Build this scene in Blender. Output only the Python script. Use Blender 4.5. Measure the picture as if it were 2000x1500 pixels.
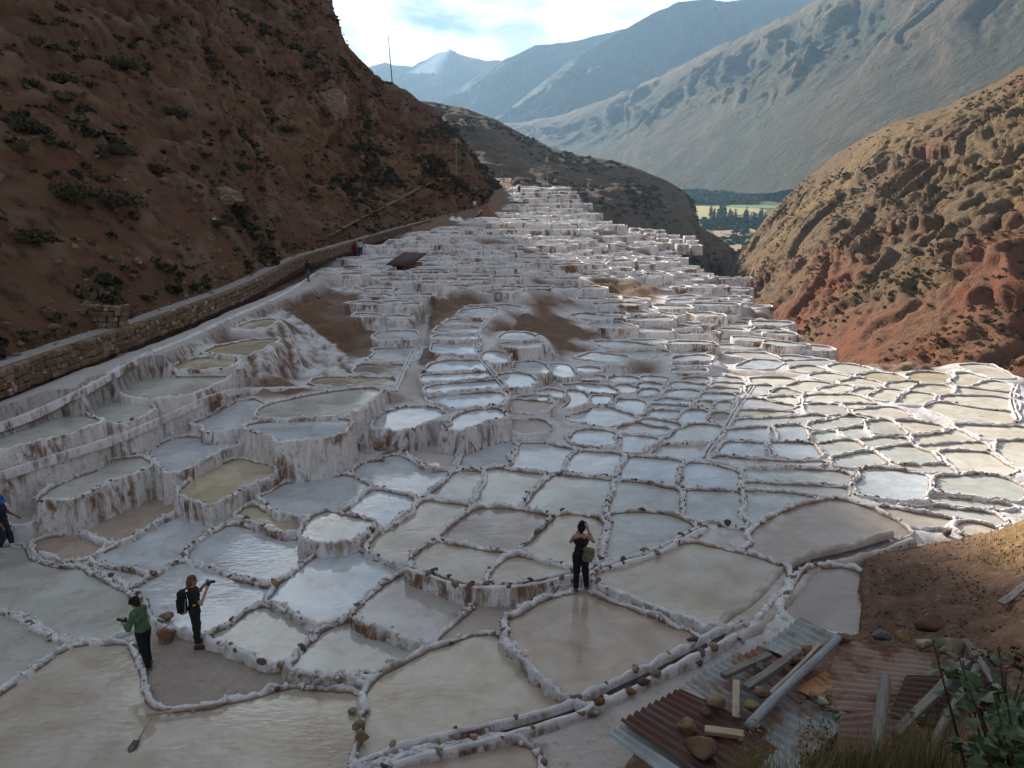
import bpy, bmesh, math, random
import numpy as np
from mathutils import Vector, Matrix

# ------------------------------------------------------------------ scene reset
for o in list(bpy.data.objects):
    bpy.data.objects.remove(o, do_unlink=True)
SC = bpy.context.scene
COL = SC.collection
R = math.radians
random.seed(7)
RNG = np.random.default_rng(11)

# ------------------------------------------------------------------ camera
PITCH = R(13.5)
cam_data = bpy.data.cameras.new('camera')
cam_data.sensor_width = 36.0
cam_data.lens = 27.0
cam_data.clip_start = 0.1
cam_data.clip_end = 20000
cam = bpy.data.objects.new('camera', cam_data)
cam.location = (0, 0, 0)
cam.rotation_euler = (R(90) - PITCH, 0, 0)
COL.objects.link(cam)
SC.camera = cam

# ------------------------------------------------------------------ sun and sky
SUN_AZ, SUN_EL = R(-24), R(24)
SUN_DIR = Vector((math.sin(SUN_AZ) * math.cos(SUN_EL), math.cos(SUN_AZ) * math.cos(SUN_EL), math.sin(SUN_EL)))
sun_data = bpy.data.lights.new('sun', 'SUN')
sun_data.energy = 5.0
sun_data.angle = R(0.6)
sun_data.color = (1.0, 0.93, 0.82)
sun = bpy.data.objects.new('sun', sun_data)
sun.rotation_euler = SUN_DIR.to_track_quat('Z', 'Y').to_euler()
sun.location = SUN_DIR * 3000
COL.objects.link(sun)

world = bpy.data.worlds.new('World')
SC.world = world
world.use_nodes = True
nt = world.node_tree
nt.nodes.clear()
def wn(t, **k):
    n = nt.nodes.new(t)
    for a, b in k.items():
        setattr(n, a, b)
    return n
sky = wn('ShaderNodeTexSky', sky_type='NISHITA', sun_disc=False, sun_elevation=SUN_EL, sun_rotation=SUN_AZ,
         altitude=3300, air_density=1.0, dust_density=1.6, ozone_density=1.0)
tc = wn('ShaderNodeTexCoord')
sep = wn('ShaderNodeSeparateXYZ')
nt.links.new(tc.outputs['Generated'], sep.inputs[0])
zz = wn('ShaderNodeMath', operation='ADD'); nt.links.new(sep.outputs['Z'], zz.inputs[0]); zz.inputs[1].default_value = 0.16
zm = wn('ShaderNodeMath', operation='MAXIMUM'); nt.links.new(zz.outputs[0], zm.inputs[0]); zm.inputs[1].default_value = 0.05
dx = wn('ShaderNodeMath', operation='DIVIDE'); nt.links.new(sep.outputs['X'], dx.inputs[0]); nt.links.new(zm.outputs[0], dx.inputs[1])
dy = wn('ShaderNodeMath', operation='DIVIDE'); nt.links.new(sep.outputs['Y'], dy.inputs[0]); nt.links.new(zm.outputs[0], dy.inputs[1])
cmb = wn('ShaderNodeCombineXYZ'); nt.links.new(dx.outputs[0], cmb.inputs[0]); nt.links.new(dy.outputs[0], cmb.inputs[1]); cmb.inputs[2].default_value = 6.1
nz = wn('ShaderNodeTexNoise'); nz.inputs['Scale'].default_value = 1.15; nz.inputs['Detail'].default_value = 9; nz.inputs['Roughness'].default_value = 0.58
nt.links.new(cmb.outputs[0], nz.inputs['Vector'])
rmp = wn('ShaderNodeMapRange'); rmp.inputs['From Min'].default_value = 0.44; rmp.inputs['From Max'].default_value = 0.60
inv = wn('ShaderNodeMath', operation='SUBTRACT'); inv.inputs[0].default_value = 1.0; nt.links.new(sep.outputs['Z'], inv.inputs[1])
pw = wn('ShaderNodeMath', operation='POWER'); nt.links.new(inv.outputs[0], pw.inputs[0]); pw.inputs[1].default_value = 4.0
ml = wn('ShaderNodeMath', operation='MULTIPLY_ADD'); nt.links.new(pw.outputs[0], ml.inputs[0]); ml.inputs[1].default_value = 0.14; nt.links.new(nz.outputs['Fac'], ml.inputs[2])
nt.links.new(ml.outputs[0], rmp.inputs['Value'])
nz2 = wn('ShaderNodeTexNoise'); nz2.inputs['Scale'].default_value = 2.6; nz2.inputs['Detail'].default_value = 7
nt.links.new(cmb.outputs[0], nz2.inputs['Vector'])
crp = wn('ShaderNodeValToRGB')
crp.color_ramp.elements[0].position = 0.38; crp.color_ramp.elements[0].color = (6.5, 7.4, 8.4, 1)
crp.color_ramp.elements[1].position = 0.55; crp.color_ramp.elements[1].color = (14.0, 14.0, 13.8, 1)
nt.links.new(nz2.outputs['Fac'], crp.inputs[0])
sdv = wn('ShaderNodeVectorMath', operation='DOT_PRODUCT'); nt.links.new(tc.outputs['Generated'], sdv.inputs[0]); sdv.inputs[1].default_value = tuple(SUN_DIR)
sdm = wn('ShaderNodeMath', operation='MAXIMUM'); nt.links.new(sdv.outputs['Value'], sdm.inputs[0]); sdm.inputs[1].default_value = 0.0
p1 = wn('ShaderNodeMath', operation='POWER'); nt.links.new(sdm.outputs[0], p1.inputs[0]); p1.inputs[1].default_value = 7.0
p2 = wn('ShaderNodeMath', operation='POWER'); nt.links.new(sdm.outputs[0], p2.inputs[0]); p2.inputs[1].default_value = 90.0
g1 = wn('ShaderNodeMath', operation='MULTIPLY_ADD'); nt.links.new(p1.outputs[0], g1.inputs[0]); g1.inputs[1].default_value = 0.75; g1.inputs[2].default_value = 0.72
g2 = wn('ShaderNodeMath', operation='MULTIPLY_ADD'); nt.links.new(p2.outputs[0], g2.inputs[0]); g2.inputs[1].default_value = 5.0; nt.links.new(g1.outputs[0], g2.inputs[2])
glw = wn('ShaderNodeVectorMath', operation='SCALE'); nt.links.new(crp.outputs[0], glw.inputs[0]); nt.links.new(g2.outputs[0], glw.inputs['Scale'])
mx = wn('ShaderNodeMixRGB'); nt.links.new(rmp.outputs[0], mx.inputs[0]); nt.links.new(sky.outputs[0], mx.inputs[1]); nt.links.new(glw.outputs[0], mx.inputs[2])
bg = wn('ShaderNodeBackground'); bg.inputs['Strength'].default_value = 0.05
nt.links.new(mx.outputs[0], bg.inputs['Color'])
wo = wn('ShaderNodeOutputWorld'); nt.links.new(bg.outputs[0], wo.inputs['Surface'])

SC.view_settings.view_transform = 'Standard'
SC.view_settings.look = 'None'
SC.view_settings.exposure = 1.12
SC.view_settings.gamma = 1.0
SC.view_settings.use_curve_mapping = False
SC.render.engine = 'CYCLES'
SC.cycles.max_bounces = 5
SC.cycles.diffuse_bounces = 3
SC.cycles.glossy_bounces = 2
SC.cycles.transmission_bounces = 2
SC.cycles.volume_bounces = 0
SC.cycles.use_denoising = True
SC.cycles.caustics_reflective = False
SC.cycles.caustics_refractive = False

# ------------------------------------------------------------------ picture rays -> places
CP, SP = math.cos(PITCH), math.sin(PITCH)
FPX = 1500.0
def ray(px, py):
    up = 750.0 - py
    return Vector((px - 1000.0, FPX * CP + up * SP, -FPX * SP + up * CP))
def at(px, py, z):
    d = ray(px, py)
    return d * (z / d.z)
def aty(px, py, Y):
    d = ray(px, py)
    return d * (Y / d.y)
def to_px(X, Y, Z):
    X = np.asarray(X, float); Y = np.asarray(Y, float); Z = np.asarray(Z, float)
    f = Y * CP - Z * SP
    u = Y * SP + Z * CP
    return 1000 + X / f * FPX, 750 - u / f * FPX

# ------------------------------------------------------------------ noise
_perm = np.random.default_rng(5).permutation(256)
_perm = np.concatenate([_perm, _perm, _perm])
_grad = np.random.default_rng(6).normal(size=(256, 3))
_grad /= np.linalg.norm(_grad, axis=1)[:, None]
def perlin(p):
    p = np.asarray(p, float)
    i = np.floor(p).astype(int)
    f = p - i
    i &= 255
    u = f * f * f * (f * (f * 6 - 15) + 10)
    res = 0
    for dx_ in (0, 1):
        for dy_ in (0, 1):
            for dz_ in (0, 1):
                h = _perm[_perm[_perm[(i[..., 0] + dx_) & 255] + ((i[..., 1] + dy_) & 255)] + ((i[..., 2] + dz_) & 255)]
                g = _grad[h]
                d = (g[..., 0] * (f[..., 0] - dx_) + g[..., 1] * (f[..., 1] - dy_) + g[..., 2] * (f[..., 2] - dz_))
                w = (u[..., 0] if dx_ else 1 - u[..., 0]) * (u[..., 1] if dy_ else 1 - u[..., 1]) * (u[..., 2] if dz_ else 1 - u[..., 2])
                res = res + d * w
    return res * 1.5
def fbm(p, octaves=4, gain=0.5, lac=2.03):
    p = np.asarray(p, float)
    a, s, t = 1.0, 0.0, 0.0
    for _ in range(octaves):
        s = s + a * perlin(p)
        t += a
        a *= gain
        p = p * lac + 17.3
    return s / t
def ridged(p, octaves=4):
    p = np.asarray(p, float)
    a, s, t = 1.0, 0.0, 0.0
    for _ in range(octaves):
        s = s + a * (1 - np.abs(perlin(p)) * 2)
        t += a; a *= 0.5; p = p * 2.1 + 9.1
    return s / t

# ------------------------------------------------------------------ object helpers
def tag(o, label=None, cat=None, group=None, kind=None):
    if label: o['label'] = label
    if cat: o['category'] = cat
    if group: o['group'] = group
    if kind: o['kind'] = kind
    return o
def empty(name, loc=(0, 0, 0), rz=0.0):
    o = bpy.data.objects.new(name, None)
    o.empty_display_size = 0.2
    o.location = loc
    o.rotation_euler = (0, 0, rz)
    COL.objects.link(o)
    return o
def make_mesh(name, v, f, mat=None, smooth=True):
    me = bpy.data.meshes.new(name)
    v = np.asarray(v, dtype=np.float32)
    me.vertices.add(len(v))
    me.vertices.foreach_set('co', v.ravel())
    if isinstance(f, np.ndarray):
        n, k = f.shape
        me.loops.add(n * k)
        me.loops.foreach_set('vertex_index', f.astype(np.int32).ravel())
        me.polygons.add(n)
        me.polygons.foreach_set('loop_start', np.arange(0, n * k, k, dtype=np.int32))
    else:
        lens = np.array([len(q) for q in f], dtype=np.int32)
        me.loops.add(int(lens.sum()))
        me.loops.foreach_set('vertex_index', np.concatenate([np.asarray(q, dtype=np.int32) for q in f]))
        me.polygons.add(len(lens))
        me.polygons.foreach_set('loop_start', np.concatenate([[0], np.cumsum(lens)[:-1]]).astype(np.int32))
    me.update(calc_edges=True)
    me.validate()
    if smooth:
        me.polygons.foreach_set('use_smooth', np.ones(len(me.polygons), dtype=bool))
    if mat is not None:
        me.materials.append(mat)
    return me
def link(name, me, parent=None, loc=None):
    o = bpy.data.objects.new(name, me)
    COL.objects.link(o)
    if parent is not None:
        o.parent = parent
    if loc is not None:
        o.location = loc
    return o
def mesh_obj(name, v, f, mat, parent=None, loc=None, smooth=True):
    """v in world coordinates; loc = world point of the parent (or own origin)."""
    v = np.asarray(v, float)
    if loc is not None:
        v = v - np.asarray(loc, float)
    o = link(name, make_mesh(name, v, f, mat, smooth), parent)
    if parent is None and loc is not None:
        o.location = loc
    return o
def set_attr(me, name, rgb):
    a = me.color_attributes.new(name, 'FLOAT_COLOR', 'POINT')
    c = np.ones((len(rgb), 4), dtype=np.float32)
    c[:, :3] = rgb
    a.data.foreach_set('color', c.ravel())
def grid_faces(nu, nv, closed_u=False):
    iu = np.arange(nu if closed_u else nu - 1)
    iv = np.arange(nv - 1)
    a, b = np.meshgrid(iu, iv, indexing='ij')
    a2 = (a + 1) % nu
    q = np.stack([a * nv + b, a2 * nv + b, a2 * nv + b + 1, a * nv + b + 1], axis=-1)
    return q.reshape(-1, 4)

# ------------------------------------------------------------------ materials
MATS = {}
class NB:
    def __init__(self, name):
        self.m = bpy.data.materials.new(name)
        self.m.use_nodes = True
        self.t = self.m.node_tree
        self.t.nodes.clear()
        self.out = self.t.nodes.new('ShaderNodeOutputMaterial')
        self.b = self.t.nodes.new('ShaderNodeBsdfPrincipled')
        self.t.links.new(self.b.outputs[0], self.out.inputs['Surface'])
        MATS[name] = self.m
    def n(self, t, **k):
        n = self.t.nodes.new(t)
        for a, b in k.items():
            setattr(n, a, b)
        return n
    def l(self, a, b):
        self.t.links.new(a, b)
    def pos(self, scale=(1, 1, 1), obj=False):
        if obj:
            s = self.n('ShaderNodeTexCoord').outputs['Object']
        else:
            s = self.n('ShaderNodeNewGeometry').outputs['Position']
        mp = self.n('ShaderNodeMapping')
        mp.inputs['Scale'].default_value = scale
        self.l(s, mp.inputs['Vector'])
        return mp.outputs[0]
    def noise(self, vec, scale=1.0, detail=5, rough=0.55, dist=0.0):
        n = self.n('ShaderNodeTexNoise')
        n.inputs['Scale'].default_value = scale
        n.inputs['Detail'].default_value = detail
        n.inputs['Roughness'].default_value = rough
        n.inputs['Distortion'].default_value = dist
        self.l(vec, n.inputs['Vector'])
        return n.outputs['Fac']
    def rng(self, v, a, b, c=0.0, d=1.0):
        n = self.n('ShaderNodeMapRange')
        n.inputs['From Min'].default_value = a; n.inputs['From Max'].default_value = b
        n.inputs['To Min'].default_value = c; n.inputs['To Max'].default_value = d
        self.l(v, n.inputs['Value'])
        return n.outputs[0]
    def math(self, op, a, b=None):
        n = self.n('ShaderNodeMath', operation=op)
        for i, x in enumerate((a, b)):
            if x is None: continue
            if isinstance(x, (int, float)): n.inputs[i].default_value = x
            else: self.l(x, n.inputs[i])
        return n.outputs[0]
    def mix(self, f, a, b, mode='MIX'):
        n = self.n('ShaderNodeMixRGB', blend_type=mode)
        for i, x in enumerate((f, a, b)):
            if isinstance(x, (int, float)): n.inputs[i].default_value = x
            elif isinstance(x, tuple): n.inputs[i].default_value = (*x[:3], 1)
            else: self.l(x, n.inputs[i])
        return n.outputs[0]
    def color(self, c):
        if isinstance(c, tuple): self.b.inputs['Base Color'].default_value = (*c[:3], 1)
        else: self.l(c, self.b.inputs['Base Color'])
    def rough(self, r):
        if isinstance(r, (int, float)): self.b.inputs['Roughness'].default_value = r
        else: self.l(r, self.b.inputs['Roughness'])
    def spec(self, s):
        self.b.inputs['Specular IOR Level'].default_value = s
    def bump(self, h, strength=0.5, dist=0.05):
        n = self.n('ShaderNodeBump')
        n.inputs['Strength'].default_value = strength
        n.inputs['Distance'].default_value = dist
        self.l(h, n.inputs['Height'])
        self.l(n.outputs[0], self.b.inputs['Normal'])

def attr_out(nb, name):
    a = nb.n('ShaderNodeVertexColor'); a.layer_name = name
    return a.outputs['Color']

# salt crusted walls and rims: white crust, brown earth showing through in runs
nb = NB('salt_crust')
p = nb.pos()
big = nb.noise(p, 0.55, 3)
drip = nb.noise(nb.pos((4.5, 4.5, 1.3)), 1.0, 7, 0.68, 0.8)
fine = nb.noise(p, 9.0, 5, 0.65)
nrm = nb.n('ShaderNodeSeparateXYZ'); nb.l(nb.n('ShaderNodeNewGeometry').outputs['Normal'], nrm.inputs[0])
steep = nb.rng(nrm.outputs['Z'], 0.75, 0.25)
thr = nb.math('ADD', nb.math('MULTIPLY', big, 0.62), nb.math('MULTIPLY', drip, 0.38))
brown = nb.math('MULTIPLY', nb.rng(thr, 0.505, 0.595), nb.rng(steep, 0, 1, 0.25, 1.0))
speck = nb.math('MULTIPLY', nb.rng(fine, 0.60, 0.68), nb.rng(steep, 0, 1, 0.45, 0.8))
base = nb.mix(nb.noise(p, 2.2, 4), (0.88, 0.85, 0.84), (0.70, 0.655, 0.635))
base = nb.mix(nb.math('MULTIPLY', steep, nb.rng(drip, 0.42, 0.62)), base, (0.60, 0.515, 0.46))
earth = nb.mix(fine, (0.13, 0.065, 0.035), (0.30, 0.17, 0.10))
c = nb.mix(brown, base, earth)
c = nb.mix(speck, c, (0.20, 0.13, 0.09))
st = nb.n('ShaderNodeSeparateColor'); nb.l(attr_out(nb, 'stain'), st.inputs[0])
c = nb.mix(st.outputs[0], c, (0.20, 0.115, 0.065))
nb.color(c); nb.rough(0.85); nb.spec(0.25)
gr = nb.noise(p, 28.0, 4, 0.7)
nb.bump(nb.math('ADD', nb.math('MULTIPLY', drip, 0.7), nb.math('ADD', nb.math('MULTIPLY', fine, 0.6), nb.math('MULTIPLY', gr, 0.3))), 1.0, 0.08)

# brine: milky shallow water over a salt floor
nb = NB('brine')
oc = nb.n('ShaderNodeObjectInfo')
p = nb.pos()
mott = nb.noise(p, 0.9, 6, 0.6, 0.6)
fine = nb.noise(p, 7.0, 4)
c = nb.mix(nb.rng(mott, 0.35, 0.70), nb.mix(0.16, oc.outputs['Color'], (0.85, 0.86, 0.85)), nb.mix(0.42, oc.outputs['Color'], (0.27, 0.17, 0.10)))
c = nb.mix(nb.rng(nb.noise(p, 2.6, 6, 0.7), 0.56, 0.72, 0, 0.45), c, (0.26, 0.17, 0.11))
c = nb.mix(nb.rng(fine, 0.5, 0.75, 0, 0.18), c, (0.30, 0.22, 0.16))
nb.color(c); nb.rough(0.045); nb.b.inputs['IOR'].default_value = 1.34; nb.spec(0.5)
rip = nb.noise(nb.pos((3.2, 7.5, 1)), 1.0, 3, 0.5, 0.4)
rip2 = nb.noise(p, 0.5, 2)
nb.bump(nb.math('MULTIPLY', rip, nb.rng(rip2, 0.38, 0.62, 0.08, 1.0)), 0.22, 0.05)

# damp mud / drying salt floor
nb = NB('salt_mud')
oc = nb.n('ShaderNodeObjectInfo')
p = nb.pos()
c = nb.mix(nb.rng(nb.noise(p, 1.1, 6, 0.6), 0.35, 0.7), oc.outputs['Color'], nb.mix(0.5, oc.outputs['Color'], (0.28, 0.19, 0.13)))
nb.color(c); nb.rough(0.55); nb.spec(0.4)
nb.bump(nb.noise(p, 6, 6, 0.65), 0.5, 0.03)

# terraced ground between the ponds (earth colours carried as a vertex attribute)
nb = NB('terrain')
p = nb.pos()
at_c = attr_out(nb, 'tint')
n1 = nb.noise(p, 0.8, 8, 0.65); n2 = nb.noise(p, 6.0, 6, 0.7)
c = nb.mix(nb.rng(n1, 0.38, 0.70, 0.0, 0.40), at_c, nb.mix(0.55, at_c, (0.15, 0.085, 0.05)))
c = nb.mix(nb.rng(n2, 0.55, 0.72, 0, 0.5), c, nb.mix(0.5, at_c, (0.70, 0.66, 0.62)))
c = nb.mix(nb.rng(n2, 0.42, 0.30, 0, 0.55), c, (0.09, 0.055, 0.035))
nrm = nb.n('ShaderNodeSeparateXYZ'); nb.l(nb.n('ShaderNodeNewGeometry').outputs['Normal'], nrm.inputs[0])
steep = nb.rng(nrm.outputs['Z'], 0.93, 0.6)
drip = nb.noise(nb.pos((4.5, 4.5, 0.8)), 1.0, 6, 0.62)
c = nb.mix(nb.math('MULTIPLY', steep, nb.rng(drip, 0.47, 0.6)), c, (0.17, 0.095, 0.055))
n4 = nb.noise(p, 2.3, 6, 0.7)
c = nb.mix(nb.rng(n4, 0.58, 0.70, 0, 0.45), c, (0.22, 0.14, 0.095))
nb.color(c); nb.rough(0.9); nb.spec(0.2)
nb.bump(nb.math('ADD', nb.math('ADD', nb.math('MULTIPLY', n1, 0.7), nb.math('MULTIPLY', n4, 0.6)), nb.math('MULTIPLY', n2, 0.45)), 1.0, 0.16)

# hillsides: soil tint + stones + low scrub colour, from an attribute
def hill_mat(name, s1, s2, bump_d, scrub=(0.045, 0.042, 0.026), scrub_amt=0.7, stretch=(1, 1, 1), dim=1.0):
    nb = NB(name)
    p = nb.pos(stretch)
    at_c = attr_out(nb, 'tint')
    n1 = nb.noise(p, s1, 9, 0.68); n2 = nb.noise(p, s2, 8, 0.7); n3 = nb.noise(p, s2 * 4, 5, 0.7)
    c = nb.mix(nb.rng(n1, 0.38, 0.64), at_c, nb.mix(0.55, at_c, (0.24 * dim, 0.16 * dim, 0.10 * dim)))
    c = nb.mix(nb.rng(n2, 0.52, 0.66, 0, scrub_amt), c, scrub)
    c = nb.mix(nb.rng(n3, 0.60, 0.72, 0, 0.55), c, nb.mix(0.5, at_c, (0.42 * dim, 0.30 * dim, 0.20 * dim)))
    nb.color(c); nb.rough(0.95); nb.spec(0.1)
    n5 = nb.noise(p, s2 * 11, 4, 0.7)
    c = nb.mix(nb.rng(n5, 0.58, 0.68, 0, 0.5), c, nb.mix(0.6, at_c, (0.40 * dim, 0.29 * dim, 0.20 * dim)))
    c = nb.mix(nb.rng(n5, 0.40, 0.30, 0, 0.5), c, (0.05, 0.035, 0.024))
    nb.color(c)
    nb.bump(nb.math('ADD', n2, nb.math('ADD', nb.math('MULTIPLY', n3, 0.45), nb.math('MULTIPLY', n5, 0.2))), 1.0, bump_d)
    return nb.m
hill_mat('hill_soil', 0.16, 0.75, 0.8, (0.035, 0.032, 0.02), 0.75)
hill_mat('far_slope', 0.02, 0.11, 5.0, (0.06, 0.065, 0.04), 0.6)
hill_mat('mountain', 0.004, 0.03, 12.0, (0.045, 0.056, 0.036), 0.55, dim=0.45)

def simple(name, c1, c2, scale=8.0, rough=0.85, bump=0.4, bd=0.02, spec=0.3, stretch=(1, 1, 1), obj=False):
    nb = NB(name)
    p = nb.pos(stretch, obj)
    n = nb.noise(p, scale, 6, 0.65)
    nb.color(nb.mix(nb.rng(n, 0.33, 0.67), c1, c2)); nb.rough(rough); nb.spec(spec)
    if bump: nb.bump(n, bump, bd)
    return nb.m
simple('path_gravel', (0.32, 0.29, 0.27), (0.22, 0.19, 0.17), 3.0, 0.95, 0.5, 0.03)
simple('track_dirt', (0.20, 0.12, 0.078), (0.15, 0.088, 0.056), 2.0, 0.95, 0.4, 0.03)
simple('wood_grey', (0.26, 0.23, 0.20), (0.13, 0.11, 0.095), 3.0, 0.85, 0.6, 0.01, stretch=(9, 9, 1), obj=True)
simple('wood_pale', (0.46, 0.36, 0.25), (0.30, 0.22, 0.15), 3.0, 0.8, 0.5, 0.01, stretch=(9, 9, 1), obj=True)
simple('bark', (0.10, 0.075, 0.055), (0.05, 0.04, 0.03), 12, 0.9)
simple('skin', (0.42, 0.23, 0.16), (0.36, 0.19, 0.13), 6, 0.55, 0, spec=0.35)
simple('skin_dark', (0.20, 0.10, 0.07), (0.16, 0.08, 0.055), 6, 0.55, 0, spec=0.35)
simple('leaf_green', (0.022, 0.048, 0.009), (0.050, 0.082, 0.016), 2.5, 0.42, 0.2, 0.01, spec=0.5)
simple('dry_grass', (0.30, 0.225, 0.10), (0.15, 0.135, 0.05), 1.2, 0.9, 0)
nb = NB('scrub_leaf'); nb.color(attr_out(nb, 'tint')); nb.rough(0.95); nb.spec(0.1)
simple('shrub_leaf', (0.034, 0.034, 0.016), (0.070, 0.052, 0.028), 2.0, 0.95, 0)
simple('tree_leaf', (0.035, 0.065, 0.025), (0.07, 0.095, 0.035), 0.02, 0.95, 0)
simple('channel_bed', (0.045, 0.032, 0.026), (0.085, 0.058, 0.044), 3, 0.25, 0.3, 0.02, 0.5)
simple('adobe', (0.24, 0.13, 0.075), (0.15, 0.075, 0.045), 3, 0.95, 0.8, 0.04)
simple('dark_void', (0.02, 0.015, 0.012), (0.03, 0.02, 0.016), 3, 0.95, 0)
simple('salt_heap', (0.80, 0.78, 0.76), (0.68, 0.65, 0.62), 5, 0.8, 0.3)
simple('camera_black', (0.012, 0.012, 0.013), (0.02, 0.02, 0.02), 8, 0.4, 0, spec=0.5)
simple('soil_clod', (0.17, 0.10, 0.065), (0.10, 0.058, 0.038), 5, 0.95, 0.8, 0.03)

# stones, coloured one by one through the object colour
nb = NB('stone')
oc = nb.n('ShaderNodeObjectInfo')
p = nb.pos()
n = nb.noise(p, 9, 7, 0.7)
c = nb.mix(nb.rng(n, 0.35, 0.65), oc.outputs['Color'], nb.mix(0.6, oc.outputs['Color'], (0.05, 0.03, 0.02)))
c = nb.mix(nb.rng(nb.noise(p, 3.1, 4), 0.60, 0.68, 0, 0.7), c, (0.60, 0.55, 0.52))
nb.color(c); nb.rough(0.9); nb.spec(0.25); nb.bump(n, 0.8, 0.03)

# plain cloth, coloured through the object colour
nb = NB('cloth')
oc = nb.n('ShaderNodeObjectInfo')
p = nb.pos((1, 1, 1), True)
n = nb.noise(p, 7, 4)
nb.color(nb.mix(nb.rng(n, 0.4, 0.7, 0, 0.35), oc.outputs['Color'], (0.01, 0.01, 0.012))); nb.rough(0.9); nb.spec(0.2)
nb.bump(nb.noise(p, 14, 3), 0.35, 0.02)

# sheet metal: paint or zinc with rust, coloured through the object colour
nb = NB('sheet_metal')
oc = nb.n('ShaderNodeObjectInfo')
p = nb.pos()
n = nb.noise(p, 2.0, 8, 0.7); n2 = nb.noise(nb.pos((1, 1, 1)), 14, 5)
rust = nb.mix(n2, (0.12, 0.045, 0.022), (0.26, 0.12, 0.07))
c = nb.mix(nb.math('MULTIPLY', nb.rng(n, 0.47, 0.60), oc.outputs['Alpha']), oc.outputs['Color'], rust)
c = nb.mix(nb.rng(n2, 0.6, 0.75, 0, 0.4), c, (0.10, 0.075, 0.055))
nb.color(c); nb.rough(nb.rng(n, 0.4, 0.6, 0.45, 0.8)); nb.b.inputs['Metallic'].default_value = 0.15
nb.bump(n2, 0.25, 0.01)

# ================================================================== SALT PONDS: outlines read as picture points, each at its own water level
# (colour key, water level z, label or None, outline)
PC = {'w': (0.56, 0.60, 0.63), 'g': (0.54, 0.54, 0.48), 'b': (0.55, 0.455, 0.335), 't': (0.45, 0.33, 0.235),
      'd': (0.31, 0.235, 0.19), 'c': (0.76, 0.70, 0.58), 'y': (0.54, 0.44, 0.27), 'm': (0.46, 0.385, 0.32), 'n': (0.56, 0.51, 0.48)}
PONDS = []
def P(ck, z, label, *pts, zone='near'):
    PONDS.append(dict(ck=ck, z=z, label=label, px=[(pts[i], pts[i + 1]) for i in range(0, len(pts), 2)], zone=zone))
# ---- foreground
P('g', -9.93, 'wide grey green salt pond beside the person in the green jumper', -60,1075, 0,1083, 30,1092, 75,1108, 115,1112, 150,1122, 190,1140, 240,1172, 258,1196, 238,1226, 205,1246, 160,1247, 130,1247, 95,1232, 70,1218, 48,1200, 0,1190, -60,1180)
P('g', -9.97, 'grey salt pond wedge at the left picture edge below the wide one', -60,1195, 0,1205, 40,1212, 65,1234, 95,1246, 125,1256, 100,1280, 75,1290, 50,1313, 0,1343, -60,1370)
P('b', -9.97, 'largest beige pond in the bottom left corner with a sunken shovel', -80,1420, 0,1366, 60,1322, 110,1288, 150,1268, 185,1263, 213,1271, 224,1300, 238,1332, 242,1370, 252,1398, 278,1412, 330,1417, 390,1411, 440,1400, 480,1391, 520,1380, 570,1367, 610,1364, 638,1380, 660,1402, 666,1440, 666,1540, -80,1540)
P('t', -9.85, 'small dull brown pond under the terrace wall near the blue hat', 80,1076, 112,1056, 148,1041, 170,1052, 205,1065, 180,1086, 160,1095, 128,1094, 100,1084)
P('t', -9.82, 'brownish pond along the foot of the long white terrace wall', 160,1036, 200,1018, 250,992, 286,977, 316,977, 342,990, 328,1008, 280,1036, 240,1058, 218,1062, 196,1053)
P('w', -9.88, 'slate blue rippled pond left of the glaring pond', 184,1096, 218,1075, 260,1059, 320,1023, 344,1007, 370,1002, 400,1009, 424,1018, 416,1030, 393,1046, 360,1075, 342,1094, 310,1114, 290,1116, 240,1107, 205,1101)
P('w', -9.90, 'pond with the brightest sun glitter on its ripples', 370,1096, 376,1076, 400,1053, 430,1039, 465,1031, 490,1035, 520,1045, 560,1056, 600,1069, 625,1076, 602,1098, 580,1120, 552,1135, 530,1143, 500,1136, 460,1123, 430,1113, 403,1103)
P('w', -9.90, 'thin sliver of water behind the stone dike at the left', 190,1110, 220,1115, 268,1125, 282,1131, 268,1142, 240,1131, 210,1120)
P('w', -9.90, 'blue grey pond in front of the person with the black backpack', 268,1150, 292,1138, 318,1121, 350,1102, 372,1103, 410,1117, 450,1131, 500,1144, 526,1151, 505,1175, 480,1195, 450,1214, 425,1226, 380,1224, 340,1206, 300,1176)
P('g', -9.82, 'grey pond touching the muddy standing place', 437,1238, 460,1221, 490,1197, 515,1187, 545,1196, 580,1211, 610,1228, 599,1246, 584,1272, 571,1288, 540,1279, 500,1257, 465,1243)
P('w', -9.72, 'large pale blue pond in the middle of the left foreground', 528,1173, 546,1150, 576,1124, 604,1101, 624,1087, 645,1080, 700,1084, 735,1099, 772,1113, 763,1126, 744,1143, 709,1164, 693,1181, 683,1199, 660,1211, 625,1220, 602,1208, 572,1191)
P('g', -9.78, 'pale pond behind the trampled brown mud edge', 634,1238, 660,1227, 684,1220, 712,1225, 740,1234, 770,1244, 792,1253, 826,1266, 812,1280, 780,1290, 736,1300, 710,1293, 680,1299, 648,1305, 622,1311, 604,1302, 586,1292, 594,1275, 613,1263)
P('n', -9.58, 'pinkish grey pond edged with brown stones on its upper left', 793,1124, 832,1141, 900,1155, 923,1167, 922,1181, 899,1202, 871,1227, 841,1256, 817,1250, 775,1233, 733,1219, 698,1208, 703,1192, 742,1157, 770,1137)
P('m', -9.50, 'narrow muddy pond below the streaked dark wall', 937,1178, 943,1174, 985,1171, 1030,1175, 1011,1189, 972,1207, 934,1228, 895,1249, 862,1263, 871,1241, 906,1216, 930,1193)
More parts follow.
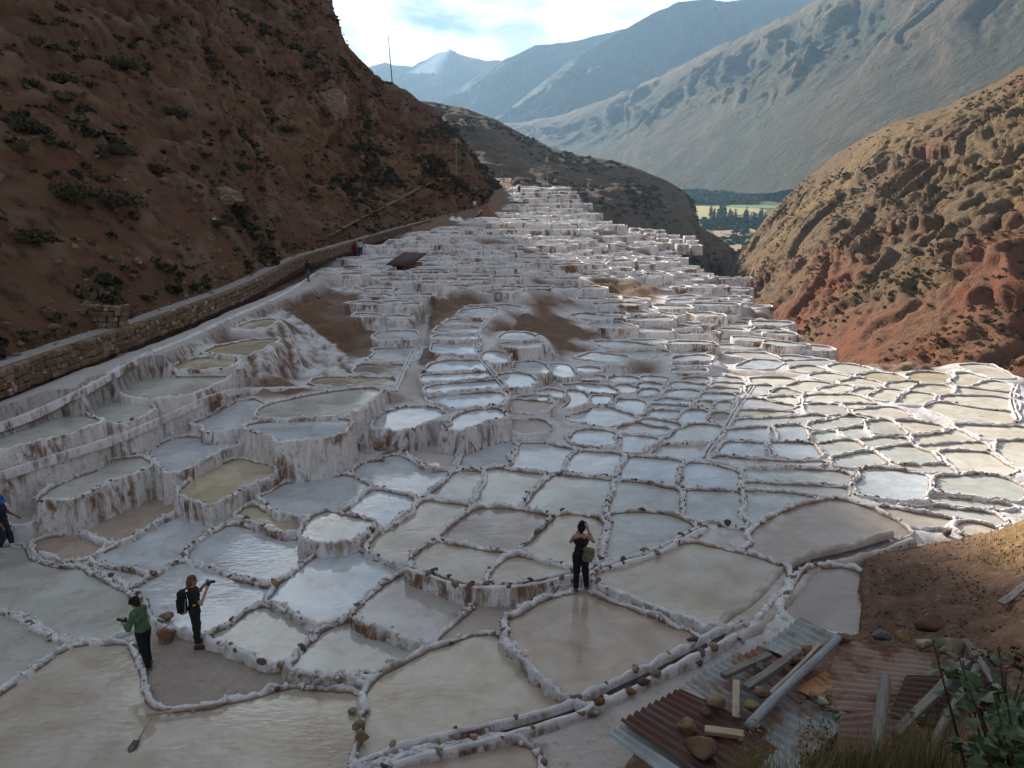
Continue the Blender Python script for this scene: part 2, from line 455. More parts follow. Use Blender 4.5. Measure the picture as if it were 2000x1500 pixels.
P('b', -9.20, 'big beige pond above the channel at the bottom centre', 960,1256, 980,1261, 1000,1274, 1013,1289, 1025,1309, 1039,1329, 1065,1353, 1088,1370, 1104,1382, 1060,1399, 1000,1417, 940,1426, 890,1446, 820,1461, 760,1470, 727,1473, 725,1440, 731,1402, 745,1376, 741,1357, 762,1341, 800,1320, 860,1287, 910,1264, 938,1256)
P('t', -9.05, 'brown beige pond that mirrors the standing person', 1001,1258, 1001,1238, 1014,1222, 1042,1215, 1062,1199, 1088,1186, 1114,1177, 1144,1174, 1170,1182, 1200,1194, 1250,1213, 1300,1235, 1330,1251, 1350,1268, 1330,1279, 1280,1301, 1240,1315, 1200,1333, 1150,1361, 1128,1368, 1102,1354, 1082,1338, 1058,1316, 1038,1294, 1021,1277)
P('b', -8.90, 'beige rippled pond right of the person with the khaki backpack', 1186,1132, 1200,1123, 1240,1109, 1300,1091, 1330,1074, 1360,1073, 1410,1087, 1460,1097, 1500,1111, 1508,1121, 1502,1134, 1494,1150, 1468,1167, 1448,1195, 1418,1208, 1380,1205, 1340,1195, 1280,1177, 1250,1165, 1220,1152, 1195,1140)
P('g', -9.00, 'pale pond behind the channel, right of the standing person', 1190,1088, 1191,1060, 1201,1028, 1211,1013, 1250,1011, 1290,1013, 1320,1023, 1342,1040, 1318,1050, 1294,1067, 1250,1080, 1204,1090)
P('b', -9.10, 'pale beige pond just behind the standing person', 1090,1016, 1120,1015, 1150,1021, 1174,1029, 1169,1050, 1163,1070, 1159,1090, 1140,1104, 1118,1107, 1080,1099, 1050,1088, 1042,1070, 1058,1050, 1078,1033)
P('b', -9.10, 'beige half moon pond left of the standing person', 1020,1094, 1046,1096, 1080,1105, 1116,1114, 1100,1129, 1060,1135, 1000,1141, 958,1141, 975,1117, 991,1101)
P('b', -9.30, 'beige pond with a white salt ridge along its right side', 839,1073, 860,1064, 870,1069, 900,1072, 940,1080, 974,1087, 964,1101, 938,1132, 928,1145, 900,1139, 852,1121, 808,1111, 818,1094)
P('d', -9.40, 'dark brown pond in the middle of the pale ones', 929,1004, 960,1003, 1000,1005, 1040,1013, 1059,1017, 1058,1027, 1043,1042, 1029,1062, 1015,1071, 1000,1075, 940,1067, 892,1059, 870,1051, 891,1032, 913,1015)
P('b', -9.62, 'long slanting beige pond left of the dark brown one', 832,982, 880,988, 911,996, 897,1012, 867,1036, 847,1056, 821,1077, 797,1102, 757,1091, 725,1078, 742,1055, 772,1030, 802,1005)
P('g', -9.42, 'milky pond with a thick white wall on its lower right', 636,1006, 660,1010, 690,1017, 720,1023, 716,1031, 698,1045, 678,1059, 655,1064, 630,1062, 602,1056, 591,1047, 602,1028, 617,1017)
P('y', -9.75, 'small yellowish pond wedged under the thorny white bank', 485,997, 500,1001, 540,1009, 588,1019, 578,1036, 568,1041, 540,1035, 497,1020, 476,1007)
P('w', -9.60, 'blue pond with a dark reflection beneath the pitted white wall', 532,988, 557,972, 582,953, 616,938, 670,937, 690,947, 717,958, 698,970, 678,988, 663,1001, 640,999, 610,1010, 596,1012, 560,1006, 538,997)
P('w', -9.60, 'pale blue pond right of the one with the dark reflection', 729,961, 760,967, 806,981, 798,1004, 768,1023, 751,1032, 738,1019, 700,1013, 674,1004, 693,985, 713,969)
P('y', -9.20, 'ochre strip pond on the terrace behind the glitter', 351,965, 386,933, 420,913, 465,901, 519,909, 496,930, 454,958, 422,985, 402,983, 378,974)
P('w', -9.68, 'blue pond at the foot of the dark stained bank', 714,932, 750,915, 788,899, 812,903, 830,915, 856,923, 874,927, 858,940, 838,954, 818,967, 796,967, 760,953, 731,938)
P('n', -9.60, 'pond tinted tan by runoff, tucked in the wall corner', 810,892, 840,877, 860,871, 884,873, 882,892, 874,906, 860,914, 840,915, 821,902)
P('w', -9.62, 'pale blue pond below the tall fluted white wall', 905,893, 940,883, 970,870, 1004,871, 999,886, 991,900, 988,909, 960,909, 930,913, 904,911)
P('w', -9.66, 'bright blue rippled pond right of the tall fluted wall', 1014,873, 1052,871, 1080,879, 1110,883, 1105,902, 1096,924, 1060,925, 997,914, 1002,895)
P('w', -9.62, None, 1124,888, 1160,890, 1200,893, 1213,897, 1208,912, 1200,929, 1180,929, 1140,927, 1106,924, 1112,906)
P('w', -9.64, None, 1226,898, 1280,903, 1326,907, 1322,926, 1315,949, 1296,949, 1260,939, 1230,935, 1211,931, 1217,914)
P('w', -9.66, None, 1338,909, 1380,913, 1420,921, 1442,927, 1438,940, 1428,955, 1380,955, 1348,953, 1331,948, 1334,927)
P('g', -9.62, None, 890,925, 920,924, 942,925, 940,940, 928,962, 915,980, 880,978, 842,971, 860,956, 877,939)
P('g', -9.62, None, 956,919, 980,919, 1020,925, 1062,929, 1053,936, 1039,950, 1024,968, 1009,989, 1004,996, 980,991, 923,985, 937,962, 949,937)
P('g', -9.62, None, 1082,930, 1120,933, 1160,937, 1193,941, 1191,958, 1183,978, 1166,997, 1120,999, 1080,1000, 1028,997, 1038,978, 1056,956)
P('g', -9.60, None, 1206,943, 1250,945, 1290,953, 1323,963, 1324,990, 1325,1008, 1280,1006, 1240,1001, 1192,998, 1202,966)
P('g', -9.58, None, 1344,961, 1380,963, 1446,965, 1447,990, 1444,1012, 1400,1010, 1342,1010, 1343,986)
P('g', -9.58, None, 1460,965, 1520,966, 1560,969, 1575,978, 1548,993, 1520,1002, 1480,1012, 1457,1012, 1459,990)
P('g', -9.62, None, 1457,945, 1490,947, 1600,950, 1638,956, 1647,963, 1600,964, 1580,962, 1540,958, 1458,954)
P('g', -9.66, None, 1460,917, 1520,915, 1560,919, 1600,925, 1638,929, 1653,935, 1657,943, 1620,947, 1580,945, 1500,941, 1459,937)
P('w', -9.50, 'slate blue pond with a white rim like a bathtub at the right', 1688,927, 1712,924, 1760,925, 1798,931, 1808,940, 1810,954, 1802,969, 1796,978, 1760,975, 1720,969, 1687,965, 1684,946)
P('g', -9.50, 'grey green pond under the tuft of dry grass at the right', 1830,935, 1880,937, 1910,933, 1944,937, 1974,949, 1975,966, 1974,977, 1940,975, 1880,969, 1830,963, 1832,948)
P('g', -9.55, None, 1824,973, 1860,975, 1920,981, 1974,989, 1920,988, 1860,983, 1821,980)
P('g', -9.55, None, 1760,992, 1820,997, 1860,1001, 1926,1007, 1938,1019, 1932,1021, 1880,1011, 1820,1000)
P('b', -9.50, 'beige wedge pond right of the big round topped pond', 1732,997, 1780,1005, 1840,1015, 1860,1019, 1840,1025, 1812,1027, 1780,1027, 1762,1023, 1746,1008)
P('t', -9.25, 'big round topped brownish pond beside the wide channel', 1602,989, 1630,984, 1656,988, 1690,1000, 1718,1013, 1738,1027, 1747,1038, 1746,1047, 1720,1053, 1660,1061, 1600,1071, 1560,1081, 1522,1080, 1503,1070, 1491,1047, 1512,1031, 1542,1011, 1572,995)
P('b', -9.45, None, 1878,1025, 1900,1027, 1926,1036, 1926,1043, 1900,1041, 1880,1034)
P('d', -8.85, 'brown pond between the wide channel and the dirt bank', 1592,1133, 1622,1124, 1653,1122, 1669,1133, 1679,1167, 1678,1202, 1672,1232, 1632,1226, 1598,1215, 1562,1199, 1578,1171)
P('t', -9.15, 'strip of brown water at the bottom picture edge below the channel', 822,1480, 880,1472, 960,1464, 998,1467, 1008,1482, 1008,1540, 770,1540, 792,1495)
# ---- right middle
for a in [
 ('g', -9.70, 1326,842, 1341,837, 1366,835, 1393,838, 1396,844, 1387,857, 1383,864, 1340,866, 1303,867, 1310,858),
 ('n', -9.75, 1290,875, 1300,871, 1340,869, 1378,869, 1378,880, 1369,894, 1340,893, 1292,888, 1280,886),
 ('w', -9.60, 1429,868, 1494,868, 1500,880, 1505,893, 1460,893, 1417,889), ('w', -9.60, 1502,868, 1573,869, 1579,879, 1585,893, 1560,898, 1512,895, 1506,878),
 ('w', -9.65, 1425,844, 1460,841, 1500,837, 1508,850, 1510,862, 1460,862, 1432,861), ('w', -9.65, 1508,837, 1550,834, 1564,835, 1570,846, 1572,860, 1516,862),
 ('n', -9.60, 1414,895, 1460,899, 1540,905, 1596,903, 1586,909, 1540,911, 1470,911, 1444,909, 1410,900),
 ('g', -9.75, 1432,838, 1457,826, 1500,822, 1560,818, 1608,815, 1598,820, 1573,827, 1500,833, 1442,838),
 ('g', -9.75, 1581,828, 1620,823, 1660,818, 1689,819, 1695,824, 1679,828, 1640,837, 1588,843),
 ('g', -9.75, 1590,849, 1620,843, 1635,847, 1646,857, 1620,859, 1602,861, 1595,868), ('g', -9.75, 1639,844, 1680,836, 1697,847, 1679,855, 1655,856),
 ('g', -9.65, 1611,869, 1640,865, 1667,863, 1685,877, 1659,884, 1631,891, 1620,884), ('g', -9.70, 1677,863, 1720,859, 1756,857, 1750,867, 1720,871, 1696,876),
 ('g', -9.55, 1637,900, 1670,889, 1702,884, 1725,903, 1700,905, 1660,908, 1648,910), ('g', -9.60, 1713,883, 1740,875, 1770,874, 1789,881, 1810,892, 1821,904, 1780,906, 1738,904),
 ('n', -9.50, 1755,913, 1800,911, 1843,909, 1857,919, 1860,924, 1820,923, 1763,917),
 ('c', -9.60, 1849,885, 1880,884, 1924,887, 1938,896, 1957,911, 1940,919, 1910,923, 1881,926, 1867,912, 1852,894),
 ('c', -9.70, 1806,873, 1860,868, 1906,866, 1922,876, 1925,881, 1880,881, 1844,881, 1819,883), ('c', -9.75, 1791,855, 1840,848, 1875,846, 1888,853, 1901,860, 1860,865, 1805,870),
 ('c', -9.60, 1949,877, 1970,871, 2000,869, 2050,866, 2050,915, 1983,909, 1962,892), ('c', -9.80, 1893,837, 1940,839, 2000,842, 2050,843, 2050,860, 2000,859, 1921,860, 1905,848),
 ('c', -9.80, 1826,789, 1860,793, 1900,800, 1940,805, 1961,807, 1963,820, 1940,825, 1900,825, 1881,819, 1851,809, 1823,798),
 ('c', -9.85, 1843,784, 1860,778, 1900,775, 1940,777, 1962,783, 1963,794, 1960,802, 1920,797, 1880,791), ('c', -9.80, 1762,777, 1775,770, 1800,771, 1816,776, 1811,785, 1780,791, 1760,787),
 ('c', -9.90, 1784,764, 1793,756, 1820,756, 1858,761, 1856,769, 1830,771, 1800,767), ('c', -9.90, 1870,768, 1877,761, 1920,766, 1960,771, 1960,777, 1920,772, 1880,773),
 ('c', -9.95, 1904,756, 1920,750, 1943,748, 1954,758, 1957,761, 1930,759), ('c', -10.0, 1863,744, 1888,733, 1908,737, 1906,746, 1896,754, 1874,749),
 ('c', -10.0, 1893,717, 1920,715, 1948,730, 1957,737, 1940,737, 1911,726), ('y', -10.0, 1782,740, 1806,731, 1840,733, 1858,738, 1845,745, 1820,747, 1792,745),
 ('c', -9.95, 1731,754, 1760,747, 1788,747, 1775,755, 1760,762, 1740,759), ('y', -10.0, 1690,737, 1708,731, 1740,735, 1768,741, 1740,747, 1720,747),
 ('c', -9.95, 1652,747, 1680,741, 1714,748, 1722,752, 1708,757, 1680,753), ('c', -10.0, 1635,720, 1650,715, 1680,721, 1686,726, 1666,729, 1646,725),
 ('c', -9.85, 1707,772, 1730,763, 1754,765, 1758,769, 1753,779, 1736,784, 1721,779), ('c', -9.90, 1665,768, 1690,761, 1704,763, 1698,769, 1680,771),
 ('c', -9.90, 1609,760, 1640,757, 1662,757, 1646,765, 1621,769), ('c', -9.85, 1573,781, 1620,775, 1659,773, 1668,778, 1689,787, 1640,788, 1592,787),
 ('n', -9.80, 1593,792, 1637,791, 1650,800, 1629,809, 1602,809), ('c', -9.80, 1647,791, 1680,790, 1706,793, 1689,797, 1661,799),
 ('c', -9.75, 1670,802, 1720,798, 1738,801, 1753,813, 1720,815, 1701,815, 1688,809), ('g', -9.70, 1695,827, 1710,825, 1737,825, 1750,836, 1767,848, 1740,851, 1714,850, 1702,840),
 ('c', -9.75, 1751,827, 1780,831, 1820,837, 1838,840, 1810,844, 1782,847, 1768,840),
 ('g', -9.95, 1472,758, 1500,755, 1510,762, 1497,769, 1472,769), ('g', -9.95, 1503,769, 1530,759, 1553,768, 1530,771), ('n', -9.85, 1460,790, 1471,785, 1500,787, 1531,794, 1520,797, 1490,800, 1457,797),
 ('y', -9.80, 1451,808, 1470,803, 1546,810, 1530,812, 1460,813), ('c', -9.90, 1513,784, 1540,779, 1554,781, 1540,789), ('c', -10.0, 1480,748, 1482,743, 1538,743, 1530,751, 1482,752),
 ('c', -9.95, 1541,756, 1580,749, 1613,753, 1576,761, 1556,763), ('c', -10.0, 1606,731, 1640,737, 1650,742, 1630,745, 1603,738), ('c', -10.05, 1560,724, 1580,719, 1598,724, 1580,729)]:
    P(a[0], a[1], None, *a[2:], zone='plateau' if a[0] in 'cy' else 'right')
# ---- centre, behind the big plain ponds
for a in [
 ('g', -10.0, 1350,744, 1353,739, 1384,743, 1379,749, 1356,748), ('g', -9.95, 1327,754, 1332,749, 1374,754, 1367,760, 1328,758), ('g', -10.0, 1396,749, 1444,751, 1443,757, 1390,755),
 ('g', -10.05, 1400,741, 1437,743, 1444,747, 1398,746), ('g', -9.95, 1382,760, 1438,761, 1429,767, 1379,764), ('w', -9.95, 1326,766, 1337,761, 1366,765, 1355,777, 1315,775),
 ('w', -9.95, 1378,769, 1421,771, 1411,779, 1365,777), ('w', -9.95, 1304,781, 1350,784, 1346,789, 1304,787), ('t', -9.95, 1364,789, 1369,785, 1392,789, 1385,794),
 ('b', -9.95, 1397,796, 1403,789, 1420,789, 1411,799), ('w', -9.90, 1272,804, 1328,805, 1317,819, 1302,820, 1272,813), ('w', -9.85, 1328,820, 1341,805, 1378,809, 1376,823, 1360,830, 1331,825),
 ('m', -9.85, 1388,819, 1392,811, 1418,813, 1403,823),
 ('w', -9.70, 1152,818, 1159,798, 1176,795, 1200,803, 1233,820, 1215,827, 1180,827, 1158,824), ('w', -9.75, 1208,794, 1214,786, 1258,789, 1252,810, 1222,804), ('w', -9.60, 1156,780, 1162,775, 1183,775, 1188,790, 1163,790),
 ('w', -9.60, 1131,754, 1141,753, 1193,760, 1184,769, 1146,769, 1138,762), ('w', -9.50, 1118,772, 1129,764, 1148,778, 1136,793, 1122,792), ('w', -9.30, 1023,778, 1041,774, 1070,775, 1066,785, 1032,781),
 ('w', -9.25, 1049,767, 1103,767, 1088,780, 1079,770), ('w', -9.00, 1002,740, 1016,735, 1029,752, 1030,759, 1006,757), ('w', -9.00, 1015,714, 1030,710, 1051,716, 1062,727, 1040,724, 1022,720),
 ('w', -9.30, 1088,720, 1100,717, 1116,723, 1119,733, 1101,736, 1092,729), ('w', -9.40, 1130,728, 1134,722, 1153,721, 1152,730), ('w', -9.50, 1134,740, 1139,735, 1155,734, 1163,742, 1141,742),
 ('w', -9.80, 1217,744, 1231,741, 1244,741, 1228,748), ('w', -9.80, 1216,760, 1225,755, 1244,759, 1239,765, 1218,767), ('w', -9.85, 1248,756, 1259,749, 1275,751, 1269,757),
 ('w', -9.80, 1252,766, 1259,761, 1268,761, 1270,769, 1257,771), ('w', -9.90, 1264,744, 1267,739, 1290,741, 1287,747),
 ('w', -9.55, 1137,861, 1144,857, 1150,848, 1204,852, 1202,872, 1160,866), ('w', -9.60, 1212,858, 1215,854, 1281,858, 1278,867, 1250,875, 1233,882, 1209,877),
 ('n', -9.65, 1233,838, 1241,831, 1270,837, 1306,841, 1295,849, 1283,853, 1233,847), ('w', -9.75, 1251,825, 1261,822, 1324,833, 1318,837, 1280,833), ('w', -9.90, 1274,795, 1328,797, 1328,800, 1274,799),
 ('w', -9.60, 1334,701, 1372,697, 1370,705, 1332,707), ('w', -9.70, 1330,711, 1370,710, 1366,717, 1330,717), ('w', -9.80, 1330,721, 1364,721, 1359,727, 1332,729),
 ('w', -8.25, 864,671, 880,669, 915,669, 922,686, 926,693, 890,689, 864,687), ('w', -8.46, 852,722, 867,711, 896,708, 927,708, 937,723, 900,725, 850,727), ('w', -8.54, 844,736, 849,734, 942,729, 950,740, 846,747),
 ('w', -8.62, 854,753, 958,746, 966,760, 854,769), ('w', -8.72, 858,775, 966,768, 973,786, 900,794, 878,796, 859,780), ('g', -8.08, 864,664, 868,655, 914,654, 918,663, 880,665), ('g', -8.00, 864,650, 875,639, 918,639, 914,651),
 ('g', -7.90, 878,635, 897,625, 933,625, 920,635), ('n', -7.75, 907,621, 917,607, 956,602, 954,612, 936,622), ('w', -8.20, 748,658, 757,650, 796,649, 798,658, 789,664, 754,663),
 ('w', -8.60, 737,707, 757,684, 788,681, 786,694, 779,706), ('d', -8.70, 711,727, 721,715, 750,711, 776,714, 771,723, 740,728), ('t', -8.60, 629,750, 633,743, 750,744, 748,752, 680,752),
 ('g', -8.15, 510,816, 514,801, 560,791, 620,778, 680,769, 722,765, 703,780, 678,802, 658,815, 600,818, 540,821), ('w', -8.20, 508,827, 600,824, 658,821, 646,842, 629,860, 590,860, 540,854, 502,847),
 ('w', -8.85, 773,828, 791,813, 820,803, 857,799, 846,810, 819,822, 799,836, 780,834), ('w', -8.75, 866,840, 901,825, 921,813, 941,806, 965,806, 981,814, 949,825, 915,837, 886,842),
 ('m', -9.38, 1009,830, 1021,823, 1040,827, 1052,838, 1040,848, 1014,843), ('m', -9.15, 1007,785, 1057,789, 1039,803, 1014,805), ('w', -8.60, 950,698, 957,689, 980,693, 982,702, 970,709, 954,705),
 ('g', -8.20, 991,664, 1003,651, 1020,653, 1034,665), ('g', -8.30, 987,671, 1038,668, 1035,677, 1003,679)]:
    P(a[0], a[1], None, *a[2:], zone='centre')
# ---- left terraces
for lab, a in [
 ('top ochre pond of the left terraces below the white salt cone', ('y', -7.00, 412,691, 437,680, 490,668, 529,665, 499,681, 465,696, 430,694)),
 ('second ochre pond from the white salt cone, with a dark spout', ('y', -7.15, 350,721, 379,709, 407,700, 456,700, 426,722, 385,724)),
 ('long milky pond on the first left terrace below the dirt road', ('g', -7.40, 244,776, 270,753, 298,743, 332,738, 430,738, 401,751, 366,768, 304,780, 266,778)),
 ('small dull pond between two salt banks on the first left terrace', ('g', -7.60, 195,810, 211,795, 242,785, 294,785, 274,803, 240,823, 214,819)),
 ('milky pond at the left edge of the first terrace', ('g', -7.40, -50,880, 0,863, 52,848, 98,827, 133,818, 168,821, 162,839, 122,848, 80,862, 0,882, -50,894)),
 ('long greenish pond of the second left terrace, nearest the blue hat', ('g', -8.80, 93,963, 174,931, 216,910, 250,904, 287,912, 250,929, 190,951, 144,975, 122,977, 108,974)),
 ('bluish pond in the middle of the second left terrace', ('w', -8.80, 314,905, 338,882, 372,865, 420,855, 473,852, 447,869, 412,890, 370,914, 333,926, 320,915)),
 ('pale pond against the rusty stained bank of the left terraces', ('w', -8.40, 402,845, 422,819, 456,799, 491,792, 488,811, 477,837, 437,844)),
 ('tiny top pond under the dirt road beside the salt cone', ('b', -6.90, 481,639, 501,630, 526,626, 503,642)),
 ('grey green pond behind the person in the blue hat', ('g', -9.40, -50,1000, 18,983, 58,969, 101,981, 79,999, 40,1014, 10,1023, -50,1035))]:
    P(a[0], a[1], lab, *a[2:], zone='left')

# ================================================================== plan geometry helpers
def chaikin(p, n=2, k=0.86):
    p = np.asarray(p, float)
    for _ in range(n):
        q = np.roll(p, -1, axis=0)
        p = np.stack([p * k + q * (1 - k), p * (1 - k) + q * k], axis=1).reshape(-1, p.shape[1])
    return p
def chaikin_open(p, n=2):
    p = np.asarray(p, float)
    for _ in range(n):
        a, b = p[:-1], p[1:]
        m = np.stack([a * 0.75 + b * 0.25, a * 0.25 + b * 0.75], axis=1).reshape(-1, p.shape[1])
        p = np.vstack([p[:1], m, p[-1:]])
    return p
def area2(p):
    x, y = p[:, 0], p[:, 1]
    return 0.5 * np.sum(x * np.roll(y, -1) - np.roll(x, -1) * y)
def resample(p, step, closed=True):
    q = np.vstack([p, p[:1]]) if closed else p
    d = np.concatenate([[0], np.cumsum(np.linalg.norm(np.diff(q[:, :2], axis=0), axis=1))])
    n = max(8 if closed else 2, int(round(d[-1] / step)))
    t = np.linspace(0, d[-1], n, endpoint=not closed)
    return np.stack([np.interp(t, d, q[:, k]) for k in range(q.shape[1])], axis=1)
def subdiv(p, step):
    out = []
    for i in range(len(p)):
        a, b = p[i], p[(i + 1) % len(p)]
        n = max(1, int(math.ceil(np.linalg.norm(b - a) / step)))
        for k in range(n): out.append(a + (b - a) * k / n)
    return np.array(out)
def miter_normals(p):
    e = np.roll(p, -1, axis=0) - p
    n = np.stack([e[:, 1], -e[:, 0]], -1); n /= np.linalg.norm(n, axis=1)[:, None] + 1e-9
    m = n + np.roll(n, 1, axis=0); m /= np.linalg.norm(m, axis=1)[:, None] + 1e-9
    return m / np.clip((m * n).sum(1), 0.6, 1.0)[:, None]
def inside(pts, poly):
    x, y = pts[..., 0], pts[..., 1]
    r = np.zeros(x.shape, bool)
    n = len(poly)
    for i in range(n):
        x1, y1 = poly[i][:2]; x2, y2 = poly[(i + 1) % n][:2]
        if y1 == y2: continue
        c = ((y1 > y) != (y2 > y)) & (x < (x2 - x1) * (y - y1) / (y2 - y1) + x1)
        r ^= c
    return r
def dist_poly(pts, poly, closed=True):
    poly = np.asarray(poly)[:, :2]
    a = poly if closed else poly[:-1]
    b = np.roll(poly, -1, axis=0) if closed else poly[1:]
    ab = b - a
    L = (ab ** 2).sum(1) + 1e-12
    best = np.full(len(pts), 1e9)
    for i in range(len(a)):
        ap = pts - a[i]
        t = np.clip((ap @ ab[i]) / L[i], 0, 1)
        d = ((ap - t[:, None] * ab[i]) ** 2).sum(1)
        best = np.minimum(best, d)
    return np.sqrt(best)
class TPS:
    def __init__(self, pts, vals, smooth=0.0):
        pts = np.asarray(pts, float); vals = np.asarray(vals, float)
        self.c = pts.mean(0); self.s = 30.0
        self.p = (pts - self.c) / self.s
        n = len(pts)
        A = np.zeros((n + 3, n + 3))
        A[:n, :n] = self.k(self.p, self.p) + smooth * np.eye(n)
        A[:n, n] = 1; A[:n, n + 1:] = self.p
        A[n, :n] = 1; A[n + 1:, :n] = self.p.T
        self.w = np.linalg.solve(A, np.concatenate([vals, np.zeros(3)]))
    def k(self, a, b):
        d2 = ((a[:, None, :] - b[None, :, :]) ** 2).sum(-1)
        return 0.5 * d2 * np.log(d2 + 1e-9)
    def __call__(self, q):
        q = (np.asarray(q, float) - self.c) / self.s
        out = np.empty(len(q)); n = len(self.p)
        for i in range(0, len(q), 20000):
            s = q[i:i + 20000]
            out[i:i + 20000] = self.k(s, self.p) @ self.w[:n] + self.w[n] + s @ self.w[n + 1:]
        return out

# ================================================================== pond outlines into the plan
def offset_normals(poly):
    t = np.roll(poly, -1, axis=0) - np.roll(poly, 1, axis=0)
    n = np.stack([t[:, 1], -t[:, 0]], -1)
    n /= np.linalg.norm(n, axis=1)[:, None] + 1e-9
    for _ in range(1):
        n = n + 0.5 * (np.roll(n, 1, axis=0) + np.roll(n, -1, axis=0))
        n /= np.linalg.norm(n, axis=1)[:, None] + 1e-9
    return n
for d in PONDS:
    xs_ = [q[0] for q in d['px']]; d['pxw'] = max(xs_) - min(xs_)
    pts = np.array([at(x, y, d['z'])[:2] for x, y in d['px']])
    if area2(pts) < 0: pts = pts[::-1]
    pts = chaikin(pts, 1, 0.92)
    pts = pts + offset_normals(pts) * (0.06 if d['pxw'] > 90 else 0.10)
    d['poly'] = pts
    d['c'] = pts.mean(0)
    d['far'] = False
    d['dist0'] = float(np.linalg.norm(d['c']))

# let neighbouring ponds grow until only a narrow dike is left between them; a lower pond reaches to the foot of the wall above it
GROW = dict(near=0.24, left=0.35, centre=0.42, right=0.48, plateau=0.48)
for d in PONDS: d['poly'] = subdiv(d['poly'], 0.28); d['grown'] = np.zeros(len(d['poly']))
for d in PONDS:
    rad = lambda g_: np.abs(g_['poly'] - g_['c']).max(0)
    d['nbr'] = [e for e in PONDS if e is not d and (np.abs(e['c'] - d['c']) < rad(d) + rad(e) + 2.4).all()]
for it in range(9):
    for d in PONDS:
        p_ = d['poly']
        cand = p_ + (offset_normals(p_) if d['zone'] == 'near' else miter_normals(p_)) * 0.10
        lim = np.full(len(p_), GROW[d['zone']])
        ok = np.ones(len(p_), bool)
        for e in d['nbr']:
            mn, mx_ = e['poly'].min(0) - 1.3, e['poly'].max(0) + 1.3
            near_ = np.nonzero((cand[:, 0] > mn[0]) & (cand[:, 0] < mx_[0]) & (cand[:, 1] > mn[1]) & (cand[:, 1] < mx_[1]))[0]
            if not len(near_): continue
            dd_ = dist_poly(cand[near_], e['poly'])
            if e['z'] > d['z'] + 0.3: lim[near_[dd_ < 1.2]] = 0.95
            bad_ = (dd_ < (0.22 if d['dist0'] < 30 else 0.27)) | inside(cand[near_], e['poly'])
            ok[near_[bad_]] = False
        ok &= d['grown'] < lim
        d['poly'] = p_ + (cand - p_) * ok[:, None]
        d['grown'] = d['grown'] + 0.10 * ok
for d in PONDS:
    q_ = d['poly']
    d['poly'] = 0.14 * np.roll(q_, 1, axis=0) + 0.72 * q_ + 0.14 * np.roll(q_, -1, axis=0)
for k_, d in enumerate(PONDS):
    d['z'] += ((k_ * 37) % 41 - 20) * 0.0006

# the path along the hill (outer edge), picture point and height
PATH_PX = [(0, 727, -5.6), (140, 678, -5.6), (280, 632, -5.6), (385, 594, -5.55), (490, 555, -5.5), (560, 516, -5.35), (595, 500, -5.2), (650, 485, -4.8),
           (750, 455, -4.2), (850, 428, -3.0), (950, 408, -1.7), (1000, 398, -0.9)]
path_out = np.array([[-17.0, -30, -5.6], [-17.0, 5, -5.6]] + [list(at(*q)) for q in PATH_PX])
path_out = resample(chaikin_open(path_out), 1.0, False)

# edge of the salt slope above the ravine
EDGE = [tuple(aty(x, y, Y)) for x, y, Y in [(1005, 362, 188), (1092, 362, 186), (1150, 414, 160), (1262, 470, 130), (1342, 520, 110), (1430, 570, 90), (1542, 660, 62), (1600, 715, 47)]]
EDGE += [tuple(at(x, y, -10.1)) for x, y in [(1650, 707), (1700, 703), (1800, 705), (1890, 710), (1960, 735), (2000, 745)]] + [(45, 33, -9.6), (70, 24, -9.0)]
EDGE = np.array(EDGE)

# global ground surface
ctl = [(d['c'][0], d['c'][1], d['z']) for d in PONDS]
for x, y, z in [(900, 780, -9.0), (1000, 560, -7.4), (1000, 480, -5.5), (1000, 430, -3.0), (1200, 700, -9.8), (1200, 600, -9.0), (1200, 520, -7.5), (1300, 650, -10.2),
                (600, 548, -6.8), (700, 497, -6.3), (760, 560, -7.3), (640, 600, -6.9), (640, 690, -8.6), (455, 606, -6.7), (300, 670, -6.6), (100, 740, -6.6), (0, 800, -6.6), (190, 740, -6.6), (330, 690, -6.6),
                (860, 560, -7.0), (820, 600, -7.8), (800, 700, -8.6), (1120, 640, -9.0), (1400, 700, -10.3), (1450, 640, -10.4)]:
    ctl.append(tuple(at(x, y, z)))
for x, y, Y in [(1050, 380, 168), (820, 462, 92), (900, 436, 115), (960, 418, 135), (1000, 408, 150)]:
    ctl.append(tuple(aty(x, y, Y)))
ctl += [tuple(e) for e in EDGE]
ctl += [(-30, 8, -10.0), (0, 6, -9.4), (20, 10, -8.8), (30, 15, -9.0), (-17, 10, -6.6), (-19, 20, -6.6)]
ctl = np.array(ctl)
GROUND = TPS(ctl[:, :2], ctl[:, 2], 0.02)

# ================================================================== far terraces: ponds laid along the contours
REGION = [(640, 530), (700, 500), (850, 450), (1000, 408), (1005, 362), (1092, 362), (1150, 412), (1265, 468), (1345, 518), (1432, 566), (1545, 658), (1600, 712),
          (1555, 735), (1450, 738), (1330, 738), (1230, 738), (1180, 760), (1100, 770), (1000, 760), (950, 690), (945, 640), (970, 600), (960, 575), (840, 570), (830, 640), (790, 690), (740, 660), (715, 640), (690, 570)]
AY = 1.35
sites = []
yy = 40.0
row = 0
while yy < 192:
    st = 2.1 + 0.005 * yy
    for xx in np.arange(-24, 30, 3.0):
        sites.append((xx + (row % 2) * 1.7 + RNG.uniform(-1.25, 1.25), yy + RNG.uniform(-0.85, 0.85)))
    yy += st
    row += 1
sites = np.array(sites)
_w = np.column_stack([sites * 0.07, np.full(len(sites), 1.5)])
sites = sites + np.stack([4.5 * fbm(_w, 2), 4.5 * fbm(_w + 33, 2)], -1)
zs = GROUND(sites)
spx, spy = to_px(sites[:, 0], sites[:, 1], zs)
keep = inside(np.stack([spx, spy], -1), REGION)
traced = [d for d in PONDS]
metric = sites * np.array([1.0, AY])
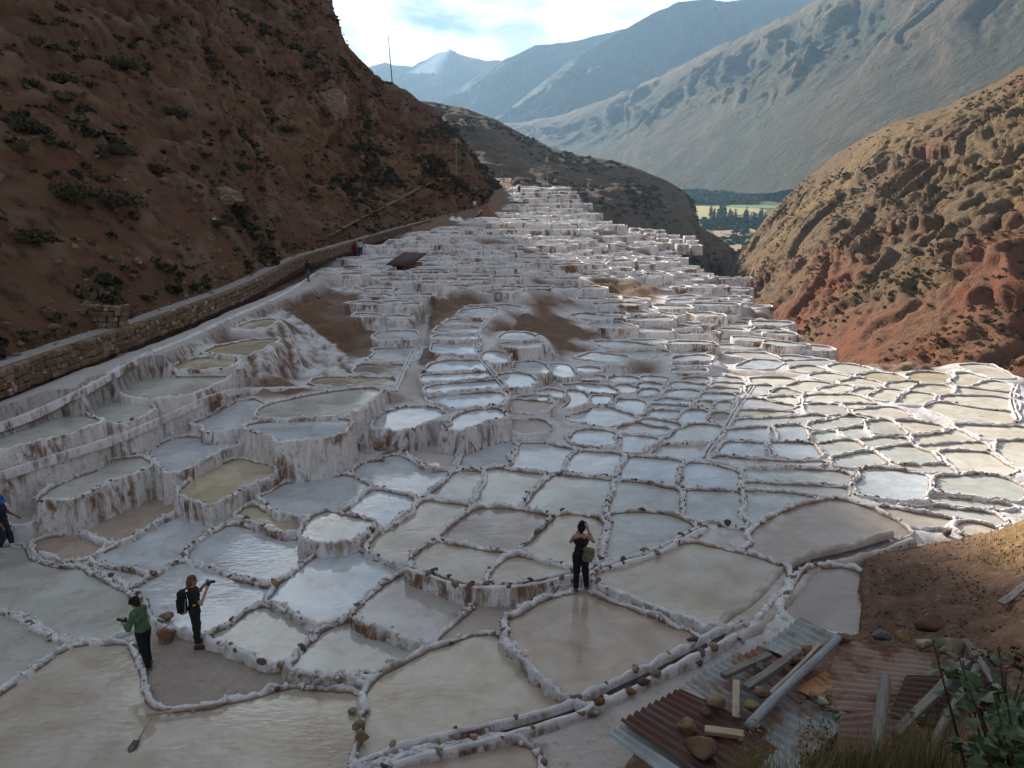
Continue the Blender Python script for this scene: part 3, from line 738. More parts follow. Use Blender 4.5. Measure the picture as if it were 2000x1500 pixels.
dirt_n = fbm(np.stack([sites[:, 0] * 0.09, sites[:, 1] * 0.06, np.full(len(sites), 2.2)], -1), 3)
step_n = fbm(np.stack([sites[:, 0] * 0.05, sites[:, 1] * 0.05, np.full(len(sites), 8.8)], -1), 2)
FAR = []
DIRT_SPOTS = []
for i in np.nonzero(keep)[0]:
    if dirt_n[i] > 0.17:
        DIRT_SPOTS.append(sites[i]); continue
    s = metric[i]
    dd = ((metric - s) ** 2).sum(1)
    nb_i = np.argsort(dd)[1:22]
    poly = [(s[0] - 6, s[1] - 6), (s[0] + 6, s[1] - 6), (s[0] + 6, s[1] + 6), (s[0] - 6, s[1] + 6)]
    for j in nb_i:
        o = metric[j]; m = (s + o) / 2; nrm_ = o - s
        new = []
        for k in range(len(poly)):
            a = np.array(poly[k]); b = np.array(poly[(k + 1) % len(poly)])
            da = (a - m) @ nrm_; db = (b - m) @ nrm_
            if da <= 0: new.append(tuple(a))
            if (da < 0) != (db < 0) and da != db:
                t = da / (da - db); new.append(tuple(a + (b - a) * t))
        poly = new
        if len(poly) < 3: break
    if len(poly) < 3: continue
    poly = np.array(poly) / np.array([1.0, AY])
    c = poly.mean(0)
    sz = math.sqrt(abs(area2(poly)))
    poly = c + (poly - c) * max(0.5, 1 - 0.24 / sz)
    bad = False
    for t in traced:
        if np.linalg.norm(t['c'] - c) > 9: continue
        if inside(poly, t['poly']).any() or inside(c[None], t['poly'])[0] or inside(t['c'][None], poly)[0] or dist_poly(c[None], t['poly'])[0] < 1.0:
            bad = True; break
    if bad: continue
    stp = 0.85 + 0.45 * step_n[i]
    z = round(zs[i] / stp) * stp + RNG.uniform(-0.16, 0.16)
    poly = chaikin(poly, 1, 0.9)
    if area2(poly) < 0: poly = poly[::-1]
    FAR.append(dict(ck=random.choice('wwwgnc'), z=z, label=None, poly=poly, c=poly.mean(0), zone='far', far=True))
# the small lower group of ponds below the dark ridge
for k in range(26):
    gx, gy = k % 7, k // 7
    cxy = np.array([23.0 + gx * 3.6 + RNG.uniform(-.5, .5) + gy * 0.8, 190.0 + gy * 6.5 + RNG.uniform(-1, 1)])
    ang = np.linspace(0, 2 * math.pi, 7)[:-1] + RNG.uniform(0, 1)
    poly = chaikin(np.stack([cxy[0] + 1.5 * np.cos(ang), cxy[1] + 2.6 * np.sin(ang)], -1), 2)
    FAR.append(dict(ck='w', z=-9.2 + gy * 0.75 - gx * 0.28, label=None, poly=poly, c=cxy, zone='lower', far=True))
ALL = PONDS + FAR

for d in ALL:
    X, Y = d['poly'][:, 0], d['poly'][:, 1]
    qx, qy = to_px(X, Y, np.full(len(X), d['z']))
    d['pxa'] = abs(area2(np.stack([qx, qy], -1)))
    d['pc'] = (qx.mean(), qy.mean())
    d['dist'] = float(math.hypot(d['c'][0], d['c'][1]))

# ================================================================== terraced ground sheet
FLATS = []   # trodden mud and shelves: polygon, level, tint
def flat(z, tint, *pts):
    poly = chaikin(np.array([at(pts[i], pts[i + 1], z)[:2] for i in range(0, len(pts), 2)]), 2)
    FLATS.append((poly, z, tint))
flat(-9.93, (0.40, 0.325, 0.27), 258,1262, 300,1232, 400,1228, 440,1242, 500,1288, 560,1300, 600,1310, 640,1305, 720,1290, 790,1290, 850,1268, 860,1285, 770,1338, 735,1380, 700,1372, 660,1382, 620,1355, 560,1355, 400,1400, 330,1406, 285,1398, 262,1340)
flat(-9.00, (0.56, 0.49, 0.44), 1015,1470, 1100,1425, 1200,1375, 1290,1330, 1340,1310, 1360,1330, 1330,1400, 1250,1460, 1180,1540, 1020,1540)
flat(-8.98, (0.44, 0.35, 0.29), 1060,1180, 1120,1150, 1180,1145, 1250,1175, 1320,1205, 1400,1215, 1430,1225, 1360,1265, 1330,1246, 1250,1206, 1180,1178, 1120,1168)
flat(-6.45, (0.50, 0.47, 0.44), -60,800, 0,785, 100,742, 250,690, 400,630, 455,603, 520,580, 590,548, 640,530, 620,560, 540,590, 450,622, 330,690, 190,745, 60,800, 0,822, -60,845)
flat(-8.72, (0.66, 0.61, 0.58), 772,812, 860,792, 985,796, 1000,812, 983,817, 950,828, 915,840, 884,846, 858,836, 820,830, 800,840, 778,838)
flat(-8.62, (0.60, 0.56, 0.53), 830,575, 900,560, 960,565, 940,575, 880,580, 850,600, 836,640, 826,680, 800,740, 770,770, 766,740, 800,690, 815,640)
flat(-8.80, (0.56, 0.50, 0.45), 790,735, 840,720, 845,760, 852,785, 790,775)

def ground_at(q, fine=True):
    base = GROUND(q) - 0.30
    tint = np.tile(np.array([0.205, 0.125, 0.08]), (len(q), 1))
    nn = fbm(np.stack([q[:, 0] * 0.35, q[:, 1] * 0.35, np.zeros(len(q))], -1), 4)
    base = base + 0.34 * nn + 0.10 * fbm(np.stack([q[:, 0] * 1.7, q[:, 1] * 1.7, np.ones(len(q))], -1), 3)
    W = np.zeros(len(q)); WZ = np.zeros(len(q)); near = np.full(len(q), 9.0)
    low = np.full(len(q), 1e9)
    zmin = np.full(len(q), 1e9)
    jobs = []
    for d in ALL:
        pl = d['poly']
        mnx, mny = pl.min(0) - 1.6; mxx, mxy = pl.max(0) + 1.6
        idx = np.nonzero((q[:, 0] > mnx) & (q[:, 0] < mxx) & (q[:, 1] > mny) & (q[:, 1] < mxy))[0]
        if not len(idx): continue
        dist = dist_poly(q[idx], pl[::2] if len(pl) > 24 else pl)
        ins = inside(q[idx], pl)
        low[idx[ins]] = np.minimum(low[idx[ins]], d['z'] - 0.22)
        o = (~ins) & (dist < 1.6)
        idx, dist = idx[o], dist[o]
        near[idx] = np.minimum(near[idx], dist)
        cl = dist < 1.1
        zmin[idx[cl]] = np.minimum(zmin[idx[cl]], d['z'])
        jobs.append((d['z'], idx, dist))
    for z_, idx, dist in jobs:
        w = 1.0 / (dist + 0.05) ** 2 * np.where(z_ < zmin[idx] + 0.3, 1.0, 0.012)
        W[idx] += w; WZ[idx] += w * (z_ + 0.03)
    rg = ridged(np.stack([q[:, 0] * 0.5, q[:, 1] * 0.5, np.full(len(q), 7.7)], -1), 4)
    base = base + np.clip((near - 1.0) / 2.0, 0, 1) * (0.55 * (rg - 0.5) + 0.35 * nn)
    h = W > 0
    f = np.clip((near - 0.5) / 1.1, 0, 1)
    loc = np.where(h, WZ / np.maximum(W, 1e-9), base)
    z = loc * (1 - f) + base * f + 0.05 * fbm(np.stack([q[:, 0] * 2.6, q[:, 1] * 2.6, np.ones(len(q)) * 4], -1), 3)
    saltf = np.clip(1.25 - near / 1.3 + 0.9 * nn, 0, 1)
    salt = np.array([0.72, 0.68, 0.66])
    tint = tint * (1 - saltf[:, None]) + salt * saltf[:, None]
    for poly, fz, ft in FLATS:
        ins = inside(q, poly)
        dd = np.full(len(q), 9.0)
        bb = (q[:, 0] > poly[:, 0].min() - 1) & (q[:, 0] < poly[:, 0].max() + 1) & (q[:, 1] > poly[:, 1].min() - 1) & (q[:, 1] < poly[:, 1].max() + 1)
        if not bb.any(): continue
        dd[bb] = dist_poly(q[bb], poly)
        k = np.where(ins, 1.0, np.clip(1 - dd / 0.5, 0, 1) ** 2)
        z = z * (1 - k) + (fz + 0.05 * nn) * k
        tint = tint * (1 - k[:, None]) + np.array(ft) * k[:, None]
    z = np.minimum(z, low)
    # picture regions of bare brown earth
    gx, gy = to_px(q[:, 0], q[:, 1], z)
    for reg in EARTH:
        k = inside(np.stack([gx, gy], -1), reg)
        tint[k] = tint[k] * 0.12 + np.array([0.17, 0.095, 0.055]) * 0.88
    for reg in SALT_SLOPES:
        k = inside(np.stack([gx, gy], -1), reg)
        if k.any():
            fl = ridged(np.stack([q[k, 0] * 1.3 + q[k, 1] * 0.5, (q[k, 1] - q[k, 0]) * 0.25, np.zeros(k.sum())], -1), 3)
            sw = np.clip((fl - 0.35) * 3, 0, 1)[:, None]
            tint[k] = np.array([0.20, 0.115, 0.07]) * (1 - sw) + np.array([0.74, 0.70, 0.68]) * sw
            z[k] += 0.35 * (fl - 0.5)
    # the drop into the ravine
    out_poly = np.vstack([[(-60, -40), (-60, 215), (0, 215)], EDGE[:, :2], [(90, 0), (90, -40)]])
    ins = inside(q, out_poly)
    de = dist_poly(q, EDGE, False)
    drop = np.where(ins, 0, de)
    z = z - np.clip(drop - 0.5, 0, None) * (0.95 + 0.35 * nn)
    k = np.clip((drop - 0.3) / 2.0, 0, 1)[:, None]
    tint = tint * (1 - k) + np.array([0.20, 0.095, 0.06]) * k
    return z, tint
SALT_SLOPES = [[(500, 628), (530, 612), (550, 604), (585, 625), (620, 650), (660, 680), (692, 715), (680, 735), (620, 738), (560, 740), (500, 735), (470, 705), (440, 700), (500, 680), (530, 660)]]
EARTH = [[(590, 575), (640, 570), (700, 575), (745, 610), (760, 660), (745, 690), (700, 700), (650, 680), (600, 640), (560, 600)],
         [(835, 590), (880, 575), (940, 578), (950, 592), (905, 605), (870, 630), (860, 660), (850, 670), (838, 640)],
         [(815, 690), (850, 668), (862, 690), (845, 715), (815, 712)],
         [(700, 920), (770, 870), (790, 880), (770, 905), (715, 930)],
         [(1150, 530), (1220, 560), (1290, 610), (1330, 650), (1290, 660), (1230, 620), (1160, 570)]]

def ground_sheet(name, x0, x1, y0, y1, st):
    xs = np.arange(x0, x1 + 1e-6, st); ys = np.arange(y0, y1 + 1e-6, st)
    A, B = np.meshgrid(xs, ys, indexing='ij')
    q = np.stack([A.ravel(), B.ravel()], -1)
    z, tint = ground_at(q)
    if y0 > 50: z = z - 0.12 * np.clip((59.0 - q[:, 1]) / 1.0, 0, 1)
    v = np.column_stack([q, z])
    o = mesh_obj(name, v, grid_faces(len(xs), len(ys)), MATS['terrain'])
    set_attr(o.data, 'tint', tint)
    tag(o, kind='structure')
    return o
ground_sheet('terraced_ground', -26, 34, 7.9, 58.5, 0.2)
ground_sheet('terraced_ground', -28, 60, 57.4, 226.0, 0.55)
ground_sheet('terraced_ground', 34, 70, 8.0, 58.0, 1.0)

# ================================================================== the ponds
from mathutils.geometry import delaunay_2d_cdt
def water_mesh(poly, z):
    vs, _, fs, *_ = delaunay_2d_cdt([Vector((float(a), float(b))) for a, b in poly], [], [list(range(len(poly)))], 2, 1e-5)
    if not fs: return np.column_stack([poly, np.full(len(poly), z)]), [list(range(len(poly)))]
    return np.array([(v_.x, v_.y, z) for v_ in vs]), [list(f_) for f_ in fs]
def stone_mesh(seed, sub=1, squash=(1, 1, 0.75), rough=0.45):
    bm = bmesh.new()
    bmesh.ops.create_icosphere(bm, subdivisions=sub, radius=1.0)
    v = np.array([tuple(x.co) for x in bm.verts])
    f = [[x.index for x in q.verts] for q in bm.faces]
    bm.free()
    pl_ = np.random.default_rng(seed).normal(size=(6, 3)); pl_ /= np.linalg.norm(pl_, axis=1)[:, None]
    for n_ in pl_:
        v = v - np.clip(v @ n_ - 0.6, 0, None)[:, None] * n_
    k = 1 + rough * fbm(v * 0.9 + seed * 13.7, 3) * 1.6
    v = v * k[:, None] * np.array(squash)
    me = make_mesh('stone', v, f, MATS['stone'], smooth=False)
    return me
STONES = [stone_mesh(i, 1, (1, random.uniform(0.65, 1), random.uniform(0.55, 0.8))) for i in range(9)]
STONE_COLS = [(0.20, 0.11, 0.06), (0.27, 0.16, 0.09), (0.15, 0.10, 0.075), (0.33, 0.22, 0.13), (0.22, 0.17, 0.14), (0.12, 0.08, 0.06)]
def stone_arrays(c, r, rz, seed):
    me = STONES[seed % len(STONES)]
    v = np.array([tuple(x.co) for x in me.vertices])
    return v

STONE_V = [np.array([tuple(x.co) for x in me.vertices]) for me in STONES]
STONE_F = [np.array([list(q.vertices) for q in me.polygons]) for me in STONES]

def rim_arrays(poly, z, w, h, skirt, step, seed):
    p = resample(poly, step)
    n = offset_normals(p)
    N = len(p)
    q3 = np.column_stack([p, np.full(N, seed * 3.1)])
    lump = fbm(q3 * 1.7, 3)
    lump2 = fbm(q3 * 5.5 + 40, 2)
    lump3 = fbm(q3 * 13.0 + 70, 2)
    hs = h * np.clip(1.0 + 1.2 * lump + 0.8 * lump2 + 0.5 * lump3, 0.3, 2.6)
    ws = w * np.clip(1.0 + 0.9 * fbm(q3 * 1.3 + 80, 2) + 0.4 * lump2, 0.5, 2.2)
    wob = 0.07 * fbm(q3 * 3.0 + 11, 2) + 0.03 * lump3
    rows = [(-0.05 + wob, np.full(N, z - 0.10)), (0.0 + wob, z + 0.012 + 0 * hs), (0.18 * ws + wob, z + 0.75 * hs), (0.5 * ws, z + hs), (0.85 * ws, z + 0.8 * hs), (ws, z + 0.3 * hs)]
    zlev = skirt
    flute = fbm(np.column_stack([p * 3.2, np.full(N, seed)]), 3)
    for fr, oo in ((0.12, 0.015), (0.35, 0.03), (0.65, 0.05), (1.0, 0.08)):
        rows.append((ws + oo * zlev + 0.16 * flute * (0.3 + fr) * min(1, skirt), np.full(N, z - fr * zlev)))
    v = np.zeros((N, len(rows), 3))
    for j, (o, zz_) in enumerate(rows):
        v[:, j, :2] = p + n * np.asarray(o)[:, None]
        v[:, j, 2] = zz_
    v[:, 6:9, :2] += n[:, None, :] * 0.10 * perlin(np.stack([np.repeat(p[:, None, 0], 3, 1) * 2.5, np.repeat(p[:, None, 1], 3, 1) * 2.5, v[:, 6:9, 2] * 1.5], -1))[..., None]
    if step > 0.2: return v.reshape(-1, 3), grid_faces(N, len(rows), True), p, n, hs, ws
    fr_ = 1.0
    tv = v[:, 2:8].reshape(-1, 3)
    jit = np.stack([fbm(tv * 6.5 * fr_ + k_ * 31, 2, 0.6) for k_ in range(3)], -1) * 0.085
    v[:, 2:8] += jit.reshape(N, 6, 3) * np.array([1, 1, 0.8])
    return v.reshape(-1, 3), grid_faces(N, len(rows), True), p, n, hs, ws
_bm = bmesh.new(); bmesh.ops.create_icosphere(_bm, subdivisions=1, radius=1.0)
LUMP_V = np.array([tuple(x.co) for x in _bm.verts]); LUMP_F = np.array([[x.index for x in q_.verts] for q_ in _bm.faces]); _bm.free()
if len(LUMP_V) > 20:
    pass
SKIRT = dict(near=0.8, right=0.8, plateau=0.8, centre=1.9, left=2.3, far=2.4, lower=2.2)

order = sorted(range(len(ALL)), key=lambda i: -ALL[i]['pxa'])
single = set(order[:298])
single_ids = {id(ALL[i]) for i in single}
ORD = ['first', 'second', 'third', 'fourth', 'fifth', 'sixth', 'seventh', 'eighth', 'ninth', 'tenth', 'eleventh', 'twelfth', 'thirteenth', 'fourteenth', 'fifteenth', 'sixteenth', 'seventeenth', 'eighteenth', 'nineteenth', 'twentieth', 'twenty first', 'twenty second', 'twenty third', 'twenty fourth']
CNAME = {'w': 'pale blue', 'g': 'grey green', 'b': 'beige', 't': 'brownish', 'd': 'dark brown', 'c': 'cream', 'y': 'ochre', 'm': 'muddy', 'n': 'greyish pink'}
# names for the ponds of the open fields by row and place in the row
for zone, phrase, bands in [('near', 'on the open pond field', [(870, 912), (912, 935), (935, 962), (962, 986), (986, 1060)]),
                            ('right', 'beside the sunlit plateau', [(740, 790), (790, 830), (830, 855), (855, 885), (885, 920)]),
                            ('plateau', 'on the sunlit plateau', [(700, 735), (735, 755), (755, 775), (775, 800), (800, 850), (850, 930)]),
                            ('far', 'on far white slope', [(360, 400), (400, 425), (425, 445), (445, 465), (465, 485), (485, 505), (505, 525), (525, 545), (545, 570), (570, 595), (595, 620), (620, 645), (645, 670), (670, 700), (700, 740)]),
                            ('centre', 'in the shaded centre', [(590, 660), (660, 700), (700, 725), (725, 745), (745, 765), (765, 785), (785, 812), (812, 832), (832, 890)])]:
    for bi, (b0, b1) in enumerate(bands):
        m = sorted([d for d in ALL if d['zone'] == zone and id(d) in single_ids and d['label'] is None and b0 <= d['pc'][1] < b1], key=lambda d: d['pc'][0])
        for k, d in enumerate(m):
            rowname = ('back row' if bi == 0 else 'front row' if bi == len(bands) - 1 else ORD[bi] + ' row')
            d['label'] = '%s salt pond %s, %s from left in %s' % (CNAME[d['ck']], phrase, ORD[min(k, 23)], rowname)
GROUPS = dict(near='salt ponds of the open field', right='salt ponds of the open field', plateau='salt ponds on the sunlit plateau', centre='salt ponds of the shaded centre', left='salt ponds of the left terraces',
              far='small salt ponds of the far terraces', lower='salt ponds below the dark ridge')
stuff_rv, stuff_rf, stuff_wv, stuff_wf = [], [], [], []
rn = wnn = 0
n_stone = 0
for i in order:
    d = ALL[i]
    dist = d['dist']
    close = dist < 26
    step = 0.085 if dist < 22 else 0.15 if dist < 40 else 0.3 if dist < 70 else 0.5
    w = 0.14 if dist < 26 else 0.14 if dist < 45 else 0.18
    rv, rf, p, n, hs, ws = rim_arrays(d['poly'], d['z'], w, 0.12 if dist < 26 else 0.11 if dist < 60 else 0.16, SKIRT[d['zone']], step, (i * 0.37) % 50)
    wp = resample(d['poly'], max(step, 0.2))
    wp = wp + offset_normals(wp) * 0.04
    wv, wf = water_mesh(wp, d['z'])
    if i not in single:
        stuff_rv.append(rv); stuff_rf.append(rf + rn); rn += len(rv)
        stuff_wv.append(wv); stuff_wf.extend([[q_ + wnn for q_ in f_] for f_ in wf]); wnn += len(wv)
        continue
    loc = (d['c'][0], d['c'][1], d['z'])
    root = empty('salt_pond', loc)
    lab = d['label']
    if lab is None:
        lab = 'small terraced salt pond on the far white slope' if d['zone'] == 'far' else 'tiny salt pond in the lower patch below the dark ridge'
    tag(root, lab, 'salt pond', GROUPS[d['zone']])
    wat = mesh_obj('brine', wv, wf, MATS['salt_mud'] if d['ck'] == 'm' else MATS['brine'], root, loc, smooth=False)
    cv = np.array(PC[d['ck']]) * RNG.uniform(0.93, 1.05) * (0.82 if (d['zone'] == 'near' and d['ck'] in 'gbtn') else 0.92 if d['zone'] != 'plateau' else 1.0)
    wat.color = (*cv, 1)
    rim = mesh_obj('rim', rv, rf, MATS['salt_crust'], root, loc)
    stn = np.zeros((len(rv) // 10, 10, 3)); stn[:, :2] = 0.95; stn[:, 2] = 0.10
    set_attr(rim.data, 'stain', stn.reshape(-1, 3))
    if dist < 31:
        nl_ = int(len(p) * step / 0.13)
        jj = RNG.integers(0, len(p), nl_)
        rr_ = RNG.uniform(0.02, 0.065, nl_)
        cc_ = np.column_stack([p[jj] + n[jj] * (ws[jj] * RNG.uniform(0.0, 1.05, nl_))[:, None], d['z'] + hs[jj] * RNG.uniform(0.2, 0.95, nl_)])
        lv = (LUMP_V[None] * (rr_[:, None, None] * RNG.uniform(0.6, 1.5, (nl_, len(LUMP_V), 1))) + cc_[:, None, :]).reshape(-1, 3)
        lf = (LUMP_F[None] + (np.arange(nl_) * len(LUMP_V))[:, None, None]).reshape(-1, 3)
        lo_ = mesh_obj('salt_lumps', lv, lf, MATS['salt_crust'], rim, loc, smooth=False)
        lo_['kind'] = 'stuff'
    # stones set in the dikes
    per = len(p)
    if d['zone'] in ('near', 'left', 'right', 'centre', 'plateau'):
        sv, sf, sn = [], [], 0
        k = RNG.uniform(0, 8)
        while k < per:
            j = int(k) % per
            # some stretches are bare salt, others lined with stones
            dens = perlin(np.array([[p[j, 0] * 0.45, p[j, 1] * 0.45, 5.5]]))[0]
            k += RNG.uniform(0.25, 1.0) / step * (0.38 if dens > 0.10 else 1.6 if dens > -0.12 else 5.0) * (1.0 if dist < 30 else 1.25)
            r = RNG.uniform(0.03, 0.12) ** 1.0 * (1.25 if RNG.random() < 0.12 else 1) * (1.0 if dist < 24 else 0.85)
            c = np.array([*(p[j] + n[j] * ws[j] * RNG.uniform(0.3, 0.8)), d['z'] + hs[j] * RNG.uniform(0.5, 0.95) - r * 0.15])
            si = int(RNG.integers(0, len(STONES)))
            rz = RNG.uniform(0, 6.28)
            if close and n_stone < 900 and r * 1500 / dist > 4.5:
                s = link('stone', STONES[si], rim)
                s.location = c - np.array(loc)
                s.scale = (r * RNG.uniform(0.9, 1.5), r, r * RNG.uniform(0.7, 1.1))
                s.rotation_euler = (RNG.uniform(-.4, .4), RNG.uniform(-.4, .4), rz)
                s.color = (*STONE_COLS[int(RNG.integers(0, 6))], 1)
                n_stone += 1
            else:
                cz, sz_ = math.cos(rz), math.sin(rz)
                V = STONE_V[si] * np.array([r * 1.3, r, r * 0.85])
                V = np.stack([V[:, 0] * cz - V[:, 1] * sz_, V[:, 0] * sz_ + V[:, 1] * cz, V[:, 2]], -1) + c
                sv.append(V); sf.append(STONE_F[si] + sn); sn += len(V)
        if sv:
            so = mesh_obj('small_stones', np.vstack(sv), np.vstack(sf), MATS['stone'], rim, loc, smooth=False)
            so.color = (*STONE_COLS[int(RNG.integers(0, 3))], 1)
            so['kind'] = 'stuff'
if stuff_rv:
    o = mesh_obj('distant_salt_terraces', np.vstack(stuff_rv), np.vstack(stuff_rf), MATS['salt_crust'])
    tag(o, 'white crusted terrace walls of the farthest tiny ponds', 'terraces', kind='stuff')
    o = mesh_obj('distant_brine', np.vstack(stuff_wv), stuff_wf, MATS['brine'], smooth=False)
    o.color = (0.62, 0.63, 0.62, 1)
    tag(o, 'milky water of the farthest tiny ponds', 'water', kind='stuff')

# ================================================================== path, road wall, hills
def strip(name, left, right, mat, kind='structure', dz=0.0, crown=0.0):
    n = len(left)
    cols = 5
    v = np.zeros((n, cols, 3))
    for j in range(cols):
        t = j / (cols - 1)
        v[:, j] = left * (1 - t) + right * t
        v[:, j, 2] += dz + 0.05 * fbm(np.column_stack([v[:, j, :2] * 0.8, np.zeros(n)]), 3)
    o = mesh_obj(name, v.reshape(-1, 3), grid_faces(n, cols), mat)
    tag(o, kind=kind)
    return o
t_ = np.gradient(path_out[:, :2], axis=0)
t_ /= np.linalg.norm(t_, axis=1)[:, None]
left_n = np.stack([-t_[:, 1], t_[:, 0]], -1)
path_in = path_out.copy(); path_in[:, :2] += left_n * 1.35
strip('path', path_in, path_out, MATS['path_gravel'])

# --- left hill
base_pts = np.vstack([path_in[::-1]])
nose = np.array([2.5, 178.0, -0.6])
ridge_px = [(985, 377, 181), (950, 335, 183), (920, 298, 184), (885, 255, 185), (850, 215, 186), (800, 182, 187), (765, 160, 188), (730, 140, 189), (700, 112, 190), (678, 92, 190), (666, 70, 190), (656, 35, 191), (640, 0, 192)]
ridge = [tuple(aty(*q)) for q in ridge_px] + [(-56, 212, 62), (-72, 235, 81), (-92, 268, 104), (-113, 300, 127), (-135, 325, 152), (-165, 310, 172), (-190, 250, 175), (-200, 160, 160), (-200, 60, 145), (-190, -60, 130)]  # crest past the frame edge is unseen, its heights shaped to shade the foreground
ridge = np.array(ridge)
nR = len(ridge)
# base parameter: distance along the path counted from the nose
basel = np.vstack([[nose[0], nose[1], nose[2]], path_in[::-1]])
bl = np.concatenate([[0], np.cumsum(np.linalg.norm(np.diff(basel[:, :2], axis=0), axis=1))])
bkey = np.array([0, 8, 16, 24, 32, 41, 48, 54, 60, 66, 72, 78, 84, 94, 104, 116, 128, 140, 150, 160, 172, 190, bl[-1]])
def lerp_curve(keys, pts, t):
    return np.stack([np.interp(t, keys, pts[:, k]) for k in range(pts.shape[1])], -1)
NU, NV = 460, 280
tu = np.linspace(0, 1, NU)
ub = bl[-1] * tu
Bp = lerp_curve(bl, basel, ub)
Rp = lerp_curve(bkey, ridge, ub)
vv = np.linspace(0, 1, NV) ** 1.9
vb = np.concatenate([vv, 1 + np.linspace(0.03, 0.8, 14)])
H = np.zeros((NU, len(vb), 3))
for j, v_ in enumerate(vb):
    H[:, j, :2] = Bp[:, :2] + (Rp[:, :2] - Bp[:, :2]) * v_
    pr = v_ ** 1.06 if v_ <= 1 else 1 - 1.1 * (v_ - 1)
    H[:, j, 2] = Bp[:, 2] + (Rp[:, 2] - Bp[:, 2]) * pr
q = H.reshape(-1, 3)
fade = np.clip(np.tile(vb, NU) * 14, 0, 1) * np.repeat(np.clip(tu * 12, 0.15, 1), len(vb))
crestf = np.tile(np.where(vb > 0.9, np.clip((1.08 - vb) / 0.18, 0.12, 1), 1.0), NU)
inv = np.repeat(tu < 0.42, len(vb))
n_big = fbm(q * np.array([0.06, 0.045, 0.06]), 4)
n_mid = fbm(q * np.array([0.22, 0.16, 0.22]) + 31, 4)
out = np.clip(ridged(q * np.array([0.13, 0.08, 0.16]) + 7, 4) - 0.62, 0, 1)
UU = np.repeat(ub, len(vb)); VV = np.tile(vb, NU)
gul = ridged(np.column_stack([UU * 0.11 - VV * 2.0 + 1.2 * n_mid, VV * 3.0, np.full(len(q), 4.4)]), 4)
n_fine = fbm(q * 0.9 + 61, 4)
crag = np.clip(fbm(q * np.array([0.35, 0.25, 0.5]) + 19, 4), 0, 1)
disp = (2.8 * n_big + 1.5 * n_mid - 2.2 * np.clip(gul - 0.6, 0, 1) * 2 + 1.6 * crag) * np.clip(np.tile(vb, NU) * 5, 0.1, 1) + 2.6 * out + 0.4 * n_fine * np.clip(VV * 20, 0.1, 1)
amp = np.where(inv, crestf, 1.0)
q = q + (np.array([0.45, -0.45, 0.75]) * (disp * fade * amp)[:, None])
# earth track climbing across the face
tint = np.array([0.185, 0.078, 0.040]) * (1 + 0.6 * n_big[:, None])
tan = np.clip(out * 5 + 2.2 * np.clip(crag - 0.18, 0, 1) + 0.9 * np.clip(n_mid - 0.2, 0, 1), 0, 1)[:, None]
tint = tint * (1 - 0.75 * tan) + np.array([0.33, 0.215, 0.135]) * 0.75 * tan
red = np.clip(2.2 * fbm(q * 0.11 + 77, 3) - 0.3, 0, 1)[:, None]
tint = tint * (1 - 0.6 * red) + np.array([0.27, 0.115, 0.055]) * 0.6 * red
hill = mesh_obj('hillside', q, grid_faces(NU, len(vb)), MATS['hill_soil'])
set_attr(hill.data, 'tint', tint)
tag(hill, kind='structure')
HILL_Q = q.reshape(NU, len(vb), 3)

# --- generic far slopes: crest and foot read from the picture, each with its own distance
def slope(name, crest, foot, mat, nu, nv, amp, freq, tint_fn, back=0.7, prof=1.0, gully=0.0, gfreq=1.0, keep_crest=0.15, seed=0.0, nback=8, gstart=0.0):
    crest = np.array(crest, float); foot = np.array(foot, float)
    lc = np.linspace(0, 1, len(crest)); lf = np.linspace(0, 1, len(foot))
    t = np.linspace(0, 1, nu)
    C = np.stack([np.interp(t, lc, crest[:, k]) for k in range(3)], -1)
    F = np.stack([np.interp(t, lf, foot[:, k]) for k in range(3)], -1)
    vb = np.concatenate([np.linspace(0, 1, nv), 1 + np.linspace(0.02, back, nback)])
    G = np.zeros((nu, len(vb), 3))
    for j, v_ in enumerate(vb):
        G[:, j, :2] = F[:, :2] + (C[:, :2] - F[:, :2]) * v_
        pr = v_ ** prof if v_ <= 1 else 1 - 1.0 * (v_ - 1)
        G[:, j, 2] = F[:, 2] + (C[:, 2] - F[:, 2]) * pr
    q = G.reshape(-1, 3)
    T = np.repeat(t, len(vb)); V = np.tile(vb, nu)
    cf = np.where(V > 0.8, np.clip((1.0 - V) / 0.2, keep_crest, 1), 1.0)
    cf = np.where(V > 1, np.clip(keep_crest + (V - 1) * 3, 0, 1), cf)
    n1 = fbm(q * freq + seed, 5)
    L = np.linalg.norm(C[-1] - C[0])
    gq = np.column_stack([T * L * gfreq + 2.2 * n1, V * 1.1 + 0.5 * n1, np.full(len(T), seed)])
    gl = ridged(gq, 4)
    d = amp * n1 + gully * (gl - 0.5) * np.clip((V - gstart) * 3, 0, 1)
    mid = (C - F).mean(0)
    nrm = np.cross(np.array([C[-1][0] - C[0][0], C[-1][1] - C[0][1], 0]), mid)
    nrm /= np.linalg.norm(nrm)
    if nrm[2] < 0: nrm = -nrm
    q = q + nrm * (d * cf)[:, None]
    o = mesh_obj(name, q, grid_faces(nu, len(vb)), mat)
    set_attr(o.data, 'tint', tint_fn(q, T, V, n1, gl))
    tag(o, kind='structure')
    return o, q.reshape(nu, len(vb), 3)

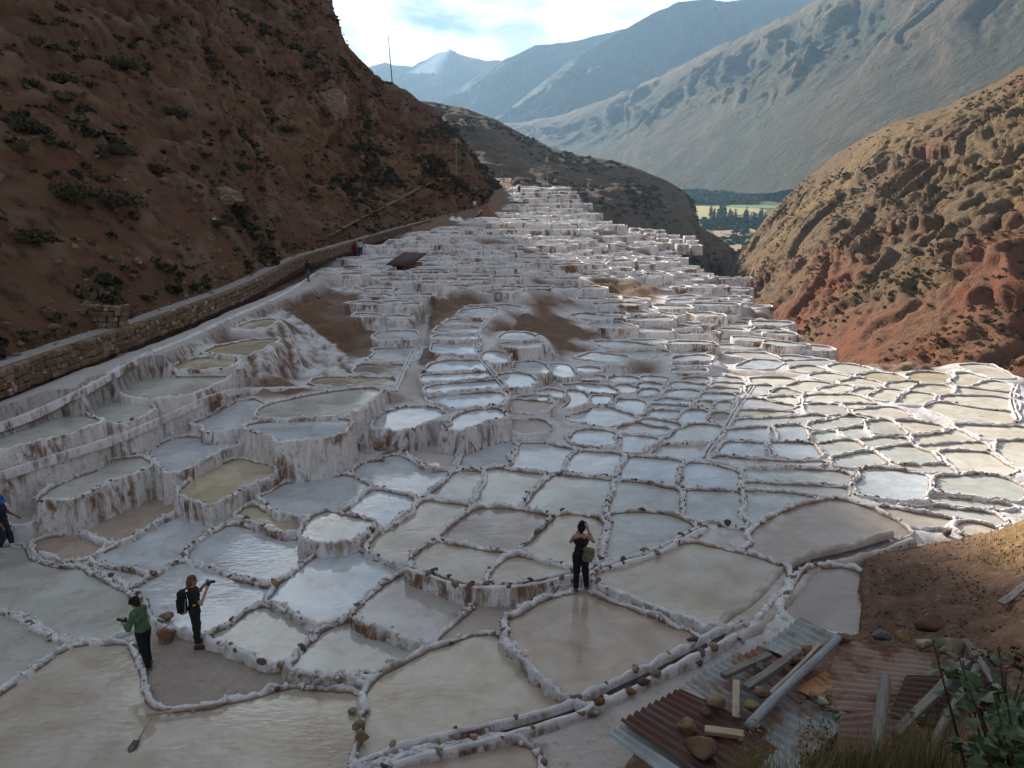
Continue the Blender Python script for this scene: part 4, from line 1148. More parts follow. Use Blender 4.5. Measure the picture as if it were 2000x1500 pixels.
# right hillside across the ravine
crest = [tuple(aty(*a)) for a in [(1436, 505, 262), (1470, 462, 250), (1500, 420, 240), (1570, 352, 220), (1640, 298, 205), (1700, 262, 192), (1760, 232, 182), (1850, 205, 172), (1920, 172, 162), (2000, 130, 152)]]
crest += [(112, 135, 42), (140, 105, 62), (160, 60, 78), (165, -10, 80)]
foot = [(70, 268, -31), (64, 235, -29), (58, 205, -27.5), (51, 165, -25), (46, 135, -22), (43.5, 112, -20.5), (42, 90, -18.5), (44, 74, -17), (50, 62, -16), (58, 52, -15), (66, 40, -14), (74, 20, -13), (80, -20, -12)]
foot = [tuple(np.array(f) + (np.array(f) - np.array(c_)) * 0.22) for f, c_ in zip(foot, crest)]
def tint_right(q, T, V, n1, gl):
    t = np.tile(np.array([0.22, 0.148, 0.085]), (len(q), 1))
    red = np.clip(2.8 * (0.46 - V) + 1.6 * fbm(q * 0.05 + 5, 4) + 0.1, 0, 1)
    red = np.maximum(red, np.clip(5 * (fbm(q * np.array([0.03, 0.05, 0.06]) + 50, 4) - 0.22), 0, 1))[:, None]
    t = t * (1 - red) + np.array([0.30, 0.105, 0.058]) * red
    gr = np.clip(3.0 * (fbm(q * 0.035 + 90, 3) - 0.05) + 0.4 * (V - 0.5), 0, 1)[:, None]
    t = t * (1 - 0.6 * gr) + np.array([0.36, 0.255, 0.11]) * 0.6 * gr
    return t
rh, RH_Q = slope('right_hillside', crest, foot, MATS['hill_soil'], 380, 230, 1.6, 0.07, tint_right, gully=4.0, gfreq=0.03, prof=0.95, seed=3.0)

# dark ridge behind the salt terraces
crest = [tuple(aty(*a)) for a in [(700, 200, 335), (830, 199, 330), (900, 208, 330), (960, 229, 328), (1020, 262, 325), (1080, 291, 320), (1140, 304, 316), (1200, 312, 310), (1250, 330, 305), (1300, 352, 300), (1335, 372, 296), (1352, 390, 294), (1362, 440, 290), (1400, 462, 285), (1440, 494, 280)]]
foot = [(-60, 262, 2), (-42, 250, 1), (-28, 236, 0.5), (-12, 222, 0), (2, 214, -3), (14, 208, -6), (26, 205, -10), (36, 206, -15), (45, 210, -20), (52, 218, -24), (58, 228, -26.5), (63, 238, -28), (66, 248, -29), (70, 258, -30), (75, 270, -31)]
def tint_mid(q, T, V, n1, gl):
    t = np.tile(np.array([0.115, 0.072, 0.046]), (len(q), 1))
    k = np.clip(2.2 * fbm(q * 0.03 + 22, 4) + 0.15, 0, 1)[:, None]
    t = t * (1 - 0.5 * k) + np.array([0.16, 0.098, 0.058]) * 0.5 * k
    r = np.clip((T - 0.72) * 5, 0, 1)[:, None]
    return t * (1 - 0.5 * r) + np.array([0.17, 0.085, 0.055]) * 0.5 * r
mr, MR_Q = slope('dark_ridge', crest, foot, MATS['hill_soil'], 240, 110, 5.0, 0.03, tint_mid, gully=4.0, gfreq=0.03, seed=9.0)

# valley floor and its fields, rising gently to the foot of the mountain
def valley_z(X, Y):
    return -31 + (np.asarray(Y) - 430) * 0.078 + 0 * np.asarray(X)
xs = np.linspace(-150, 900, 60); ys = np.linspace(300, 1150, 60)
A, B = np.meshgrid(xs, ys, indexing='ij')
vq = np.column_stack([A.ravel(), B.ravel(), valley_z(A, B).ravel()])
vo = mesh_obj('valley_floor', vq, grid_faces(60, 60), MATS['far_slope'])
set_attr(vo.data, 'tint', np.tile(np.array([0.17, 0.19, 0.085]), (len(vq), 1)))
tag(vo, kind='structure')
def valley_pt(px, py):
    d = ray(px, py)
    # solve z(Y)
    a = d.z / d.y
    Y = (-31 - 430 * 0.078) / (a - 0.078)
    return np.array([d.x / d.y * Y, Y, a * Y])
simple('field_straw', (0.42, 0.34, 0.15), (0.30, 0.27, 0.11), 0.02, 0.95, 0)
simple('field_green', (0.16, 0.22, 0.075), (0.11, 0.17, 0.06), 0.03, 0.95, 0)
simple('field_earth', (0.36, 0.25, 0.16), (0.30, 0.22, 0.13), 0.03, 0.95, 0)
FIELDS = [('field_straw', [(1340, 402), (1420, 404), (1490, 408), (1500, 416), (1440, 420), (1372, 429), (1340, 430)]),
          ('field_green', [(1420, 400), (1520, 402), (1540, 407), (1430, 407)]),
          ('field_earth', [(1390, 452), (1430, 450), (1470, 447), (1480, 455), (1440, 463), (1400, 464)]),
          ('field_green', [(1400, 466), (1470, 464), (1460, 474), (1410, 476)]),
          ('field_earth', [(1415, 479), (1450, 478), (1445, 492), (1430, 496)]),
          ('field_green', [(1450, 379), (1560, 378), (1580, 386), (1460, 388)])]
for k, (m, pl) in enumerate(FIELDS):
    pts = chaikin(np.array([valley_pt(*p_) for p_ in pl]), 2)
    if area2(pts) < 0: pts = pts[::-1]
    pts[:, 2] += 0.25 + 0.05 * k
    o = mesh_obj('field', pts, [np.arange(len(pts))], MATS[m], smooth=False)
    tag(o, kind='structure')

# the big slope right of the valley
crest = [tuple(aty(*a)) for a in [(900, 250, 2100), (1030, 238, 2000), (1110, 222, 1900), (1200, 187, 1800), (1290, 150, 1650), (1400, 95, 1500), (1470, 62, 1420), (1530, 38, 1350), (1600, 0, 1260), (1700, -60, 1150), (1850, -150, 1020), (2100, -260, 880), (2500, -330, 750)]]
foot = [np.array(aty(x, 374, Y)) for x, Y in ((900, 1350), (1000, 1280), (1100, 1210), (1180, 1150), (1260, 1080), (1340, 1000), (1420, 900), (1500, 800), (1560, 730))] + [np.array(aty(1700, 395, 620)), np.array(aty(1900, 400, 540)), np.array(aty(2200, 400, 460)), np.array(aty(2500, 400, 400))]
def tint_m1(q, T, V, n1, gl):
    t = np.tile(np.array([0.075, 0.072, 0.045]), (len(q), 1))
    k = np.clip((gl - 0.45) * 2.2 + (V - 0.55) * 0.9, 0, 1)[:, None]
    t = t * (1 - k) + np.array([0.20, 0.15, 0.09]) * k
    g = np.clip(2.2 * fbm(q * 0.006 + 40, 4) + 0.35, 0, 1)[:, None] * (1 - k)
    return t * (1 - 0.6 * g) + np.array([0.055, 0.07, 0.04]) * 0.6 * g
m1, M1_Q = slope('mountain_slope', crest, foot, MATS['mountain'], 320, 170, 12, 0.005, tint_m1, gully=40, gfreq=0.0065, seed=1.7, keep_crest=0.25, gstart=0.32)

def tint_blue(q, T, V, n1, gl):
    t = np.tile(np.array([0.09, 0.09, 0.065]), (len(q), 1))
    k = np.clip((gl - 0.4) * 1.5, 0, 1)[:, None]
    return t * (1 - k) + np.array([0.15, 0.125, 0.085]) * k
crest = [tuple(aty(*a)) for a in [(880, 300, 2300), (985, 222, 2300), (1050, 170, 2300), (1115, 118, 2300), (1160, 88, 2300), (1205, 62, 2300), (1260, 33, 2300), (1325, 4, 2300), (1375, 0, 2300), (1415, 3, 2300), (1470, -5, 2300), (1560, -5, 2300), (1700, -10, 2300), (1900, -10, 2300)]]
foot = [tuple(aty(*a)) for a in [(900, 330, 1900), (1040, 330, 1900), (1150, 330, 1900), (1300, 330, 1900), (1450, 330, 1900), (1600, 330, 1900), (1900, 330, 1900)]]
slope('mountain_behind', crest, foot, MATS['mountain'], 200, 90, 40, 0.003, tint_blue, gully=90, gfreq=0.0030, seed=5.2, keep_crest=0.12)
crest = [tuple(aty(*a)) for a in [(860, 200, 2700), (930, 150, 2700), (985, 116, 2700), (1010, 106, 2700), (1045, 88, 2700), (1075, 87, 2700), (1110, 84, 2700), (1150, 74, 2700), (1190, 64, 2700), (1260, 50, 2700), (1340, 40, 2700)]]
foot = [tuple(aty(*a)) for a in [(840, 320, 2350), (1000, 320, 2350), (1350, 320, 2350)]]
slope('mountain_blue', crest, foot, MATS['mountain'], 160, 80, 50, 0.0025, tint_blue, gully=110, gfreq=0.0026, seed=8.1, keep_crest=0.1)
def tint_snow(q, T, V, n1, gl):
    t = np.tile(np.array([0.20, 0.20, 0.20]), (len(q), 1))
    gx, gy = to_px(q[:, 0], q[:, 1], q[:, 2])
    cx = 872 - (gy - 95) * 0.95
    s = np.clip(1.6 - np.abs(gx - cx) / (9 + (gy - 95) * 0.34) + 1.2 * n1, 0, 1) * (gy < 143) * (gy > 92)
    s2 = np.clip(3 * (V - 0.82) + 2.4 * n1 - 0.2, 0, 1) * 0.55
    s = np.maximum(s, s2)[:, None]
    return t * (1 - s) + np.array([0.95, 0.96, 0.97]) * s
nbm = NB('snow_rock'); ac = attr_out(nbm, 'tint'); nbm.color(ac); nbm.rough(0.8)
crest = [tuple(aty(*a)) for a in [(640, 150, 3000), (700, 138, 3000), (735, 127, 3000), (752, 122, 3000), (770, 128, 3000), (790, 128, 3000), (805, 131, 3000), (818, 122, 3000), (832, 117, 3000), (846, 108, 3000), (858, 101, 3000), (868, 100, 3000), (878, 94, 3000), (886, 99, 3000), (896, 106, 3000), (912, 110, 3000), (930, 113, 3000), (950, 118, 3000), (975, 116, 3000), (1010, 130, 3000), (1060, 135, 3000), (1150, 150, 3000)]]
foot = [tuple(aty(*a)) for a in [(600, 330, 2650), (850, 330, 2650), (1150, 330, 2650)]]
slope('snow_peak_range', crest, foot, MATS['snow_rock'], 220, 80, 60, 0.003, tint_snow, gully=90, gfreq=0.0035, seed=2.2, keep_crest=0.10)

# wide base ground that carries on to the horizon
g = 4000
o = mesh_obj('ground', [(-g, -2000, -60), (g, -2000, -60), (g, 3400, -60), (-g, 3400, -60)], [[0, 1, 2, 3]], MATS['far_slope'], smooth=False)
set_attr(o.data, 'tint', np.tile(np.array([0.16, 0.14, 0.09]), (4, 1)))
tag(o, kind='structure')

# ================================================================== haze
HAZE_DENS = 0.00015
hz = bpy.data.materials.new('haze_air'); hz.use_nodes = True
t = hz.node_tree; t.nodes.clear()
ho = t.nodes.new('ShaderNodeOutputMaterial'); pv = t.nodes.new('ShaderNodeVolumePrincipled')
pv.inputs['Color'].default_value = (0.42, 0.70, 1.0, 1)
pv.inputs['Density'].default_value = HAZE_DENS
pv.inputs['Anisotropy'].default_value = 0.25
t.links.new(pv.outputs[0], ho.inputs['Volume'])
bx0, bx1, by0, by1, bz0, bz1 = -4100, 4100, -2100, 3450, -61, 640
hv = [(x, y, z) for x in (bx0, bx1) for y in (by0, by1) for z in (bz0, bz1)]
hf = [[0, 1, 3, 2], [4, 6, 7, 5], [0, 4, 5, 1], [2, 3, 7, 6], [0, 2, 6, 4], [1, 5, 7, 3]]
o = mesh_obj('haze', hv, hf, hz, smooth=False)
tag(o, 'thin blue haze filling the whole valley', 'haze', kind='stuff')

# ================================================================== things
# ---- dry stone walls
def block_mesh(seed):
    r = np.random.default_rng(seed)
    bm = bmesh.new()
    bmesh.ops.create_cube(bm, size=1.0)
    bmesh.ops.bevel(bm, geom=list(bm.edges), offset=0.16, segments=1, affect='EDGES')
    for v in bm.verts:
        v.co += Vector(r.uniform(-0.07, 0.07, 3))
    me = bpy.data.meshes.new('stone'); bm.to_mesh(me); bm.free()
    me.materials.append(MATS['stone'])
    return me
BLOCKS = [block_mesh(i) for i in range(10)]
BLOCK_V = [np.array([tuple(v.co) for v in m.vertices]) for m in BLOCKS]
BLOCK_F = [[list(p_.vertices) for p_ in m.polygons] for m in BLOCKS]
WALL_COLS = [(0.30, 0.205, 0.13), (0.24, 0.155, 0.095), (0.36, 0.255, 0.165), (0.20, 0.14, 0.095), (0.28, 0.17, 0.10)]
def stone_wall(label, line, hgt, courses, thick, single_n, core_mat='soil_clod', lean=0.08):
    line = np.asarray(line, float)
    mid = line[len(line) // 2].copy(); mid[2] -= hgt
    root = empty('dry_stone_wall', mid)
    tag(root, label, 'stone wall')
    seglen = np.concatenate([[0], np.cumsum(np.linalg.norm(np.diff(line[:, :2], axis=0), axis=1))])
    # earth core behind the stones
    tt = np.gradient(line[:, :2], axis=0); tt /= np.linalg.norm(tt, axis=1)[:, None] + 1e-9
    nn = np.stack([tt[:, 1], -tt[:, 0]], -1)
    rows = []
    for o_, dz in ((-thick, -0.03), (-0.03, -0.05), (0.0, -hgt - 0.5), (-thick, -hgt - 0.5)):
        a = line.copy(); a[:, :2] += nn * o_; a[:, 2] += dz; rows.append(a)
    v = np.stack(rows, 1)
    mesh_obj('core', v.reshape(-1, 3), grid_faces(len(line), 4), MATS[core_mat], root, mid)
    items = []
    for c_ in range(courses):
        s = RNG.uniform(0, 0.3)
        ch = hgt / courses
        while s < seglen[-1]:
            w_ = RNG.uniform(0.24, 0.58)
            m = s + w_ / 2
            x = np.array([np.interp(m, seglen, line[:, k]) for k in range(3)])
            t2 = np.array([np.interp(m, seglen, tt[:, k]) for k in range(2)]); n2 = np.array([t2[1], -t2[0]])
            z_ = x[2] - hgt + ch * (c_ + 0.5) + RNG.uniform(-.03, .03)
            pos = np.array([*(x[:2] + n2 * (0.02 + lean * (1 - (c_ + .5) / courses) + RNG.uniform(-.03, .04))), z_])
            items.append((np.linalg.norm(pos), pos, w_ * 1.02, math.atan2(t2[1], t2[0]), ch * RNG.uniform(0.92, 1.12)))
            s += w_
    items.sort(key=lambda a: a[0])
    rest_v, rest_f, k0 = [], [], 0
    for i, (d_, pos, w_, a, ch) in enumerate(items):
        bi = int(RNG.integers(0, 10))
        if i < single_n:
            o = link('stone', BLOCKS[bi], root)
            o.location = pos - mid
            o.scale = (w_, RNG.uniform(0.22, 0.32), ch)
            o.rotation_euler = (RNG.uniform(-.08, .08), RNG.uniform(-.1, .1), a + RNG.uniform(-.1, .1))
            o.color = (*(np.array(WALL_COLS[int(RNG.integers(0, 5))]) * RNG.uniform(0.62, 0.98)), 1)
        else:
            V = BLOCK_V[bi] * np.array([w_, 0.28, ch]); ca, sa = math.cos(a), math.sin(a)
            V = np.stack([V[:, 0] * ca - V[:, 1] * sa, V[:, 0] * sa + V[:, 1] * ca, V[:, 2]], -1) + pos
            rest_v.append(V); rest_f += [[q_ + k0 for q_ in f_] for f_ in BLOCK_F[bi]]; k0 += len(V)
    if rest_v:
        o = mesh_obj('far_stones', np.vstack(rest_v), rest_f, MATS['stone'], root, mid, smooth=False)
        o.color = (0.22, 0.145, 0.092, 1); o['kind'] = 'stuff'
m_ = (path_out[:, 1] > 14) & (path_out[:, 1] < 150)
wall_line = path_out[m_].copy(); wall_line[:, 2] += 0.10
stone_wall('long tan dry stone wall holding up the dirt path on the left', wall_line, 0.92, 4, 0.3, 298)
wl = np.array([list(at(x, y, -4.6)) for x, y in [(118, 602), (150, 596), (190, 592), (225, 598), (270, 595)]])
wl[:, 0] -= 0.6
wl = resample(chaikin_open(wl), 0.4, False)
stone_wall('short dry stone wall in the hillside just above the path', wl, 1.0, 4, 0.3, 120)

# ---- brine channels
def hit(px, py, dmax=400, objs=None):
    dg = bpy.context.evaluated_depsgraph_get()
    d = ray(px, py).normalized()
    r_, loc, nr, idx, ob, mt = SC.ray_cast(dg, Vector((0, 0, 0)), d)
    k = 0
    org = Vector((0, 0, 0))
    while r_ and ob.name.startswith('haze') and k < 6:
        org = loc + d * 0.01
        r_, loc, nr, idx, ob, mt = SC.ray_cast(dg, org, d); k += 1
    return loc if r_ else None
bpy.context.view_layer.update()
def channel(label, pts, width, bank_w, bank_h, bed='channel_bed', name='brine_channel', stones=True, bank='salt_crust', snap=False):
    if snap:
        dense = resample(chaikin_open(np.array([(x, y) for x, y, z in pts], float)), 14, False)
        c = []
        for x, y in dense:
            h_ = hit(x, y)
            if h_ is not None and (not c or abs(h_.z - c[-1][2]) < 0.5): c.append(list(h_))
        c = np.array(c)
    else:
        c = np.array([list(at(x, y, z)) for x, y, z in pts])
    c = resample(chaikin_open(c), 0.18, False)
    tt = np.gradient(c[:, :2], axis=0); tt /= np.linalg.norm(tt, axis=1)[:, None] + 1e-9
    nn = np.stack([tt[:, 1], -tt[:, 0]], -1)
    mid = c[len(c) // 2].copy()
    root = empty(name, mid)
    tag(root, label, 'channel')
    N = len(c)
    hw = width / 2 * (1 + 0.25 * fbm(np.column_stack([c[:, :2] * 0.9, np.zeros(N)]), 2))
    v = np.zeros((N, 3, 3))
    for j, s in enumerate((-1.3, 0, 1.3)):
        v[:, j, :2] = c[:, :2] + nn * (hw * s)[:, None]; v[:, j, 2] = c[:, 2] - (0.0 if snap else 0.05)
    mesh_obj('bed', v.reshape(-1, 3), grid_faces(N, 3), MATS[bed], root, mid)
    for sd in (-1, 1):
        l1 = fbm(np.column_stack([c[:, :2] * 1.9, np.full(N, sd * 5.0)]), 3)
        l2 = fbm(np.column_stack([c[:, :2] * 6.0, np.full(N, sd * 9.0)]), 2)
        bh = bank_h * np.clip(1 + 0.9 * l1 + 0.5 * l2, 0.4, 2)
        bw = bank_w * np.clip(1 + 0.8 * l1 + 0.3 * l2, 0.5, 2)
        rows = [(hw * 0.98, c[:, 2] - 0.12), (hw * 1.0 + 0.03 * l2, c[:, 2] + 0.55 * bh), (hw + 0.25 * bw, c[:, 2] + bh), (hw + 0.7 * bw, c[:, 2] + 0.9 * bh), (hw + bw, c[:, 2] + 0.3 * bh), (hw + bw * 1.15, c[:, 2] - (0.25 if snap else 0.6))]
        v = np.zeros((N, len(rows), 3))
        for j, (o_, z_) in enumerate(rows):
            v[:, j, :2] = c[:, :2] + nn * (o_ * sd)[:, None]; v[:, j, 2] = z_
        b = mesh_obj('bank', v.reshape(-1, 3), grid_faces(N, len(rows)), MATS[bank], root, mid)
        if stones:
            k = RNG.uniform(0, 6)
            while k < N - 1:
                j = int(k); k += RNG.uniform(1.2, 7.0)
                r = RNG.uniform(0.05, 0.15)
                s = link('stone', STONES[int(RNG.integers(0, 9))], b)
                s.location = np.array([*(c[j, :2] + nn[j] * sd * (hw[j] + bw[j] * RNG.uniform(0.3, 0.9))), c[j, 2] + bh[j] * 0.85]) - mid
                s.scale = (r * 1.3, r, r); s.rotation_euler = (RNG.uniform(-.4, .4), 0, RNG.uniform(0, 6))
                s.color = (*STONE_COLS[int(RNG.integers(0, 6))], 1)
    return root
simple('salt_dirty', (0.52, 0.45, 0.40), (0.34, 0.26, 0.21), 2.2, 0.85, 0.7, 0.06)
channel('dark brine channel with stone lined salt banks along the bottom', [(690, 1520, -9.25), (740, 1492, -9.2), (830, 1468, -9.15), (950, 1440, -9.1), (1060, 1412, -9.05), (1130, 1388, -9.0), (1200, 1352, -8.98), (1300, 1303, -8.95), (1380, 1262, -8.92), (1425, 1238, -8.9)], 0.26, 0.12, 0.13)
channel('wide dark channel bending past the brown ponds to the dirt bank', [(1418, 1243, -8.95), (1450, 1222, -8.95), (1495, 1188, -8.95), (1530, 1150, -8.96), (1556, 1117, -8.97), (1590, 1098, -8.98), (1640, 1088, -9.0), (1700, 1072, -9.0), (1760, 1052, -9.05)], 0.46, 0.22, 0.14, stones=False, bank='salt_dirty')
channel('narrow dark channel running past the standing person', [(800, 1114, -9.28), (850, 1128, -9.22), (900, 1145, -9.15), (960, 1150, -9.1), (1040, 1142, -9.0), (1110, 1126, -8.95), (1180, 1112, -8.9), (1250, 1091, -8.88), (1300, 1072, -8.88), (1335, 1050, -8.9), (1380, 1030, -8.95)], 0.11, 0.10, 0.10)
for lab, pts, w_ in [('thin channel along the crest of the first left terrace', [(-40, 934, -7.75), (60, 903, -7.75), (140, 877, -7.75), (225, 853, -7.75), (330, 807, -7.75), (400, 775, -7.75), (455, 759, -7.75), (520, 758, -7.75), (600, 757, -7.75), (650, 755, -7.75)], 0.06),
                     ('thin channel along the rim of the grey shelf below the path', [(-30, 836, -6.4), (60, 806, -6.4), (190, 744, -6.55), (260, 700, -6.55), (330, 676, -6.55), (400, 645, -6.55), (455, 618, -6.55), (520, 592, -6.55), (570, 566, -6.6), (600, 545, -6.6), (625, 528, -6.55)], 0.07),
                     ('winding channel between the stepped pools and the terraces', [(976, 792, -8.6), (1000, 770, -8.55), (978, 748, -8.5), (965, 730, -8.5), (945, 708, -8.45), (930, 690, -8.4), (926, 660, -8.3), (940, 640, -8.2), (965, 610, -7.9)], 0.07),
                     ('channel snaking down the trodden white track', [(770, 765, -8.45), (783, 735, -8.45), (798, 705, -8.4), (806, 685, -8.4), (822, 668, -8.3)], 0.07),
                     ('channel on the sunlit right edge of the plateau', [(1985, 752, -9.85), (1975, 770, -9.8), (1976, 790, -9.75), (1990, 820, -9.7)], 0.08),
                     ('cracked channel between field and plateau', [(1376, 895, -9.35), (1384, 875, -9.35), (1400, 860, -9.35), (1412, 843, -9.4), (1425, 822, -9.45), (1437, 800, -9.5), (1455, 778, -9.6), (1470, 755, -9.7)], 0.08)]:
    channel(lab, pts, w_, 0.10, 0.05, stones=False, snap=True)

# ---- adobe hut with rusty roof on the terraces
def ext_box(v0, size, rz=0.0):
    sx, sy, sz = size
    b = np.array([(x * sx / 2, y * sy / 2, z * sz) for x in (-1, 1) for y in (-1, 1) for z in (0, 1)])
    c, s = math.cos(rz), math.sin(rz)
    b = np.stack([b[:, 0] * c - b[:, 1] * s, b[:, 0] * s + b[:, 1] * c, b[:, 2]], -1) + np.array(v0)
    return b, [[0, 1, 3, 2], [4, 6, 7, 5], [0, 4, 5, 1], [2, 3, 7, 6], [0, 2, 6, 4], [1, 5, 7, 3]]
hp = np.array(aty(796, 532, 74))
hut = empty('adobe_hut', hp, R(-34))
tag(hut, 'small brown adobe hut with a dark rusty roof on the terraces', 'hut')
def hut_part(name, verts, faces, mat):
    return link(name, make_mesh(name, verts, faces, mat, False), hut)
b, f = ext_box((0, 0, -0.8), (2.1, 1.9, 1.75)); hut_part('wall', b, f, MATS['adobe'])
roofm = simple('rusty_roof', (0.055, 0.026, 0.018), (0.10, 0.045, 0.03), 2, 0.8, 0.3)
b = np.array([(-1.5, -1.35, 0.72), (1.45, -1.35, 0.72), (1.45, 1.3, 1.75), (-1.5, 1.3, 1.75), (-1.5, -1.35, 0.79), (1.45, -1.35, 0.79), (1.45, 1.3, 1.82), (-1.5, 1.3, 1.82)])
hut_part('roof', b, [[0, 3, 2, 1], [4, 5, 6, 7], [0, 1, 5, 4], [1, 2, 6, 5], [2, 3, 7, 6], [3, 0, 4, 7]], roofm)
b = np.array([(-0.45, -0.96, -0.6), (0.25, -0.96, -0.6), (0.25, -0.96, 0.6), (-0.45, -0.96, 0.6)])
hut_part('doorway_dark', b, [[0, 1, 2, 3]], MATS['dark_void'])  # flat near-black panel: the dark of an open doorway put in as colour

# ---- poles, sign, steps, heaps
def pole(label, p0, p1, r, mat='wood_grey', arm=None):
    p0, p1 = np.array(p0, float), np.array(p1, float)
    ax = p1 - p0
    ang = np.linspace(0, 2 * math.pi, 9)[:-1]
    u = np.cross(ax, [0, 1, 0.01]); u /= np.linalg.norm(u); w = np.cross(ax, u); w /= np.linalg.norm(w)
    v = []
    for t_, rr in ((-0.04, 1.0), (0.3, 0.95), (0.7, 0.8), (1.0, 0.62)):
        for a in ang:
            v.append(p0 + ax * t_ + (u * math.cos(a) + w * math.sin(a)) * r * rr)
    f = [[j * 8 + k, j * 8 + (k + 1) % 8, (j + 1) * 8 + (k + 1) % 8, (j + 1) * 8 + k] for j in range(3) for k in range(8)] + [[24 + k for k in range(8)]]
    o = mesh_obj('wooden_pole', v, f, MATS[mat], None, tuple(p0))
    tag(o, label, 'pole')
    return o
bpy.context.view_layer.update()
b0 = hit(767, 172) or Vector(aty(767, 172, 186))
b0 = np.array(b0); top = np.array(aty(758, 69, b0[1])); pole('tall leaning pole on the crest of the left hill', b0, top, 0.13)
for lab, (bx, by), (tx, ty), dY in [('thin pole standing on the lower left hill slope', (891, 342), (891, 270), 0), ('leaning pale pole at the nose of the hill', (987, 372), (979, 332), 0), ('thin pole beside the path bend at the far terraces', (1001, 415), (1001, 352), 0), ('thin pole on the far top terrace', (1069, 368), (1069, 334), 0)]:
    b0 = hit(bx, by)
    if b0 is None or b0.length > 330: b0 = Vector(aty(bx, by, 170))
    b0 = np.array(b0)
    pole(lab, b0, np.array(aty(tx, ty, b0[1])), 0.07, 'wood_pale')
b0 = hit(927, 410); b0 = np.array(b0) if b0 is not None else np.array(aty(927, 410, 140))
sg = empty('path_sign', b0)
tag(sg, 'small white sign board beside the far path', 'sign')
b, f = ext_box((0, 0, 0), (0.08, 0.08, 1.0)); link('post', make_mesh('post', b, f, MATS['wood_grey'], False), sg)
b, f = ext_box((0, -0.06, 0.75), (0.55, 0.05, 0.75)); link('board', make_mesh('board', b, f, MATS['salt_heap'], False), sg)
def heap(label, p0, r, h, mat='salt_heap', name='salt_heap', cat='salt heap', seed=0):
    ang = np.linspace(0, 2 * math.pi, 28, endpoint=False); v = np.zeros((28, 8, 3))
    for j, t_ in enumerate(np.linspace(0, 1, 8)):
        fl = 1 + 0.25 * fbm(np.column_stack([np.cos(ang) * 2, np.sin(ang) * 2, np.full(28, t_ * 2 + seed)]), 3)
        v[:, j, 0] = p0[0] + r * t_ * fl * np.cos(ang); v[:, j, 1] = p0[1] + r * t_ * fl * np.sin(ang)
        v[:, j, 2] = p0[2] + h * (1 - t_ ** 1.3) * fl - 0.1
    o = mesh_obj(name, v.reshape(-1, 3), grid_faces(28, 8, True)[:, ::-1], MATS[mat], None, tuple(p0))
    tag(o, label, cat, 'salt heaps' if name == 'salt_heap' else None)
for k, (x, y, lab) in enumerate([(884, 430, 'left one of two white salt heaps beside the far path'), (897, 431, 'right one of two white salt heaps beside the far path'), (1004, 392, 'left white salt heap at the far path bend'), (1014, 393, 'right white salt heap at the far path bend')]):
    p0 = hit(x, y)
    p0 = np.array(p0) if p0 is not None else np.array(aty(x, y, 130))
    heap(lab, p0, 0.8, 0.7, seed=k * 3.0)
p0 = np.array(aty(948, 430, 126))
heap('brown earth mound with steps beside the far path', p0, 2.6, 2.6, 'adobe', 'earth_mound', 'earth mound')
st = empty('earth_steps', p0 + np.array([-2.6, -1.6, 0]))
tag(st, 'flight of pale earth steps up the brown mound', 'steps')
for k in range(6):
    b, f = ext_box((k * 0.36, k * 0.1, k * 0.3 - 0.2), (0.5, 1.3, 0.34), R(8)); link('step', make_mesh('step', b, f, MATS['salt_mud'], False), st).color = (0.42, 0.33, 0.26, 1)

# ---- two boulders of tan rock on the left hill
def boulder(label, px, py, r, col, name='boulder', seed=1, sq=(1, 0.8, 0.7), z=None, sub=3, sink=0.25, cat='boulder', group=None, pos=None, mat='stone', jag=0.42):
    if pos is None:
        pos = hit(px, py) if z is None else at(px, py, z)
    pos = np.array(pos)
    bm = bmesh.new(); bmesh.ops.create_icosphere(bm, subdivisions=sub, radius=1.0)
    v = np.array([tuple(x.co) for x in bm.verts]); f = [[x.index for x in q_.verts] for q_ in bm.faces]; bm.free()
    pl = np.random.default_rng(seed).normal(size=(10, 3)); pl /= np.linalg.norm(pl, axis=1)[:, None]
    for n_ in pl:                                   # chip flat faces
        d_ = v @ n_
        v = v - np.clip(d_ - 0.60, 0, None)[:, None] * n_
    v = v * (1 + jag * fbm(v * 1.6 + seed * 5.1, 5, 0.6))[:, None] * np.array(sq) * r
    v[:, 2] += r * (sq[2] - sink)
    o = mesh_obj(name, v + pos, f, MATS[mat], None, tuple(pos), smooth=sub > 4)
    o.color = (*col, 1)
    tag(o, label, cat, group)
    return o
boulder('large pale tan rock face high on the left hill', 648, 225, 3.0, (0.25, 0.175, 0.12), seed=4, sq=(0.8, 1.0, 1.25), sub=5, sink=0.75, name='rock_outcrop', cat='rock', jag=0.55)
boulder('pale rubble outcrop on the lower left hill', 437, 395, 1.3, (0.27, 0.185, 0.125), seed=6, name='rock_outcrop', cat='rock', sq=(1.3, 0.9, 0.7), sub=5, sink=0.45, jag=0.6)
boulder('small white boulder lying on the left slope', 418, 432, 0.22, (0.7, 0.68, 0.65), seed=7, sub=2)

